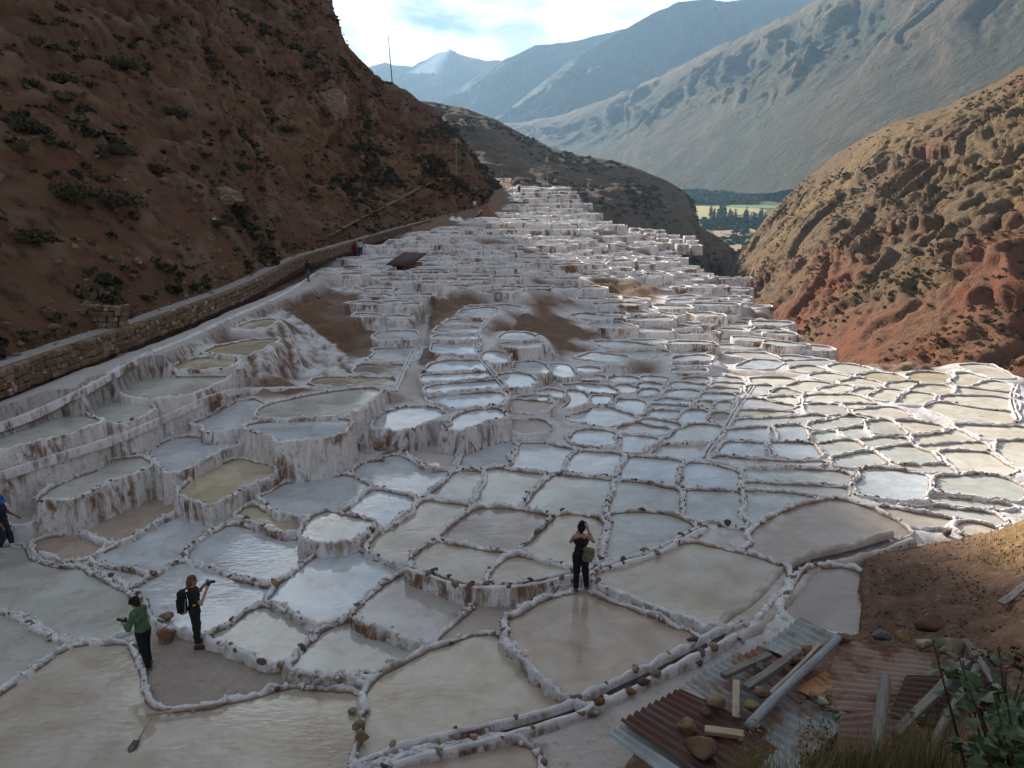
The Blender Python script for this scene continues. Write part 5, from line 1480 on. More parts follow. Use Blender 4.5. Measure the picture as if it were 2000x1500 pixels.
# ================================================================== the dirt bank and the fallen shed roof at the lower right
bk = [tuple(at(x, y, z)) for x, y, z in [(1690, 1105, -8.68), (1697, 1160, -8.64), (1690, 1236, -8.6), (1760, 1078, -8.92), (1850, 1062, -9.05), (1940, 1046, -9.2), (2000, 1022, -9.3), (2080, 1000, -9.3),
      (1740, 1150, -8.45), (1850, 1115, -8.35), (1950, 1085, -8.35), (2020, 1055, -8.5), (1850, 1190, -7.95), (1950, 1175, -7.6), (2060, 1150, -7.3), (1780, 1225, -8.25), (1890, 1245, -7.55), (2000, 1250, -6.8),
      (1300, 1400, -8.95), (1500, 1400, -8.8), (1600, 1300, -8.8), (1250, 1500, -8.98), (1700, 1350, -8.3), (1180, 1530, -9.0)]]
bk += [(2.5, 6.0, -5.35), (4.5, 6.0, -5.2), (6.5, 6.2, -4.9), (1.0, 6.0, -6.3), (-0.5, 6.0, -7.6), (2.3, 3.0, -3.1), (4.5, 3.2, -2.6), (0.5, 3.0, -3.6), (0, 1, -2.2), (4, 0.5, -1.8), (8, 6, -4.2), (9, 9, -5.6), (10, 13, -7.2), (14, 20, -8.6), (12, 4, -3.0), (16, 10, -5.5), (20, 20, -8.5), (-3, 2, -4.6), (-4, 6, -8.6), (-2, 9, -9.4), (1.5, 9.6, -8.9), (-6, 4, -8.0), (26, 26, -9.2)]
bk = np.array(bk)
BANK = TPS(bk[:, :2], bk[:, 2], 0.0005)
xs = np.arange(-3, 26, 0.12); ys = np.arange(0.6, 27, 0.12)
A, B = np.meshgrid(xs, ys, indexing='ij')
q = np.stack([A.ravel(), B.ravel()], -1)
z = BANK(q)
q3 = np.column_stack([q, np.zeros(len(q))])
cl = fbm(q3 * 1.1, 4); cl2 = fbm(q3 * 4.0 + 9, 3)
gate = np.clip((z + 8.95) / 0.5, 0, 1)
z = z + 0.36 * cl * gate + 0.07 * cl2 * (0.3 + gate)
# only where it rises out of the pond field: sink it elsewhere
gx, gy = to_px(q[:, 0], q[:, 1], z)
foot_px = [(1690, 1090), (1760, 1066), (1880, 1046), (1950, 1034), (2010, 1010), (2600, 960), (2600, 4000), (-500, 4000), (200, 1700), (1000, 1560), (1180, 1500), (1215, 1450), (1330, 1345), (1430, 1275), (1560, 1225), (1672, 1240), (1683, 1170), (1676, 1125)]
ins = inside(np.stack([gx, gy], -1), foot_px) | (q[:, 1] < 5.5)
de = np.full(len(q), 0.0)
z = np.where(ins, z, z - 0.9)
tint = np.tile(np.array([0.155, 0.088, 0.056]), (len(q), 1)) * (1 + 0.45 * cl[:, None])
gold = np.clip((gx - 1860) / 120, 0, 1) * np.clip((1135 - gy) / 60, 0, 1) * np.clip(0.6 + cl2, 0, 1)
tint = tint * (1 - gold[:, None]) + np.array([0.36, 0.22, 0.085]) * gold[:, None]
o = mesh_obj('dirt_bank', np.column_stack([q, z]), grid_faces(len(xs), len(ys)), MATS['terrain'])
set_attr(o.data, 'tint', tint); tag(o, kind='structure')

ROOF_Z = -6.9
def sheet(label, corners, n, col, rust, dz, bend=0.03, wave=0.03, corr=True):
    P4 = [np.array(at(x, y, ROOF_Z + dz)) for x, y in corners]
    nu, nv = (n * 6 + 1, 12) if corr else (14, 12)
    v = np.zeros((nu, nv, 3))
    for i in range(nu):
        a = i / (nu - 1)
        e0 = P4[0] * (1 - a) + P4[1] * a; e1 = P4[3] * (1 - a) + P4[2] * a
        for j in range(nv):
            b_ = j / (nv - 1)
            v[i, j] = e0 * (1 - b_) + e1 * b_
    zw = wave * np.sin(np.linspace(0, n * 2 * math.pi, nu)) if corr else np.zeros(nu)
    v[:, :, 2] += zw[:, None]
    q3 = v.reshape(-1, 3).copy(); q3[:, 2] = dz * 31
    v = v.reshape(-1, 3); v[:, 2] += bend * fbm(q3 * 0.9, 3) * 1.5
    v2 = v - np.array([0, 0, 0.004])
    f = grid_faces(nu, nv)
    top = mesh_obj('roof_sheet', np.vstack([v, v2]), np.vstack([f[:, ::-1], f + len(v)]), MATS['sheet_metal'], None, tuple(v.mean(0)))
    top.color = (*col, rust)
    tag(top, label, 'metal sheet', 'corrugated sheets of the shed roof')
ZN, MR, PK = (0.25, 0.255, 0.245), (0.085, 0.034, 0.024), (0.17, 0.078, 0.062)
sheet('dark maroon corrugated sheet at the left edge of the shed roof', [(1212, 1408), (1327, 1343), (1500, 1425), (1405, 1540)], 9, MR, 0.25, 0.00)
sheet('long grey zinc corrugated sheet under the peeled log', [(1338, 1335), (1440, 1272), (1680, 1400), (1560, 1490)], 9, ZN, 0.75, -0.06)
sheet('rust streaked corrugated strip between the two timbers', [(1430, 1290), (1500, 1252), (1625, 1330), (1560, 1375)], 6, (0.26, 0.14, 0.09), 0.9, -0.03)
sheet('bent grey green zinc sheet at the top of the shed roof', [(1486, 1262), (1562, 1206), (1650, 1244), (1537, 1288)], 7, (0.29, 0.31, 0.29), 0.45, 0.06, 0.06)
sheet('wide rusty corrugated sheet in the middle of the shed roof', [(1600, 1385), (1640, 1248), (1830, 1275), (1800, 1395)], 13, (0.30, 0.20, 0.15), 1.0, -0.02)
sheet('dark maroon corrugated sheet under the long grey beam', [(1735, 1400), (1770, 1318), (1905, 1325), (1925, 1440)], 8, MR, 0.2, 0.05)
sheet('crumpled pink painted sheet near the bottom edge', [(1630, 1470), (1645, 1392), (1800, 1378), (1900, 1490)], 6, PK, 0.2, 0.03, 0.05, 0.012)
sheet('small zinc sheet corner in the dry grass at the bottom', [(1478, 1500), (1535, 1448), (1575, 1500), (1520, 1540)], 5, ZN, 0.2, 0.02)
sheet('pale zinc sheet sliding out under the maroon one', [(1186, 1432), (1222, 1412), (1390, 1500), (1330, 1540)], 3, (0.33, 0.37, 0.36), 0.15, -0.10)
sheet('orange rusted flat plate beside the peeled log', [(1553, 1348), (1612, 1308), (1640, 1332), (1590, 1364)], 1, (0.42, 0.19, 0.06), 0.3, -0.005, corr=False)
sheet('maroon corrugated sheet behind the leafy shrub', [(1870, 1345), (1890, 1285), (2040, 1290), (2050, 1400)], 6, MR, 0.35, 0.06)

def timber(label, a, b, w, h, dz=0.06, mat='wood_grey', name='timber_beam', zz=None, end_dz=0.0):
    z0 = (ROOF_Z + dz) if zz is None else zz
    p0, p1 = np.array(at(*a, z0)), np.array(at(*b, z0 + end_dz))
    L = np.linalg.norm(p1 - p0); x = (p1 - p0) / L
    y = np.cross([0, 0, 1], x); y /= np.linalg.norm(y); zc = np.cross(x, y)
    bm = bmesh.new(); bmesh.ops.create_cube(bm, size=1.0)
    bmesh.ops.subdivide_edges(bm, edges=[e for e in bm.edges if abs(e.verts[0].co.z - e.verts[1].co.z) > 0.5], cuts=5)
    bmesh.ops.scale(bm, vec=(w, h, L), verts=bm.verts)
    bmesh.ops.bevel(bm, geom=[e for e in bm.edges if e.calc_face_angle(0) > 1.0], offset=0.006, segments=1, affect='EDGES')
    for v_ in bm.verts:
        v_.co.x += 0.006 * math.sin(v_.co.z * 5 + w * 90); v_.co.y += 0.005 * math.sin(v_.co.z * 7 + 1)
    me = bpy.data.meshes.new(name); bm.to_mesh(me); bm.free(); me.materials.append(MATS[mat])
    o = link(name, me)
    M = Matrix((tuple(y) + (0,), tuple(zc) + (0,), tuple(x) + (0,), (0, 0, 0, 1))).transposed()
    M.translation = Vector((p0 + p1) / 2 + np.array([0, 0, h / 2]))
    o.matrix_world = M
    tag(o, label, 'beam')
def log(label, a, b, r, dz=0.1, zz=None, end_dz=0.0, mat='wood_grey'):
    z0 = (ROOF_Z + dz) if zz is None else zz
    p0, p1 = np.array(at(*a, z0)), np.array(at(*b, z0 + end_dz))
    L = np.linalg.norm(p1 - p0); x = (p1 - p0) / L
    y = np.cross([0, 0, 1], x); y /= np.linalg.norm(y) + 1e-9; zc = np.cross(x, y)
    n, m = 24, 14
    ang = np.linspace(0, 2 * math.pi, m, endpoint=False)
    v = np.zeros((n, m, 3))
    for i in range(n):
        t_ = i / (n - 1)
        rr = r * (1.08 - 0.22 * t_) * (1 + 0.10 * fbm(np.column_stack([np.cos(ang) * 1.5, np.sin(ang) * 1.5, np.full(m, t_ * L * 1.5)]), 3))
        v[i, :, 0] = rr * np.cos(ang) + 0.02 * math.sin(t_ * 5); v[i, :, 1] = rr * np.sin(ang); v[i, :, 2] = (t_ - 0.5) * L
    f = [[i * m + k, i * m + (k + 1) % m, (i + 1) * m + (k + 1) % m, (i + 1) * m + k] for i in range(n - 1) for k in range(m)] + [list(range(m))[::-1], [(n - 1) * m + k for k in range(m)]]
    o = link('log', make_mesh('log', v.reshape(-1, 3), f, MATS[mat]))
    M = Matrix((tuple(y) + (0,), tuple(zc) + (0,), tuple(x) + (0,), (0, 0, 0, 1))).transposed()
    M.translation = Vector((p0 + p1) / 2)
    o.matrix_world = M
    tag(o, label, 'log')
simple('peeled_log', (0.34, 0.37, 0.39), (0.22, 0.22, 0.22), 3.0, 0.75, 0.4, 0.01, stretch=(9, 9, 1), obj=True)
timber('short grey square timber at the upper left of the roof', (1412, 1325), (1503, 1283), 0.11, 0.08)
timber('square timber with a reddish sawn end', (1456, 1352), (1560, 1278), 0.12, 0.10, mat='wood_grey')
log('long peeled grey log lying across the shed roof', (1462, 1420), (1635, 1245), 0.065, 0.12, end_dz=0.05, mat='peeled_log')
timber('thin pale lath beside the peeled log', (1505, 1358), (1602, 1262), 0.05, 0.05, 0.10, 'wood_pale')
timber('short board standing lengthwise below the timbers', (1438, 1402), (1437, 1330), 0.10, 0.03, 0.07, 'wood_pale')
timber('short pale plank on the maroon sheet', (1376, 1428), (1452, 1440), 0.13, 0.06, 0.05, 'wood_pale')
log('weathered thick post leaning over the rusty sheet', (1716, 1482), (1726, 1325), 0.085, 0.35, end_dz=0.1)
timber('long square grey beam slanting across the right of the roof', (1748, 1444), (1886, 1300), 0.12, 0.11, 0.14, end_dz=0.15)
log('slim round pole beside the long square beam', (1812, 1480), (1905, 1300), 0.055, 0.16, end_dz=0.2)
timber('old split board leaning behind the leafy shrub', (1885, 1252), (1965, 1370), 0.10, 0.04, 0.20, 'wood_grey', end_dz=0.1)
timber('loose weathered board on the dirt bank', (1955, 1182), (2015, 1135), 0.14, 0.05, zz=-7.35, mat='wood_grey')

BR, TN, GY, RD = (0.24, 0.14, 0.085), (0.34, 0.22, 0.12), (0.17, 0.16, 0.155), (0.16, 0.085, 0.07)
RK = [('biggest tan rock weighing down the maroon sheet', 1400, 1385, 0.17, TN), ('yellowish rock left of the pale plank', 1343, 1428, 0.15, (0.33, 0.23, 0.10)), ('small reddish rock beside the biggest tan rock', 1377, 1398, 0.10, RD), ('blocky rock below the reddish timber end', 1485, 1362, 0.13, BR),
      ('tan rock beside the foot of the log', 1467, 1388, 0.11, TN), ('greenish grey rock between the two timbers', 1482, 1310, 0.10, GY), ('first brown rock in the row between timber and log', 1534, 1312, 0.10, RD), ('second brown rock in the row between timber and log', 1552, 1297, 0.11, BR),
      ('third brown rock in the row between timber and log', 1575, 1277, 0.12, BR), ('mossy rock on the zinc sheet right of the log', 1600, 1378, 0.16, (0.24, 0.18, 0.09)), ('knobbly tan rock at the upper end of the log', 1648, 1255, 0.15, (0.25, 0.17, 0.09)), ('smooth grey rock on the roof top edge', 1718, 1251, 0.16, GY),
      ('orange tan rock on the roof top edge', 1764, 1253, 0.14, (0.34, 0.19, 0.09)), ('pale striped rock on the roof top edge', 1805, 1267, 0.13, (0.42, 0.33, 0.26)), ('flat broad rock half under the shrub', 1850, 1280, 0.26, (0.27, 0.19, 0.13)), ('big reddish boulder behind the roof', 1815, 1236, 0.26, (0.17, 0.085, 0.055)),
      ('large brown rock in the grass at the bottom edge', 1365, 1478, 0.2, BR)]
for k, (lab, x, y, r, col) in enumerate(RK):
    boulder(lab, x, y, r, col, 'rock', seed=20 + k, z=ROOF_Z + 0.02, sub=3, sq=(1.1, 0.9, 0.72), sink=0.1, cat='rock', group='rocks on the shed roof')
for k, (lab, x, y, r, col) in enumerate([('squat brown rock at the end of the wide channel', 1850, 1046, 0.15, (0.2, 0.12, 0.07)), ('dark round rock on the muddy hump behind the ponds', 1421, 1026, 0.16, (0.12, 0.085, 0.065)), ('tan rock next to the dark one on the muddy hump', 1405, 1029, 0.10, (0.28, 0.17, 0.09)),
        ('grey rock on the muddy edge left of the orange one', 512, 1296, 0.12, (0.15, 0.13, 0.115)), ('orange tan rock on the muddy edge', 552, 1306, 0.15, (0.30, 0.19, 0.10)), ('reddish brown rock at the dike end behind the green jumper', 322, 1250, 0.26, (0.26, 0.14, 0.07)),
        ('tall tan rock behind the backpack wearer', 327, 1212, 0.2, (0.34, 0.24, 0.14)), ('grey round rock right of the standing person', 1168, 1137, 0.09, (0.25, 0.22, 0.20)), ('brown rock beside the khaki backpack', 1172, 1094, 0.12, (0.24, 0.14, 0.10)),
        ('pale rounded stone of the salt flat corner', 622, 1336, 0.13, (0.48, 0.42, 0.38)), ('brown rock on the bank of the bottom channel', 1158, 1398, 0.13, (0.26, 0.18, 0.13)), ('knobbly brown rock beside it on the channel bank', 1170, 1376, 0.12, (0.22, 0.13, 0.07)),
        ('big brown rock on the dike left of the bottom channel', 706, 1448, 0.17, (0.25, 0.17, 0.11)), ('tan rock on the dike left of the bottom channel', 700, 1424, 0.13, (0.32, 0.23, 0.15)), ('upright tan stone where two dikes meet', 690, 1394, 0.12, (0.36, 0.27, 0.19)), ('dark stone on the salt dike corner near the mud', 610, 1346, 0.09, (0.15, 0.09, 0.06))]):
    pz = hit(x, y)
    boulder(lab, x, y, r, col, 'rock', seed=60 + k, pos=pz, sub=2, sq=(1.0, 0.85, 0.8), sink=0.2, cat='rock', group='rocks among the near ponds')

# clods and pebbles strewn over the bank
cv, cf, k0 = [], [], 0
for _ in range(900):
    x = RNG.uniform(1690, 2010); y = RNG.uniform(1050, 1300)
    h_ = None
    p_ = np.array(at(x, y, -8.0))
    for _i in range(3):
        zb = BANK(p_[None, :2])[0]; p_ = np.array(at(x, y, float(zb)))
    if not inside(np.array([[x, y]]), foot_px)[0]: continue
    r = RNG.uniform(0.012, 0.045)
    si = int(RNG.integers(0, 9))
    V = STONE_V[si] * r + p_ + np.array([0, 0, 0.03])
    cv.append(V); cf.append(STONE_F[si] + k0); k0 += len(V)
o = mesh_obj('loose_clods', np.vstack(cv), np.vstack(cf), MATS['soil_clod'], smooth=False)
tag(o, 'loose clods and pebbles strewn over the dirt bank', 'pebbles', kind='stuff')

# ---- wooden rake in the mud and sunken shovel
def stick(a, b, r, mat, parent, loc, name):
    a, b = np.array(a, float), np.array(b, float); x = b - a
    u = np.cross(x, [0, 0.3, 1]); u /= np.linalg.norm(u); w = np.cross(x, u); w /= np.linalg.norm(w)
    ang = np.linspace(0, 2 * math.pi, 9)[:-1]
    v = [a + x * t_ + (u * math.cos(q_) + w * math.sin(q_)) * r for t_ in (0, 0.5, 1) for q_ in ang]
    f = [[j * 8 + k, j * 8 + (k + 1) % 8, (j + 1) * 8 + (k + 1) % 8, (j + 1) * 8 + k] for j in range(2) for k in range(8)] + [list(range(8))[::-1], [16 + k for k in range(8)]]
    return mesh_obj(name, v, f, MATS[mat], parent, loc)
a, b = np.array(at(287, 1397, -9.87)), np.array(at(434, 1374, -9.86))
stk = stick(a, b, 0.03, 'wood_pale', None, tuple(a), 'wooden_pole')
tag(stk, 'bent wooden stick lying on the mud by the salt rim', 'stick')
a, b = np.array(at(287, 1420, -9.90)), np.array(at(268, 1450, -9.955))
sh = empty('shovel', b); tag(sh, 'old shovel dipping into the bottom left pond', 'shovel')
stick(a + np.array([0.03, 0.10, 0.12]), b, 0.018, 'wood_pale', sh, b, 'handle')
u = (b - a); u[2] = 0; u /= np.linalg.norm(u); w = np.array([-u[1], u[0], 0])
bl_ = [b + w * 0.07 + [0, 0, .05], b - w * 0.07 + [0, 0, .05], b + u * 0.2 - w * 0.08 + [0, 0, .02], b + u * 0.28 + [0, 0, .0], b + u * 0.2 + w * 0.08 + [0, 0, .02]]
bl2 = [p_ - np.array([0, 0, 0.012]) for p_ in bl_]
bo = mesh_obj('blade', bl_ + bl2, [[0, 1, 2, 3, 4], [9, 8, 7, 6, 5]] + [[i, (i + 1) % 5, 5 + (i + 1) % 5, 5 + i] for i in range(5)], MATS['sheet_metal'], sh, b, smooth=False)
bo.color = (0.10, 0.09, 0.085, 0.5)

# ---- narrow track climbing the left hill
tk = []
for x, y in resample(chaikin_open(np.array([(640, 462), (680, 440), (720, 418), (760, 400), (800, 378), (840, 356), (880, 345), (905, 348)], float)), 10, False):
    h_ = hit(x, y)
    if h_ is not None and 40 < h_.length < 230: tk.append(list(h_))
tk = np.array(tk)
if len(tk) > 5:
    for _ in range(3): tk[1:-1] = 0.25 * tk[:-2] + 0.5 * tk[1:-1] + 0.25 * tk[2:]
    d_ = np.gradient(tk[:, :2], axis=0); d_ /= np.linalg.norm(d_, axis=1)[:, None] + 1e-9
    n_ = np.column_stack([-d_[:, 1], d_[:, 0], np.zeros(len(d_))])
    strip('hill_track', tk + n_ * 0.4 + [0, 0, 0.12], tk - n_ * 0.4 + [0, 0, 0.08], MATS['track_dirt'])

# ================================================================== vegetation
def leaf_clump(n, rx, ry, rz_, leaf, seed, up=0.35, shell=0.55):
    r = np.random.default_rng(seed)
    d = r.normal(size=(n, 3)); d /= np.linalg.norm(d, axis=1)[:, None]
    d[:, 2] = np.abs(d[:, 2]) * 1.0 - 0.12
    rad = (shell + (1 - shell) * r.random(n)) * (0.72 + 0.5 * fbm(d * 1.8 + seed * 3.3, 2) + 0.25)
    c = d * rad[:, None] * np.array([rx, ry, rz_])
    a = r.normal(size=(n, 3)); a /= np.linalg.norm(a, axis=1)[:, None]
    b = np.cross(a, d + r.normal(size=(n, 3)) * 0.4); b /= np.linalg.norm(b, axis=1)[:, None] + 1e-9
    s = leaf * r.uniform(0.6, 1.4, n)
    v = np.stack([c - a * s[:, None], c + a * s[:, None] * 0.2 + b * s[:, None] * 0.7, c + a * s[:, None] * 1.1, c + a * s[:, None] * 0.2 - b * s[:, None] * 0.7], 1)
    f = np.arange(n * 4).reshape(n, 4)
    return v.reshape(-1, 3), f
BUSH = [leaf_clump(150, 1, 1, 0.75, 0.17, i) for i in range(6)]
BUSH_T = [leaf_clump(16, 1, 1, 0.7, 0.5, 60 + i) for i in range(4)]
BUSH_L = [leaf_clump(26, 1, 1, 0.7, 0.38, 40 + i) for i in range(6)]
BUSH_S = [leaf_clump(46, 1, 1, 0.7, 0.30, 20 + i) for i in range(6)]
SCRUB_PAL = dict(scrub_leaf=[(0.035, 0.036, 0.02), (0.05, 0.042, 0.028), (0.075, 0.058, 0.036), (0.11, 0.08, 0.05), (0.045, 0.05, 0.03)], scrub_far=[(0.085, 0.082, 0.042), (0.14, 0.10, 0.055), (0.20, 0.14, 0.07), (0.07, 0.075, 0.038), (0.26, 0.18, 0.085), (0.18, 0.11, 0.06)],
                 tuft=[(0.16, 0.11, 0.06), (0.10, 0.07, 0.042), (0.20, 0.145, 0.08), (0.07, 0.055, 0.035)], tree_leaf=[(0.035, 0.065, 0.025), (0.06, 0.085, 0.03), (0.045, 0.07, 0.035)])
def scatter_bushes(name, label, pts, sizes, mat, lib, cat='scrub'):
    vs, fs, k0 = [], [], 0
    for p_, s in zip(pts, sizes):
        V, F = lib[int(RNG.integers(0, len(lib)))]
        a = RNG.uniform(0, 6.28); ca, sa = math.cos(a), math.sin(a)
        W = np.stack([V[:, 0] * ca - V[:, 1] * sa, V[:, 0] * sa + V[:, 1] * ca, V[:, 2] * RNG.uniform(0.7, 1.2)], -1) * s + p_
        vs.append(W); fs.append(F + k0); k0 += len(W)
    o = mesh_obj(name, np.vstack(vs), np.vstack(fs), MATS['scrub_leaf'], smooth=False)
    pal = np.array(SCRUB_PAL[mat])
    cols = np.vstack([np.repeat(pal[RNG.integers(0, len(pal), 1)] * RNG.uniform(0.7, 1.25), len(w_), 0) for w_ in vs])
    set_attr(o.data, 'tint', cols)
    tag(o, label, cat, kind='stuff')
# left hill scrub
dense = fbm(HILL_Q.reshape(-1, 3) * np.array([0.10, 0.06, 0.12]) + 3, 3).reshape(HILL_Q.shape[:2])
pts, szs = [], []
tries = 0
while len(pts) < 3300 and tries < 120000:
    tries += 1
    i = int(RNG.integers(1, int(NU * 0.97))); j = int(NV * RNG.random() ** 0.9 * 0.98)
    p_ = HILL_Q[i, j]
    if p_[1] < 15: continue
    gx, gy = to_px(*p_)
    if not (-60 < gx < 1010 and -60 < gy < 760): continue
    if RNG.random() > np.clip(0.12 + 3.4 * dense[i, j], 0.03, 1): continue
    if j < 12 and RNG.random() < 0.8: continue
    pts.append(p_ + np.array([0, 0, 0.02])); szs.append(RNG.uniform(0.15, 0.55) * (1.8 if RNG.random() < 0.10 else 1) * (1.35 if dense[i, j] > 0.2 else 1))
scatter_bushes('hillside_scrub', 'low dark scrub covering the left hill', pts, szs, 'scrub_leaf', BUSH_S)
cv, cf, k0 = [], [], 0
hs_c = []
for _ in range(3600):
    i = int(RNG.integers(2, int(NU * 0.97))); j = int(NV * RNG.random() ** 1.2 * 0.97); p_ = HILL_Q[i, j]
    if p_[1] < 15: continue
    gx, gy = to_px(*p_)
    if not (-40 < gx < 1010 and -40 < gy < 760): continue
    r = RNG.uniform(0.06, 0.22) * (2.2 if RNG.random() < 0.06 else 1); si = int(RNG.integers(0, 9))
    V = STONE_V[si] * r * RNG.uniform(0.7, 1.3, 3) + p_ + RNG.normal(size=3) * 0.25 * np.array([1, 1, 0])
    cv.append(V); cf.append(STONE_F[si] + k0); k0 += len(V)
o = mesh_obj('hillside_stones', np.vstack(cv), np.vstack(cf), MATS['stone'], smooth=False); o.color = (0.26, 0.165, 0.105, 1)
tag(o, 'loose tan stones strewn over the left hill', 'stones', kind='stuff')
pts, szs = [], []
for _ in range(5200):
    i = int(RNG.integers(2, int(NU * 0.97))); j = int(NV * RNG.random() ** 1.1 * 0.97); p_ = HILL_Q[i, j]
    gx, gy = to_px(*p_)
    if p_[1] > 15 and -40 < gx < 1010 and -40 < gy < 760 and j > 8: pts.append(p_ + RNG.normal(size=3) * np.array([0.3, 0.3, 0])); szs.append(RNG.uniform(0.10, 0.30))
scatter_bushes('dry_tufts', 'small dry grass tufts over the left hill', pts, szs, 'tuft', BUSH_T, 'tufts')
# single big shrubs on the left hill
for k, (x, y, s, lab) in enumerate([(140, 385, 1.5, 'big dark shrub low on the left hill, left one of a pair'), (215, 400, 1.6, 'big dark shrub low on the left hill, right one of a pair'), (230, 300, 1.2, 'dark green shrub in the middle of the left hill'), (300, 335, 1.1, 'rounded shrub right of the dark green one on the left hill'),
        (30, 250, 1.3, 'dark shrub near the left picture edge on the hill'), (60, 470, 1.1, 'grey shrub at the left edge above the path'), (340, 225, 1.3, 'tall dark shrub under the pale rock face'), (230, 130, 1.6, 'wide dark shrub high on the left hill'), (560, 255, 1.3, 'dark shrub below the large tan boulder'),
        (120, 160, 1.2, 'dark shrub high up at the left'), (470, 100, 1.4, 'shrub near the top middle of the left hill'), (600, 130, 1.6, 'shrub high on the right part of the left hill'), (420, 440, 0.8, 'small shrub on the bare slope above the path'), (470, 330, 1.0, 'shrub in the gully at mid slope'), (860, 320, 1.3, 'dark shrub near the hill nose'), (690, 290, 1.4, 'dark shrub below the crest pole')]):
    p_ = hit(x, y)
    if p_ is None or p_.length > 260: continue
    sh_ = empty('shrub', tuple(p_)); tag(sh_, lab, 'shrub', 'large shrubs on the left hill')
    V, F = leaf_clump(900, s * 1.35, s, s * 0.62, 0.085 * s ** 0.5, 100 + k, shell=0.3)
    link('foliage', make_mesh('foliage', V, F, MATS['shrub_leaf'], False), sh_)
    vst, fst = [], []
    for q_ in range(5):
        a_ = q_ * 1.3; tip = np.array([math.cos(a_) * s * 0.5, math.sin(a_) * s * 0.5, s * 0.5])
        n0 = len(vst); vst += [np.array([-.03, 0, -.1]), np.array([.03, 0, -.1]), np.array([0, .04, -.1]), tip]
        fst += [[n0, n0 + 1, n0 + 3], [n0 + 1, n0 + 2, n0 + 3], [n0 + 2, n0, n0 + 3]]
    link('stem', make_mesh('stem', vst, fst, MATS['bark'], False), sh_)
# dry flower stalks of agaves on the hill
vs, fs = [], []
for _ in range(70):
    i = int(RNG.integers(10, int(NU * 0.9))); j = int(RNG.integers(15, int(NV * 0.95))); p_ = HILL_Q[i, j]
    h_ = RNG.uniform(1.0, 2.4); n0 = len(vs)
    vs += [p_ + np.array(d_) for d_ in ((-.03, 0, 0), (.03, 0, 0), (0, .04, 0), (RNG.uniform(-.15, .15), 0, h_))]
    fs += [[n0, n0 + 1, n0 + 3], [n0 + 1, n0 + 2, n0 + 3], [n0 + 2, n0, n0 + 3]]
o = mesh_obj('dry_stalks', np.array(vs), fs, MATS['dry_grass'], smooth=False)
tag(o, 'thin dry agave stalks dotted over the left hill', 'stalks', kind='stuff')
# scrub on the right hillside and the dark ridge
def scrub_on(Q, n, s0, s1, name, label, mat, vmax, fr, thr, lib=None):
    de_ = fbm(Q.reshape(-1, 3) * fr + 13, 3).reshape(Q.shape[:2])
    pts, szs, t_ = [], [], 0
    while len(pts) < n and t_ < n * 30:
        t_ += 1
        i = int(RNG.integers(0, Q.shape[0])); j = int(RNG.integers(2, vmax)); p_ = Q[i, j]
        gx, gy = to_px(*p_)
        if not (-50 < gx < 2080 and -50 < gy < 1500): continue
        if RNG.random() > np.clip(thr + 3.2 * de_[i, j], 0.02, 1): continue
        pts.append(p_); szs.append(RNG.uniform(s0, s1))
    scatter_bushes(name, label, pts, szs, mat, lib or BUSH_S)
scrub_on(RH_Q, 4200, 0.10, 0.50, 'slope_scrub', 'olive scrub dotted over the sunlit right slope', 'scrub_far', 225, 0.06, -0.05, BUSH_L)
scrub_on(MR_Q, 1500, 0.4, 1.3, 'ridge_scrub', 'dark scrub dotted over the ridge behind the terraces', 'scrub_leaf', 108, 0.04, 0.35)

# trees in the valley
def tree_meshes(kind, seed):
    r = np.random.default_rng(seed)
    if kind == 'poplar':
        V, F = leaf_clump(150, 0.16, 0.16, 0.9, 0.07, seed, shell=0.25)
    else:
        V, F = leaf_clump(170, 0.42, 0.42, 0.55, 0.09, seed, shell=0.35)
    V[:, 2] = V[:, 2] + (0.18 if kind == 'poplar' else 0.42)
    cr = make_mesh('crown', V, F, MATS['tree_leaf'], False)
    tv, tf = [], []
    ang = np.linspace(0, 2 * math.pi, 7)[:-1]
    for z_, rr in ((-0.05, 0.03), (0.3, 0.022), (0.7, 0.008)):
        tv += [(rr * math.cos(a), rr * math.sin(a), z_) for a in ang]
    tf = [[j * 6 + k, j * 6 + (k + 1) % 6, (j + 1) * 6 + (k + 1) % 6, (j + 1) * 6 + k] for j in range(2) for k in range(6)]
    for q_ in range(4):
        a_ = q_ * 1.7; n0 = len(tv)
        tv += [(0.012, 0, 0.35), (-0.012, 0, 0.35), (0.25 * math.cos(a_), 0.25 * math.sin(a_), 0.6)]; tf.append([n0, n0 + 1, n0 + 2])
    return cr, make_mesh('trunk', tv, tf, MATS['bark'], False)
TM = [tree_meshes('poplar', 1), tree_meshes('poplar', 2), tree_meshes('round', 3), tree_meshes('round', 4)]
tl = []
for _ in range(34): tl.append((RNG.uniform(1385, 1500), RNG.uniform(424, 446), RNG.uniform(7, 12), int(RNG.integers(0, 2))))
for _ in range(14): tl.append((RNG.uniform(1395, 1470), RNG.uniform(452, 476), RNG.uniform(4.5, 7), int(RNG.integers(2, 4))))
tl.sort()
cnt_ = {True: 0, False: 0}
for k, (x, y, h_, ki) in enumerate(tl):
    p_ = valley_pt(x, y)
    tr = empty('poplar_tree' if ki < 2 else 'round_tree', tuple(p_), RNG.uniform(0, 6))
    tr.scale = (h_, h_, h_)
    cnt_[ki < 2] += 1
    tot_ = sum(1 for q_ in tl if (q_[3] < 2) == (ki < 2)); k_ = cnt_[ki < 2]
    wh_ = ORD[k_ - 1] + ' from the left' if k_ <= (tot_ + 1) // 2 else ORD[tot_ - k_] + ' from the right'
    tag(tr, ('slim dark poplar, %s in the valley belt' if ki < 2 else 'small round tree, %s among the lower valley fields') % wh_, 'tree', 'poplars in the valley' if ki < 2 else 'round trees in the valley')
    link('crown', TM[ki][0], tr); link('trunk', TM[ki][1], tr)
fp, fsz = [], []
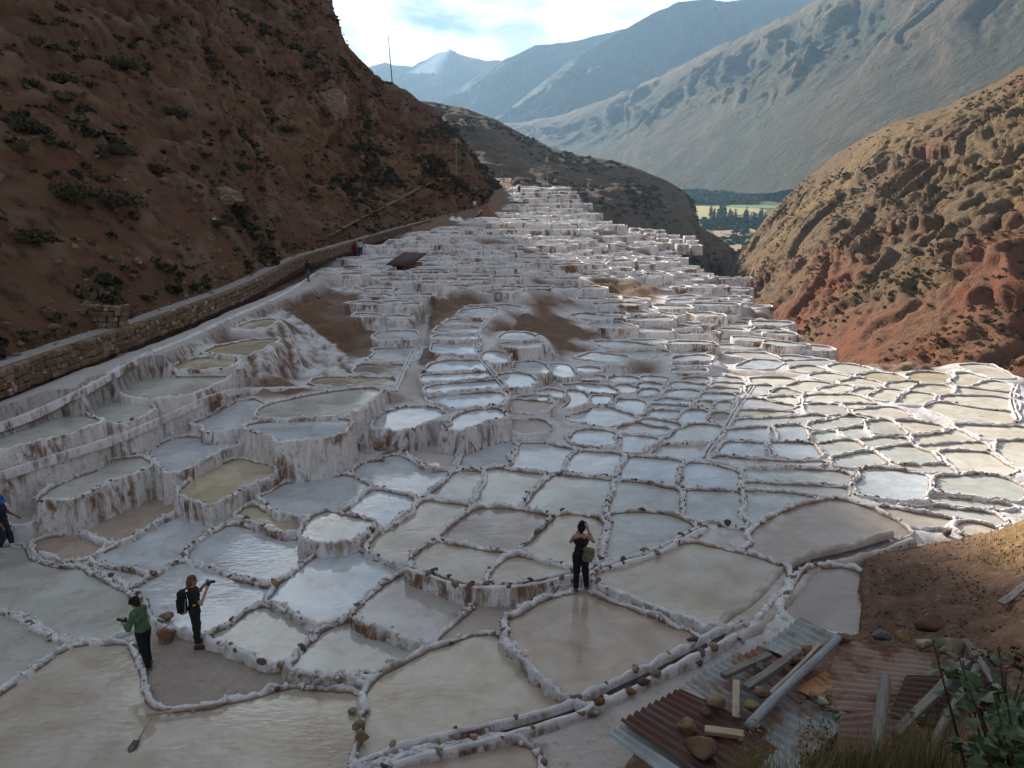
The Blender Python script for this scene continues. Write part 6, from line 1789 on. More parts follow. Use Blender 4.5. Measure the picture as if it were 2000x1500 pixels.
for _ in range(900):
    x = RNG.uniform(1330, 1660); y = RNG.uniform(374, 400) - max(0, (x - 1500)) * 0.02
    if y > 392 and x > 1480: continue
    p_ = valley_pt(x, y); fp.append(p_ + np.array([0, 0, 1])); fsz.append(RNG.uniform(2.5, 5.5))
for _ in range(420):
    x = RNG.uniform(1370, 1520); y = RNG.uniform(426, 449); p_ = valley_pt(x, y); fp.append(p_); fsz.append(RNG.uniform(1.2, 2.8))
for _ in range(160):
    x = RNG.uniform(1400, 1470); y = RNG.uniform(463, 480); p_ = valley_pt(x, y); fp.append(p_); fsz.append(RNG.uniform(1.0, 2.0))
scatter_bushes('valley_wood', 'dark wooded belts across the valley floor', fp, fsz, 'tree_leaf', BUSH_S, 'wood')

# ---- leafy shrub close to the camera at the lower right
def leaf_mesh(seed):
    r = np.random.default_rng(seed)
    t_ = np.linspace(0, 1, 7); w = 0.42 * np.sin(np.pi * t_ ** 0.8) * (1 + 0.1 * r.normal(size=7)); w[0] = 0.02; w[-1] = 0.0
    v = []
    for k in range(7):
        zc = 0.22 * math.sin(t_[k] * 2.4) - 0.25 * t_[k] ** 2
        v += [(-w[k], t_[k], zc + 0.10 * w[k]), (0, t_[k], zc - 0.03), (w[k], t_[k], zc + 0.10 * w[k])]
    f = [[k * 3 + c_, k * 3 + c_ + 1, k * 3 + c_ + 4, k * 3 + c_ + 3] for k in range(6) for c_ in range(2)]
    return make_mesh('leaf', v, f, MATS['leaf_green'])
LEAF = [leaf_mesh(i) for i in range(4)]
root_p = np.array([2.35, 2.95, -3.2])
shrub = empty('leafy_shrub', root_p)
tag(shrub, 'leafy green shrub close to the camera at the lower right', 'shrub')
twigs = []
for k in range(29):
    a = RNG.uniform(0, 6.28)
    tip = np.array(aty(RNG.uniform(1850, 2030) + 30 * (k % 2), 1275 + 215 * RNG.random() ** 0.8, RNG.uniform(2.6, 3.3)))
    if k < 3: tip = np.array(aty([1822, 1880, 1950][k], [1250, 1290, 1265][k], 2.95))
    base = root_p + np.array([RNG.uniform(-.1, .1), RNG.uniform(-.1, .1), 0])
    mid_ = (base + tip) / 2 + np.array([RNG.uniform(-.08, .08), RNG.uniform(-.08, .08), 0.12])
    twigs.append((base, mid_, tip))
tv, tf = [], []
for base, mid_, tip in twigs:
    for p0, p1, r0, r1 in ((base, mid_, 0.010, 0.007), (mid_, tip, 0.007, 0.003)):
        n0 = len(tv); x = p1 - p0; u = np.cross(x, [0.3, 1, 0.2]); u /= np.linalg.norm(u); w = np.cross(x, u); w /= np.linalg.norm(w)
        for c_, rr in ((p0, r0), (p1, r1)):
            tv += [c_ + (u * math.cos(q_) + w * math.sin(q_)) * rr for q_ in np.linspace(0, 2 * math.pi, 6)[:-1]]
        tf += [[n0 + q_, n0 + (q_ + 1) % 5, n0 + 5 + (q_ + 1) % 5, n0 + 5 + q_] for q_ in range(5)]
mesh_obj('stem', np.array(tv), tf, MATS['bark'], shrub, root_p)
nl = 0
for base, mid_, tip in twigs:
    for q_ in range(10):
        t_ = 0.3 + 0.7 * q_ / 9
        c_ = mid_ * (1 - t_) + tip * t_ if t_ < 1 else tip
        L_ = link('leaf', LEAF[int(RNG.integers(0, 4))], shrub)
        s = RNG.uniform(0.055, 0.10) * (0.75 if t_ > 0.9 else 1); c_ = c_ + RNG.normal(size=3) * 0.045
        L_.location = c_ - root_p; L_.scale = (s, s, s)
        L_.rotation_euler = (RNG.uniform(-0.5, 0.9), RNG.uniform(-0.7, 0.7), RNG.uniform(0, 6.28)); nl += 1

# dry grass along the bottom edge and on the bank
def grass(name, label, roots, hmin, hmax, w, mat='dry_grass', bend=0.5):
    r = RNG
    n = len(roots); roots = np.array(roots)
    h_ = r.uniform(hmin, hmax, n); a = r.uniform(0, 6.28, n); bd = r.uniform(0.1, bend, n) * h_
    dx_, dy_ = np.cos(a), np.sin(a)
    px_, py_ = -np.sin(a) * w, np.cos(a) * w
    v = np.zeros((n, 5, 3))
    for k, (t_, ww) in enumerate(((0, 1), (0.55, 0.8))):
        cx = roots[:, 0] + dx_ * bd * t_ ** 2; cy = roots[:, 1] + dy_ * bd * t_ ** 2; cz = roots[:, 2] + h_ * t_
        v[:, k * 2] = np.stack([cx - px_ * ww, cy - py_ * ww, cz], -1); v[:, k * 2 + 1] = np.stack([cx + px_ * ww, cy + py_ * ww, cz], -1)
    v[:, 4] = np.stack([roots[:, 0] + dx_ * bd, roots[:, 1] + dy_ * bd, roots[:, 2] + h_ * 0.95], -1)
    k5 = np.arange(n)[:, None] * 5
    f = [list(x) for x in (k5 + np.array([0, 1, 3, 2]))] + [list(x) for x in (k5 + np.array([2, 3, 4]))]
    o = mesh_obj(name, v.reshape(-1, 3), f, MATS[mat], smooth=False)
    tag(o, label, 'grass', kind='stuff')
rts = []
for _ in range(8200):
    x = 1.3 + 4.6 * RNG.beta(1.6, 1.4); y = RNG.uniform(5.3, 6.7)
    if perlin(np.array([[x * 1.6, y * 1.6, 3.3]]))[0] < RNG.uniform(-0.35, 0.25): continue
    rts.append((x, y, float(0)))
rts = np.array(rts); rts[:, 2] = BANK(rts[:, :2])
grass('dry_grass', 'tangled dry grass in front of the shed roof', rts, 0.22, 0.78, 0.0035)
rts = []
for _ in range(4200):
    x = RNG.uniform(1690, 2020); y = RNG.uniform(1030, 1290)
    w_ = 1.0 if (x > 1880 and y < 1110) else 0.14 if not (1690 < x < 1830 and 1130 < y < 1200) else 0.7
    if RNG.random() > w_: continue
    p_ = np.array(at(x, y, -8.2))
    for _i in range(3): p_ = np.array(at(x, y, float(BANK(p_[None, :2])[0])))
    if inside(np.array([[x, y]]), foot_px)[0]: rts.append(p_)
grass('bank_grass', 'sparse golden grass on the dirt bank', rts, 0.06, 0.24, 0.004)
# little weeds with stems in front of the roof
for k, (x, y, h_, lab) in enumerate([(1478, 1480, 0.62, 'spindly dry weed in front of the log'), (1612, 1470, 0.5, 'green weed in front of the mossy rock'), (1798, 1470, 0.55, 'thin weed between beam and post'), (1568, 1490, 0.45, 'low tangled weed at the bottom edge')]):
    b0 = np.array(aty(x, 1520, 6.2)); b0[2] = BANK(b0[None, :2])[0]
    wd = empty('weed', b0); tag(wd, lab, 'weed', 'weeds in front of the shed roof')
    tip = np.array(aty(x, y - 130, 6.3))
    v, f = [], []
    st_ = []
    for q_ in range(7):
        t1 = b0 + (tip - b0) * RNG.uniform(0.5, 1.0) + np.array([RNG.uniform(-.14, .14), RNG.uniform(-.1, .1), 0]); st_.append(t1)
        n0 = len(v); v += [b0 + [-.004, 0, 0], b0 + [.004, 0, 0], b0 + [0, .005, 0], t1]; f += [[n0, n0 + 1, n0 + 3], [n0 + 1, n0 + 2, n0 + 3], [n0 + 2, n0, n0 + 3]]
    mesh_obj('stem', np.array(v), f, MATS['dry_grass'], wd, b0, smooth=False)
    V, F = [], []
    for q_ in range(160):
        t1 = st_[q_ % 7]; c_ = b0 + (t1 - b0) * RNG.uniform(0.35, 1.0); d_ = RNG.normal(size=3) * 0.014; e_ = RNG.normal(size=3) * 0.008
        n0 = len(V); V += [c_, c_ + d_ + e_, c_ + d_ * 1.8, c_ + d_ - e_]; F.append([n0, n0 + 1, n0 + 2, n0 + 3])
    mesh_obj('foliage', np.array(V), F, MATS['leaf_green'] if k == 1 else MATS['dry_grass'], wd, b0, smooth=False)

# ================================================================== people
def sd_capsule(p, a, b, ra, rb):
    a = np.asarray(a, float); b = np.asarray(b, float)
    ab = b - a
    t_ = np.clip(((p - a) @ ab) / (ab @ ab + 1e-12), 0, 1)
    return np.linalg.norm(p - (a + t_[:, None] * ab), axis=1) - (ra + (rb - ra) * t_)
def sd_box(p, c, h, r, rot=0.0, tilt=0.0):
    q_ = p - np.asarray(c)
    if rot:
        ca, sa = math.cos(-rot), math.sin(-rot); q_ = np.stack([q_[:, 0] * ca - q_[:, 1] * sa, q_[:, 0] * sa + q_[:, 1] * ca, q_[:, 2]], -1)
    if tilt:
        ca, sa = math.cos(-tilt), math.sin(-tilt); q_ = np.stack([q_[:, 0] * ca + q_[:, 2] * sa, q_[:, 1], -q_[:, 0] * sa + q_[:, 2] * ca], -1)
    d_ = np.abs(q_) - (np.asarray(h) - r)
    return np.linalg.norm(np.maximum(d_, 0), axis=1) + np.minimum(d_.max(1), 0) - r
def sdf_surface(prims, res, k=0.02, rough=0.0, seed=0):
    """prims: ('c',a,b,ra,rb) or ('b',c,h,r[,rot,tilt]) -> one closed mesh by surface nets"""
    lo, hi = np.full(3, 1e9), np.full(3, -1e9)
    for pr in prims:
        if pr[0] == 'c':
            r = max(pr[3], pr[4])
            for e in (pr[1], pr[2]): lo = np.minimum(lo, np.array(e) - r); hi = np.maximum(hi, np.array(e) + r)
        else:
            m = np.linalg.norm(pr[2]); lo = np.minimum(lo, np.array(pr[1]) - m); hi = np.maximum(hi, np.array(pr[1]) + m)
    lo -= 3 * res + k; hi += 3 * res + k
    n = np.ceil((hi - lo) / res).astype(int) + 1
    g = [lo[i] + res * np.arange(n[i]) for i in range(3)]
    D = np.full(n, 10.0)
    for pr in prims:
        if pr[0] == 'c':
            r = max(pr[3], pr[4]); a0 = np.minimum(pr[1], pr[2]) - r - 3 * k - 2 * res; a1 = np.maximum(pr[1], pr[2]) + r + 3 * k + 2 * res
        else:
            m = np.linalg.norm(pr[2]) + 3 * k + 2 * res; a0 = np.array(pr[1]) - m; a1 = np.array(pr[1]) + m
        s = [slice(max(0, int((a0[i] - lo[i]) / res)), min(n[i], int((a1[i] - lo[i]) / res) + 2)) for i in range(3)]
        X, Y, Z = np.meshgrid(g[0][s[0]], g[1][s[1]], g[2][s[2]], indexing='ij')
        pp = np.stack([X.ravel(), Y.ravel(), Z.ravel()], -1)
        d_ = (sd_capsule(pp, *pr[1:5]) if pr[0] == 'c' else sd_box(pp, *pr[1:])).reshape(X.shape)
        cur = D[s[0], s[1], s[2]]
        if k > 0:
            h_ = np.clip(0.5 + 0.5 * (cur - d_) / k, 0, 1)
            D[s[0], s[1], s[2]] = cur * (1 - h_) + d_ * h_ - k * h_ * (1 - h_)
        else:
            D[s[0], s[1], s[2]] = np.minimum(cur, d_)
    if rough:
        X, Y, Z = np.meshgrid(*g, indexing='ij')
        near = np.abs(D) < 0.06
        D[near] += rough * fbm(np.stack([X[near], Y[near], Z[near]], -1) * 14 + seed, 2)
    neg = D < 0
    c8 = [(i, j, l) for i in (0, 1) for j in (0, 1) for l in (0, 1)]
    cnt = sum(neg[i:n[0] - 1 + i, j:n[1] - 1 + j, l:n[2] - 1 + l].astype(int) for i, j, l in c8)
    act = (cnt > 0) & (cnt < 8)
    idx = -np.ones(act.shape, int); idx[act] = np.arange(act.sum())
    cells = np.argwhere(act)
    acc = np.zeros((len(cells), 3)); num = np.zeros(len(cells))
    for a in range(8):
        for b in range(a + 1, 8):
            pa, pb = np.array(c8[a]), np.array(c8[b])
            if np.abs(pa - pb).sum() != 1: continue
            da = D[tuple((cells + pa).T)]; db = D[tuple((cells + pb).T)]
            m = (da < 0) != (db < 0)
            t_ = da[m] / (da[m] - db[m])
            acc[m] += pa + t_[:, None] * (pb - pa); num[m] += 1
    V = lo + res * (cells + acc / num[:, None])
    F = []
    for ax in range(3):
        o1, o2 = [(1, 2), (2, 0), (0, 1)][ax]
        sl0 = [slice(1, n[i] - 1) for i in range(3)]; sl1 = list(sl0)
        sl0[ax] = slice(0, n[ax] - 1); sl1[ax] = slice(1, n[ax])
        a = neg[tuple(sl0)]; b = neg[tuple(sl1)]
        for flip, m in ((False, a & ~b), (True, ~a & b)):
            e = np.argwhere(m)
            if not len(e): continue
            e = e + np.array([0 if i == ax else 1 for i in range(3)])
            u = np.zeros(3, int); u[o1] = 1; w = np.zeros(3, int); w[o2] = 1
            q_ = np.stack([idx[tuple((e - u - w).T)], idx[tuple((e - w).T)], idx[tuple(e.T)], idx[tuple((e - u).T)]], -1)
            F.append(q_[:, ::-1] if flip else q_)
    return V, np.vstack(F)

def lerp(a, b, t_): return np.asarray(a, float) * (1 - t_) + np.asarray(b, float) * t_
def arm(S, E, W, r=1.0):
    return [('c', S, E, 0.046 * r, 0.038 * r), ('c', E, W, 0.038 * r, 0.026 * r)]
def hand(W, d, side, up=(0, 0, 1)):
    """palm and five separate, curled fingers; d = pointing direction"""
    W = np.asarray(W, float); d = np.asarray(d, float); d /= np.linalg.norm(d)
    s = np.cross(d, up); s /= np.linalg.norm(s); n_ = np.cross(s, d)
    out = [('c', W, W + d * 0.07, 0.024, 0.030), ('c', W + d * 0.04 + s * 0.018, W + d * 0.075 + s * 0.022, 0.018, 0.016), ('c', W + d * 0.04 - s * 0.018, W + d * 0.075 - s * 0.022, 0.018, 0.016)]
    for i, (o_, L) in enumerate(((-0.030, 0.055), (-0.010, 0.066), (0.011, 0.062), (0.030, 0.048))):
        b = W + d * 0.085 + s * o_
        m = b + d * L * 0.5 - n_ * 0.012; t_ = m + d * L * 0.25 - n_ * L * 0.55
        out += [('c', b, m, 0.0095, 0.009), ('c', m, t_, 0.009, 0.0075)]
    tb = W + d * 0.03 + s * side * 0.026
    tm = tb + d * 0.03 + s * side * 0.022 - n_ * 0.01
    out += [('c', tb, tm, 0.013, 0.011), ('c', tm, tm + d * 0.03 - n_ * 0.008, 0.011, 0.009)]
    return out
def head(c, look, nod=0.0):
    """skull, jaw, nose, brow, ears; look = yaw, nod = pitch forward"""
    ca, sa = math.cos(look), math.sin(look); cn, sn = math.cos(nod), math.sin(nod)
    def P_(x, y, z):
        y, z = y * cn + z * sn, -y * sn + z * cn
        return np.array(c) + np.array([x * ca - y * sa, x * sa + y * ca, z])
    pr = [('c', P_(0, -0.02, 0.035), P_(0, 0.012, 0.03), 0.082, 0.078), ('c', P_(0, 0.02, -0.01), P_(0, 0.045, -0.075), 0.062, 0.036), ('c', P_(0, 0.088, 0.012), P_(0, 0.106, -0.018), 0.009, 0.014),
          ('c', P_(-0.03, 0.078, 0.03), P_(0.03, 0.078, 0.03), 0.016, 0.016), ('c', P_(-0.02, 0.082, -0.052), P_(0.02, 0.082, -0.052), 0.011, 0.011), ('c', P_(-0.082, 0, -0.015), P_(-0.086, -0.008, 0.02), 0.010, 0.015), ('c', P_(0.082, 0, -0.015), P_(0.086, -0.008, 0.02), 0.010, 0.015)]
    return pr, P_
def person(label, loc, rz, H=1.68, legs=None, arms=None, look=0.0, nod=0.0, lean=0.0, skin='skin', shirt=(0.02, 0.02, 0.02), sleeve=0.5, trousers=(0.015, 0.015, 0.018), hem=1.0, shoes=(0.09, 0.07, 0.06), hair=(0.02, 0.014, 0.012), hair_kind='short', fem=True, res=0.012, group=None, coat=0.0, boots=False, tank=False):
    s = H / 1.68
    hipw = 0.088 if fem else 0.085; shw = 0.165 if fem else 0.195
    Pv = np.array([0, 0, 0.90]); Wst = np.array([0, 0.01 + lean * 0.10, 1.05]); Ch = np.array([0, 0.005 + lean * 0.27, 1.25]); Nk = np.array([0, 0.0 + lean * 0.42, 1.415])
    Hd = np.array([0, 0.02 + lean * 0.55, 1.565 - abs(lean) * 0.04 - nod * 0.02])
    SH = [np.array([sd * shw, lean * 0.38 - 0.005, 1.365]) for sd in (-1, 1)]
    HP = [np.array([sd * hipw, 0, 0.88]) for sd in (-1, 1)]
    L = legs or {}
    KN = [np.array(L.get('kl', (-0.10, 0.01, 0.48)), float), np.array(L.get('kr', (0.10, 0.01, 0.48)), float)]
    AN = [np.array(L.get('al', (-0.11, -0.02, 0.085)), float), np.array(L.get('ar', (0.11, -0.02, 0.085)), float)]
    TO = [np.array(L.get('tl', AN[0] + np.array([-0.02, 0.15, -0.055])), float), np.array(L.get('tr', AN[1] + np.array([0.02, 0.15, -0.055])), float)]
    A = arms or {}
    EL = [np.array(A.get('el', (-0.25, 0.0, 1.08)), float), np.array(A.get('er', (0.25, 0.0, 1.08)), float)]
    WR = [np.array(A.get('wl', (-0.25, 0.08, 0.84)), float), np.array(A.get('wr', (0.25, 0.08, 0.84)), float)]
    HDIR = [A.get('hl', (0, 0.2, -1)), A.get('hr', (0, 0.2, -1))]
    fem_r = 1.0 if fem else 1.08
    torso = [('c', Pv + [-0.055, 0, 0], Pv + [0.055, 0, 0], 0.112, 0.112), ('c', Wst + [-0.045, 0, 0], Wst + [0.045, 0, 0], 0.092 * fem_r, 0.092 * fem_r), ('c', Ch + [-0.065, 0, 0], Ch + [0.065, 0, 0], 0.105 * fem_r, 0.105 * fem_r), ('c', SH[0] * [0.8, 1, 1], SH[1] * [0.8, 1, 1], 0.066, 0.066), ('c', Wst, Ch, 0.095, 0.10)]
    if fem: torso.append(('c', Ch + [-0.06, 0.075, -0.01], Ch + [0.06, 0.075, -0.01], 0.05, 0.05))
    legp = []
    for i in range(2):
        legp += [('c', HP[i], KN[i], 0.092, 0.056), ('c', KN[i], lerp(KN[i], AN[i], 0.35) + [0, -0.012, 0], 0.054, 0.054), ('c', lerp(KN[i], AN[i], 0.3) + [0, -0.01, 0], AN[i], 0.05, 0.034)]
    feet = []
    for i in range(2): feet += [('c', AN[i] + [0, -0.03, -0.04], TO[i], 0.038, 0.034), ('c', AN[i], AN[i] + [0, 0, -0.04], 0.036, 0.042)]
    neck = [('c', Nk + [0, -0.01, -0.03], Hd + [0, -0.015, -0.04], 0.052, 0.048)]
    hdp, HP_ = head(Hd, look, nod)
    armp = []
    for i in range(2): armp += arm(SH[i], EL[i], WR[i], 0.95 if fem else 1.1)
    handp = hand(WR[0], HDIR[0], 1) + hand(WR[1], HDIR[1], -1)
    V, F = sdf_surface(torso + legp + feet + neck + hdp + armp + handp, res, 0.022)
    body = link('person', make_mesh('person', V * s, F, MATS[skin]))
    body.location = loc; body.rotation_euler = (0, 0, rz)
    tag(body, label, 'person', group)
    def wear(name, prims, col, k=0.03, rough=0.012, mat='cloth', res_=None):
        V, F = sdf_surface(prims, res_ or res, k, rough, RNG.uniform(0, 40))
        o = link(name, make_mesh(name, V * s, F, MATS[mat]), body); o.color = (*col, 1)
        return o
    inf = lambda ps, e: [('c', q_[1], q_[2], q_[3] + e, q_[4] + e) for q_ in ps]
    # shirt
    sp = inf(torso[1:] if not tank else [torso[1], torso[2], torso[4]] + torso[5:], 0.012 + coat) + [('c', Pv + [-0.055, 0, 0.05], Pv + [0.055, 0, 0.05], 0.114 + coat, 0.114 + coat)]
    if tank:
        sp += [('c', Ch + [sd * 0.07, -0.03, 0.03], Nk + [sd * 0.055, -0.01, 0.0], 0.05, 0.028) for sd in (-1, 1)] + [('c', Ch + [0, -0.05, 0.02], Nk + [0, -0.03, -0.03], 0.06, 0.04)]
    elif sleeve > 0:
        for i in range(2):
            if sleeve <= 1: sp += [('c', SH[i], lerp(SH[i], EL[i], sleeve), 0.060 + coat, 0.056 + coat)]
            else: sp += [('c', SH[i], EL[i], 0.058 + coat, 0.050 + coat), ('c', EL[i], lerp(EL[i], WR[i], sleeve - 1), 0.050 + coat, 0.038 + coat * 0.7)]
    wear('shirt', sp, shirt)
    # trousers
    tp = [('c', Pv + [-0.055, 0, 0], Pv + [0.055, 0, 0], 0.120, 0.120)]
    for i in range(2):
        if hem > 0.5:
            e = 0.020 if fem else 0.026
            tp += [('c', KN[i], KN[i] + [0, 0, 0.02], 0.080, 0.080), ('c', HP[i], KN[i], 0.096 + e, 0.058 + e), ('c', KN[i], lerp(KN[i], AN[i], (hem - 0.5) * 2), 0.058 + e, 0.058 + e - 0.018 * (hem - 0.5) * 2)]
        else: tp += [('c', HP[i], lerp(HP[i], KN[i], hem * 2), 0.108, 0.085)]
    wear('trousers', tp, trousers)
    for i in range(2):
        pr = inf(feet[i * 2:i * 2 + 2], 0.010) + [('c', AN[i] + [0, -0.045, -0.065], TO[i] + [0, 0.01, -0.014], 0.026, 0.026)]
        if boots: pr += [('c', AN[i], lerp(AN[i], KN[i], 0.7), 0.058, 0.066)]
        wear('shoe', pr, shoes, 0.015, 0.004)
    # hair
    if hair_kind == 'hat':
        hp = [('c', HP_(0, -0.01, 0.075), HP_(0, 0.0, 0.10), 0.092, 0.080)]
        hat = wear('hat', hp, (0.02, 0.10, 0.32), 0.01, 0.004)
        a_ = np.linspace(0, 2 * math.pi, 25)[:-1]; v = []
        for rr, zz_ in ((0.085, 0.085), (0.13, 0.06), (0.17, 0.035), (0.17, 0.030), (0.085, 0.075)):
            v += [HP_(rr * math.cos(q_), rr * math.sin(q_), zz_) for q_ in a_]
        f = [[j * 24 + q_, j * 24 + (q_ + 1) % 24, (j + 1) * 24 + (q_ + 1) % 24, (j + 1) * 24 + q_] for j in range(4) for q_ in range(24)]
        b_ = link('hat_brim', make_mesh('hat_brim', np.array(v) * s, f, MATS['cloth']), body); b_.color = (0.03, 0.14, 0.40, 1)
        hp = [('c', HP_(0, -0.03, 0.02), HP_(0, -0.04, -0.03), 0.075, 0.06)]
    else:
        hp = [('c', HP_(0, -0.025, 0.055), HP_(0, 0.005, 0.065), 0.090, 0.082), ('c', HP_(0, -0.045, 0.02), HP_(0, -0.05, -0.045), 0.080, 0.062), ('c', HP_(-0.06, -0.015, 0.03), HP_(-0.065, -0.02, -0.02), 0.036, 0.026), ('c', HP_(0.06, -0.015, 0.03), HP_(0.065, -0.02, -0.02), 0.036, 0.026)]
        if hair_kind == 'bun': hp += [('c', HP_(-0.015, -0.05, 0.13), HP_(0.02, -0.045, 0.17), 0.052, 0.048)]
        if hair_kind == 'tail': hp += [('c', HP_(0, -0.09, -0.03), HP_(0.01, -0.10, -0.14), 0.045, 0.028)]
        if hair_kind == 'curly': hp += [('c', HP_(0.03 * math.cos(q_), -0.03 + 0.05 * math.sin(q_), 0.10), HP_(0.06 * math.cos(q_), -0.03 + 0.06 * math.sin(q_), 0.11), 0.045, 0.04) for q_ in range(6)] + [('c', HP_(-0.05, 0.06, 0.07), HP_(0.05, 0.06, 0.07), 0.035, 0.035)]
    wear('hair', hp, hair, 0.02, 0.012)
    return body, s, dict(Ch=Ch, Nk=Nk, SH=SH, WR=WR, Hd=Hd, Pv=Pv)
def carried(name, label, cat, body, s, parts, res=0.01):
    """a thing held or worn by a person: its own top-level object standing where the person holds it"""
    root = empty(name, tuple(body.location), body.rotation_euler.z)
    tag(root, label, cat)
    for pn, prims, col, mat in parts:
        V, F = sdf_surface(prims, res, 0.008, 0.006 if mat == 'cloth' else 0, 3)
        o = link(pn, make_mesh(pn, V * s, F, MATS[mat]), root); o.color = (*col, 1)
    return root

# the person standing in the middle, seen from behind, photographing
fp = hit(1133, 1152); fz = fp.z if fp is not None else -8.95
pos = Vector(at(1133, 1152, fz))
b, s, J = person('person in black tank top and leggings standing on a dike, seen from behind', pos, R(-4), 1.68, tank=True, sleeve=0, hair_kind='bun', look=R(-6),
    legs=dict(kl=(-0.09, 0.02, 0.48), kr=(0.11, 0.03, 0.48), al=(-0.10, -0.03, 0.085), ar=(0.15, 0.06, 0.085)),
    arms=dict(el=(-0.235, 0.14, 1.16), wl=(-0.07, 0.22, 1.40), hl=(0.4, 0.3, 0.6), er=(0.29, 0.10, 1.20), wr=(0.15, 0.17, 1.48), hr=(-0.25, 0.35, 0.7)), skin='skin', shoes=(0.12, 0.10, 0.09), res=0.011)
wearV, wearF = sdf_surface([('c', J['Nk'] + [-0.05, -0.035, -0.01], J['Nk'] + [0, -0.055, -0.05], 0.016, 0.018), ('c', J['Nk'] + [0.05, -0.035, -0.01], J['Nk'] + [0, -0.055, -0.05], 0.016, 0.018)], 0.008, 0.01)
co = link('collar', make_mesh('collar', wearV * s, wearF, MATS['cloth']), b); co.color = (0.7, 0.7, 0.7, 1)
carried('camera', 'small dark camera held up by the person on the dike', 'camera', b, s, [('body', [('b', (0.06, 0.30, 1.56), (0.065, 0.03, 0.045), 0.012)], (0.01, 0.01, 0.01), 'camera_black'), ('lens', [('c', (0.06, 0.31, 1.56), (0.06, 0.39, 1.56), 0.03, 0.03)], (0.01, 0.01, 0.01), 'camera_black')])
KH = (0.17, 0.135, 0.085)
carried('backpack', 'khaki backpack slung low on the right side of the standing person', 'backpack', b, s, [
    ('bag', [('b', (0.17, -0.17, 0.99), (0.12, 0.085, 0.17), 0.06, 0.2, R(14)), ('b', (0.145, -0.165, 1.10), (0.10, 0.07, 0.05), 0.04, 0.2, R(14))], KH, 'cloth'),
    ('pocket', [('b', (0.185, -0.255, 0.93), (0.085, 0.03, 0.085), 0.03, 0.2, R(14))], (0.20, 0.165, 0.11), 'cloth'),
    ('strap', [('c', (0.10, -0.12, 1.14), (0.10, -0.11, 1.34), 0.016, 0.016), ('c', (0.10, -0.11, 1.34), (0.17, 0.02, 1.43), 0.016, 0.016)], (0.05, 0.045, 0.035), 'cloth'),
    ('strap', [('c', (0.24, -0.20, 0.86), (0.30, -0.16, 0.95), 0.012, 0.012), ('c', (0.30, -0.16, 0.95), (0.26, -0.12, 1.10), 0.012, 0.012)], (0.04, 0.035, 0.03), 'cloth')])

# the two at the left
pos = Vector(at(387, 1262, -9.925))
b, s, J = person('person in black T-shirt and dark cropped trousers photographing to the right', pos, R(-62), 1.74, sleeve=0.55, trousers=(0.022, 0.025, 0.024), hem=0.88, shoes=(0.10, 0.045, 0.04), hair=(0.17, 0.075, 0.04), hair_kind='tail', look=R(4), nod=0.08,
    legs=dict(kl=(-0.11, 0.03, 0.48), kr=(0.09, 0.0, 0.48), al=(-0.15, 0.02, 0.085), ar=(0.11, -0.02, 0.085)),
    arms=dict(el=(-0.24, 0.17, 1.19), wl=(-0.08, 0.27, 1.40), hl=(0.45, 0.3, 0.35), er=(0.26, 0.13, 1.12), wr=(0.09, 0.29, 1.36), hr=(-0.45, 0.25, 0.4)), res=0.011)
carried('camera', 'black camera held to the eye by the backpack wearer', 'camera', b, s, [('body', [('b', (0.0, 0.33, 1.46), (0.07, 0.035, 0.05), 0.012)], (0.01, 0.01, 0.01), 'camera_black'), ('lens', [('c', (0, 0.36, 1.46), (0, 0.45, 1.45), 0.036, 0.036)], (0.01, 0.01, 0.01), 'camera_black')])
carried('backpack', 'black backpack with grey trim worn on the back', 'backpack', b, s, [
    ('bag', [('b', (0, -0.22, 1.12), (0.15, 0.095, 0.235), 0.07), ('b', (0, -0.20, 1.33), (0.12, 0.07, 0.06), 0.05)], (0.012, 0.012, 0.014), 'cloth'),
    ('pocket', [('b', (0, -0.315, 1.05), (0.11, 0.03, 0.13), 0.03)], (0.02, 0.02, 0.022), 'cloth'),
    ('trim', [('c', (-0.14, -0.24, 0.92), (0.14, -0.24, 0.92), 0.022, 0.022), ('c', (0.14, -0.24, 0.92), (0.16, -0.14, 0.98), 0.02, 0.016), ('c', (0.155, -0.2, 0.95), (0.155, -0.16, 1.25), 0.014, 0.012)], (0.28, 0.28, 0.28), 'cloth'),
    ('strap', [('c', (-0.10, -0.15, 1.36), (-0.11, 0.0, 1.44), 0.02, 0.02), ('c', (-0.11, 0.0, 1.44), (-0.12, 0.11, 1.30), 0.02, 0.02)], (0.02, 0.02, 0.02), 'cloth'),
    ('strap', [('c', (0.10, -0.15, 1.36), (0.11, 0.0, 1.44), 0.02, 0.02), ('c', (0.11, 0.0, 1.44), (0.12, 0.11, 1.30), 0.02, 0.02)], (0.02, 0.02, 0.02), 'cloth'),
    ('tag', [('b', (0.17, 0.0, 1.08), (0.02, 0.03, 0.02), 0.008)], (0.6, 0.5, 0.02), 'cloth')])
pos = Vector(at(288, 1302, -9.925))
b, s, J = person('person in green jumper and black leggings looking down at a camera', pos, R(78), 1.64, shirt=(0.075, 0.15, 0.075), sleeve=1.9, coat=0.012, hair_kind='curly', nod=0.55, lean=0.18, shoes=(0.17, 0.15, 0.13),
    legs=dict(kl=(-0.09, -0.02, 0.48), kr=(0.10, 0.05, 0.48), al=(-0.10, -0.12, 0.085), ar=(0.13, 0.04, 0.085)),
    arms=dict(el=(-0.24, 0.16, 1.06), wl=(-0.10, 0.36, 1.05), hl=(0.35, 0.6, 0.1), er=(0.24, 0.14, 1.04), wr=(0.09, 0.34, 1.02), hr=(-0.3, 0.6, 0.15)), res=0.011)
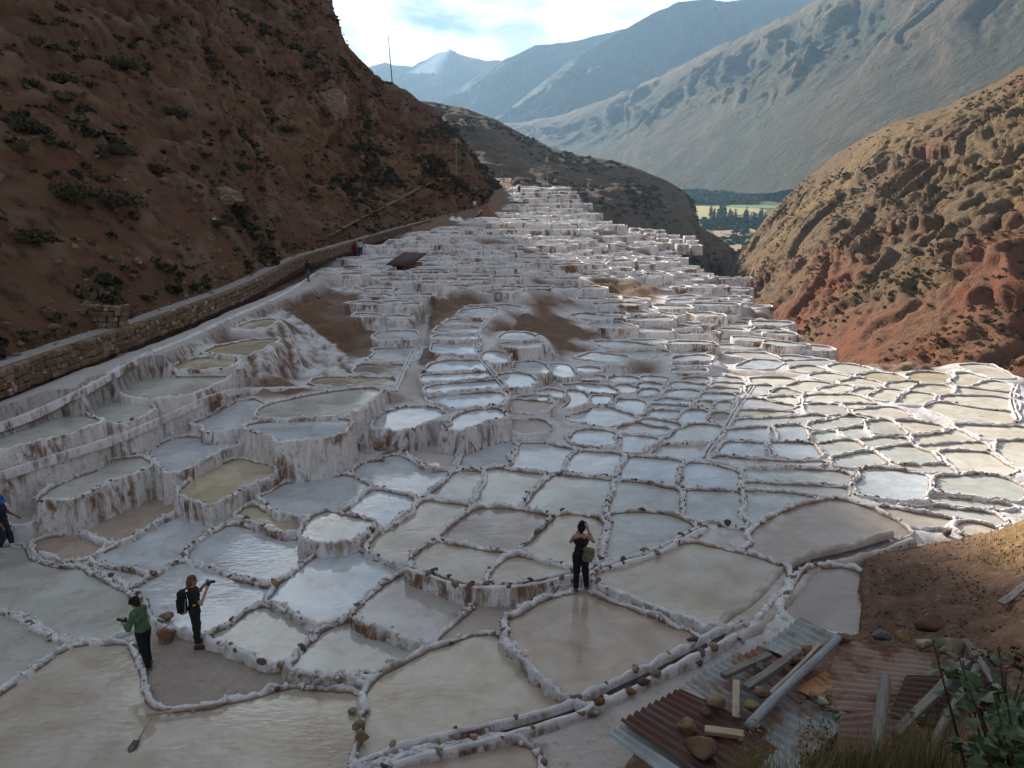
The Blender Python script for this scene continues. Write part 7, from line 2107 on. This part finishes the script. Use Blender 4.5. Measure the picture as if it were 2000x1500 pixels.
carried('camera', 'black camera held at chest height by the person in green', 'camera', b, s, [('body', [('b', (0.0, 0.45, 1.09), (0.07, 0.035, 0.05), 0.012)], (0.01, 0.01, 0.01), 'camera_black'), ('lens', [('c', (0, 0.47, 1.09), (0, 0.60, 1.10), 0.038, 0.036)], (0.01, 0.01, 0.01), 'camera_black'), ('grip', [('c', (0.03, 0.40, 1.06), (0.05, 0.30, 0.98), 0.016, 0.014)], (0.01, 0.01, 0.01), 'camera_black')])
# man in the blue hat at the left edge
pos = Vector(at(14, 1078, -9.72))
b, s, J = person('person in blue hat, dark vest and white boots at the left edge', pos, R(-70), 1.66, fem=False, shirt=(0.022, 0.028, 0.05), sleeve=0.45, trousers=(0.025, 0.03, 0.045), hem=0.78, shoes=(0.55, 0.54, 0.52), boots=True, skin='skin_dark', hair_kind='hat', nod=0.35, look=R(-10), coat=0.01,
    legs=dict(kl=(-0.09, 0.10, 0.49), kr=(0.10, -0.02, 0.48), al=(-0.10, 0.14, 0.10), ar=(0.11, -0.20, 0.10)),
    arms=dict(el=(-0.27, 0.10, 1.12), wl=(-0.22, 0.30, 0.98), hl=(0.1, 0.7, -0.4), er=(0.27, -0.04, 1.10), wr=(0.26, 0.06, 0.86), hr=(0, 0.3, -1)), res=0.012)
p0 = Vector(b.matrix_basis @ Vector((-0.22, 0.36, 0.96))); p1 = Vector(b.matrix_basis @ Vector((-0.20, 0.85, 0.62)))
tag(stick(np.array(p0), np.array(p1), 0.010, 'wood_pale', None, tuple(p0), 'wooden_stick'), 'thin wooden stick held by the person in the blue hat', 'stick')
# walkers on the upper shelf and path
def drop(x, y, z0=-3.0):
    r_, l_, *_ = SC.ray_cast(bpy.context.evaluated_depsgraph_get(), Vector((x, y, z0)), Vector((0, 0, -1)))
    return l_ if r_ else Vector((x, y, -6.3))
def walker(label, px, py, rz, H, cols, arms=None, legs=None, fem=False, **kw):
    h_ = hit(px, py)
    loc = h_ if h_ is not None else Vector(at(px, py, -6.7))
    if h_ is not None and 'off' not in kw and loc.length < 140: loc = loc - Vector((loc.x, loc.y, 0)).normalized() * 0.55
    if 'off' in kw: loc = kw.pop('off')
    return person(label, loc, rz, H, fem=fem, shirt=cols[0], trousers=cols[1], shoes=(0.03, 0.03, 0.03), sleeve=1.9, coat=0.015, res=0.02, arms=arms, legs=legs, **kw)
walker('person in dark jacket and grey trousers walking on the grey shelf', 602, 548, R(-25), 1.72, ((0.022, 0.024, 0.032), (0.13, 0.13, 0.13)), arms=dict(el=(-0.25, 0.05, 1.1), wl=(-0.10, 0.25, 1.05), hl=(0.5, 0.5, 0), er=(0.26, 0.05, 1.1), wr=(0.10, 0.26, 1.05), hr=(-0.5, 0.5, 0)), legs=dict(kl=(-0.09, 0.06, 0.48), al=(-0.10, 0.10, 0.085), kr=(0.09, -0.02, 0.48), ar=(0.10, -0.12, 0.085)))
wr_ = walker('person in red top walking beside the one in white', 694, 496, R(15), 1.70, ((0.16, 0.012, 0.022), (0.02, 0.02, 0.03)), legs=dict(kl=(-0.12, 0.06, 0.48), al=(-0.15, 0.12, 0.085), kr=(0.10, -0.03, 0.48), ar=(0.14, -0.14, 0.085)), off=drop(-16.9, 83.5))
walker('person in white shirt walking just behind the one in red', 704, 491, R(15), 1.72, ((0.42, 0.42, 0.44), (0.05, 0.055, 0.07)), off=drop(-16.35, 83.9))
walker('tiny dark figure standing at the far path bend', 1014, 378, R(10), 1.72, ((0.012, 0.012, 0.015), (0.015, 0.015, 0.018)))
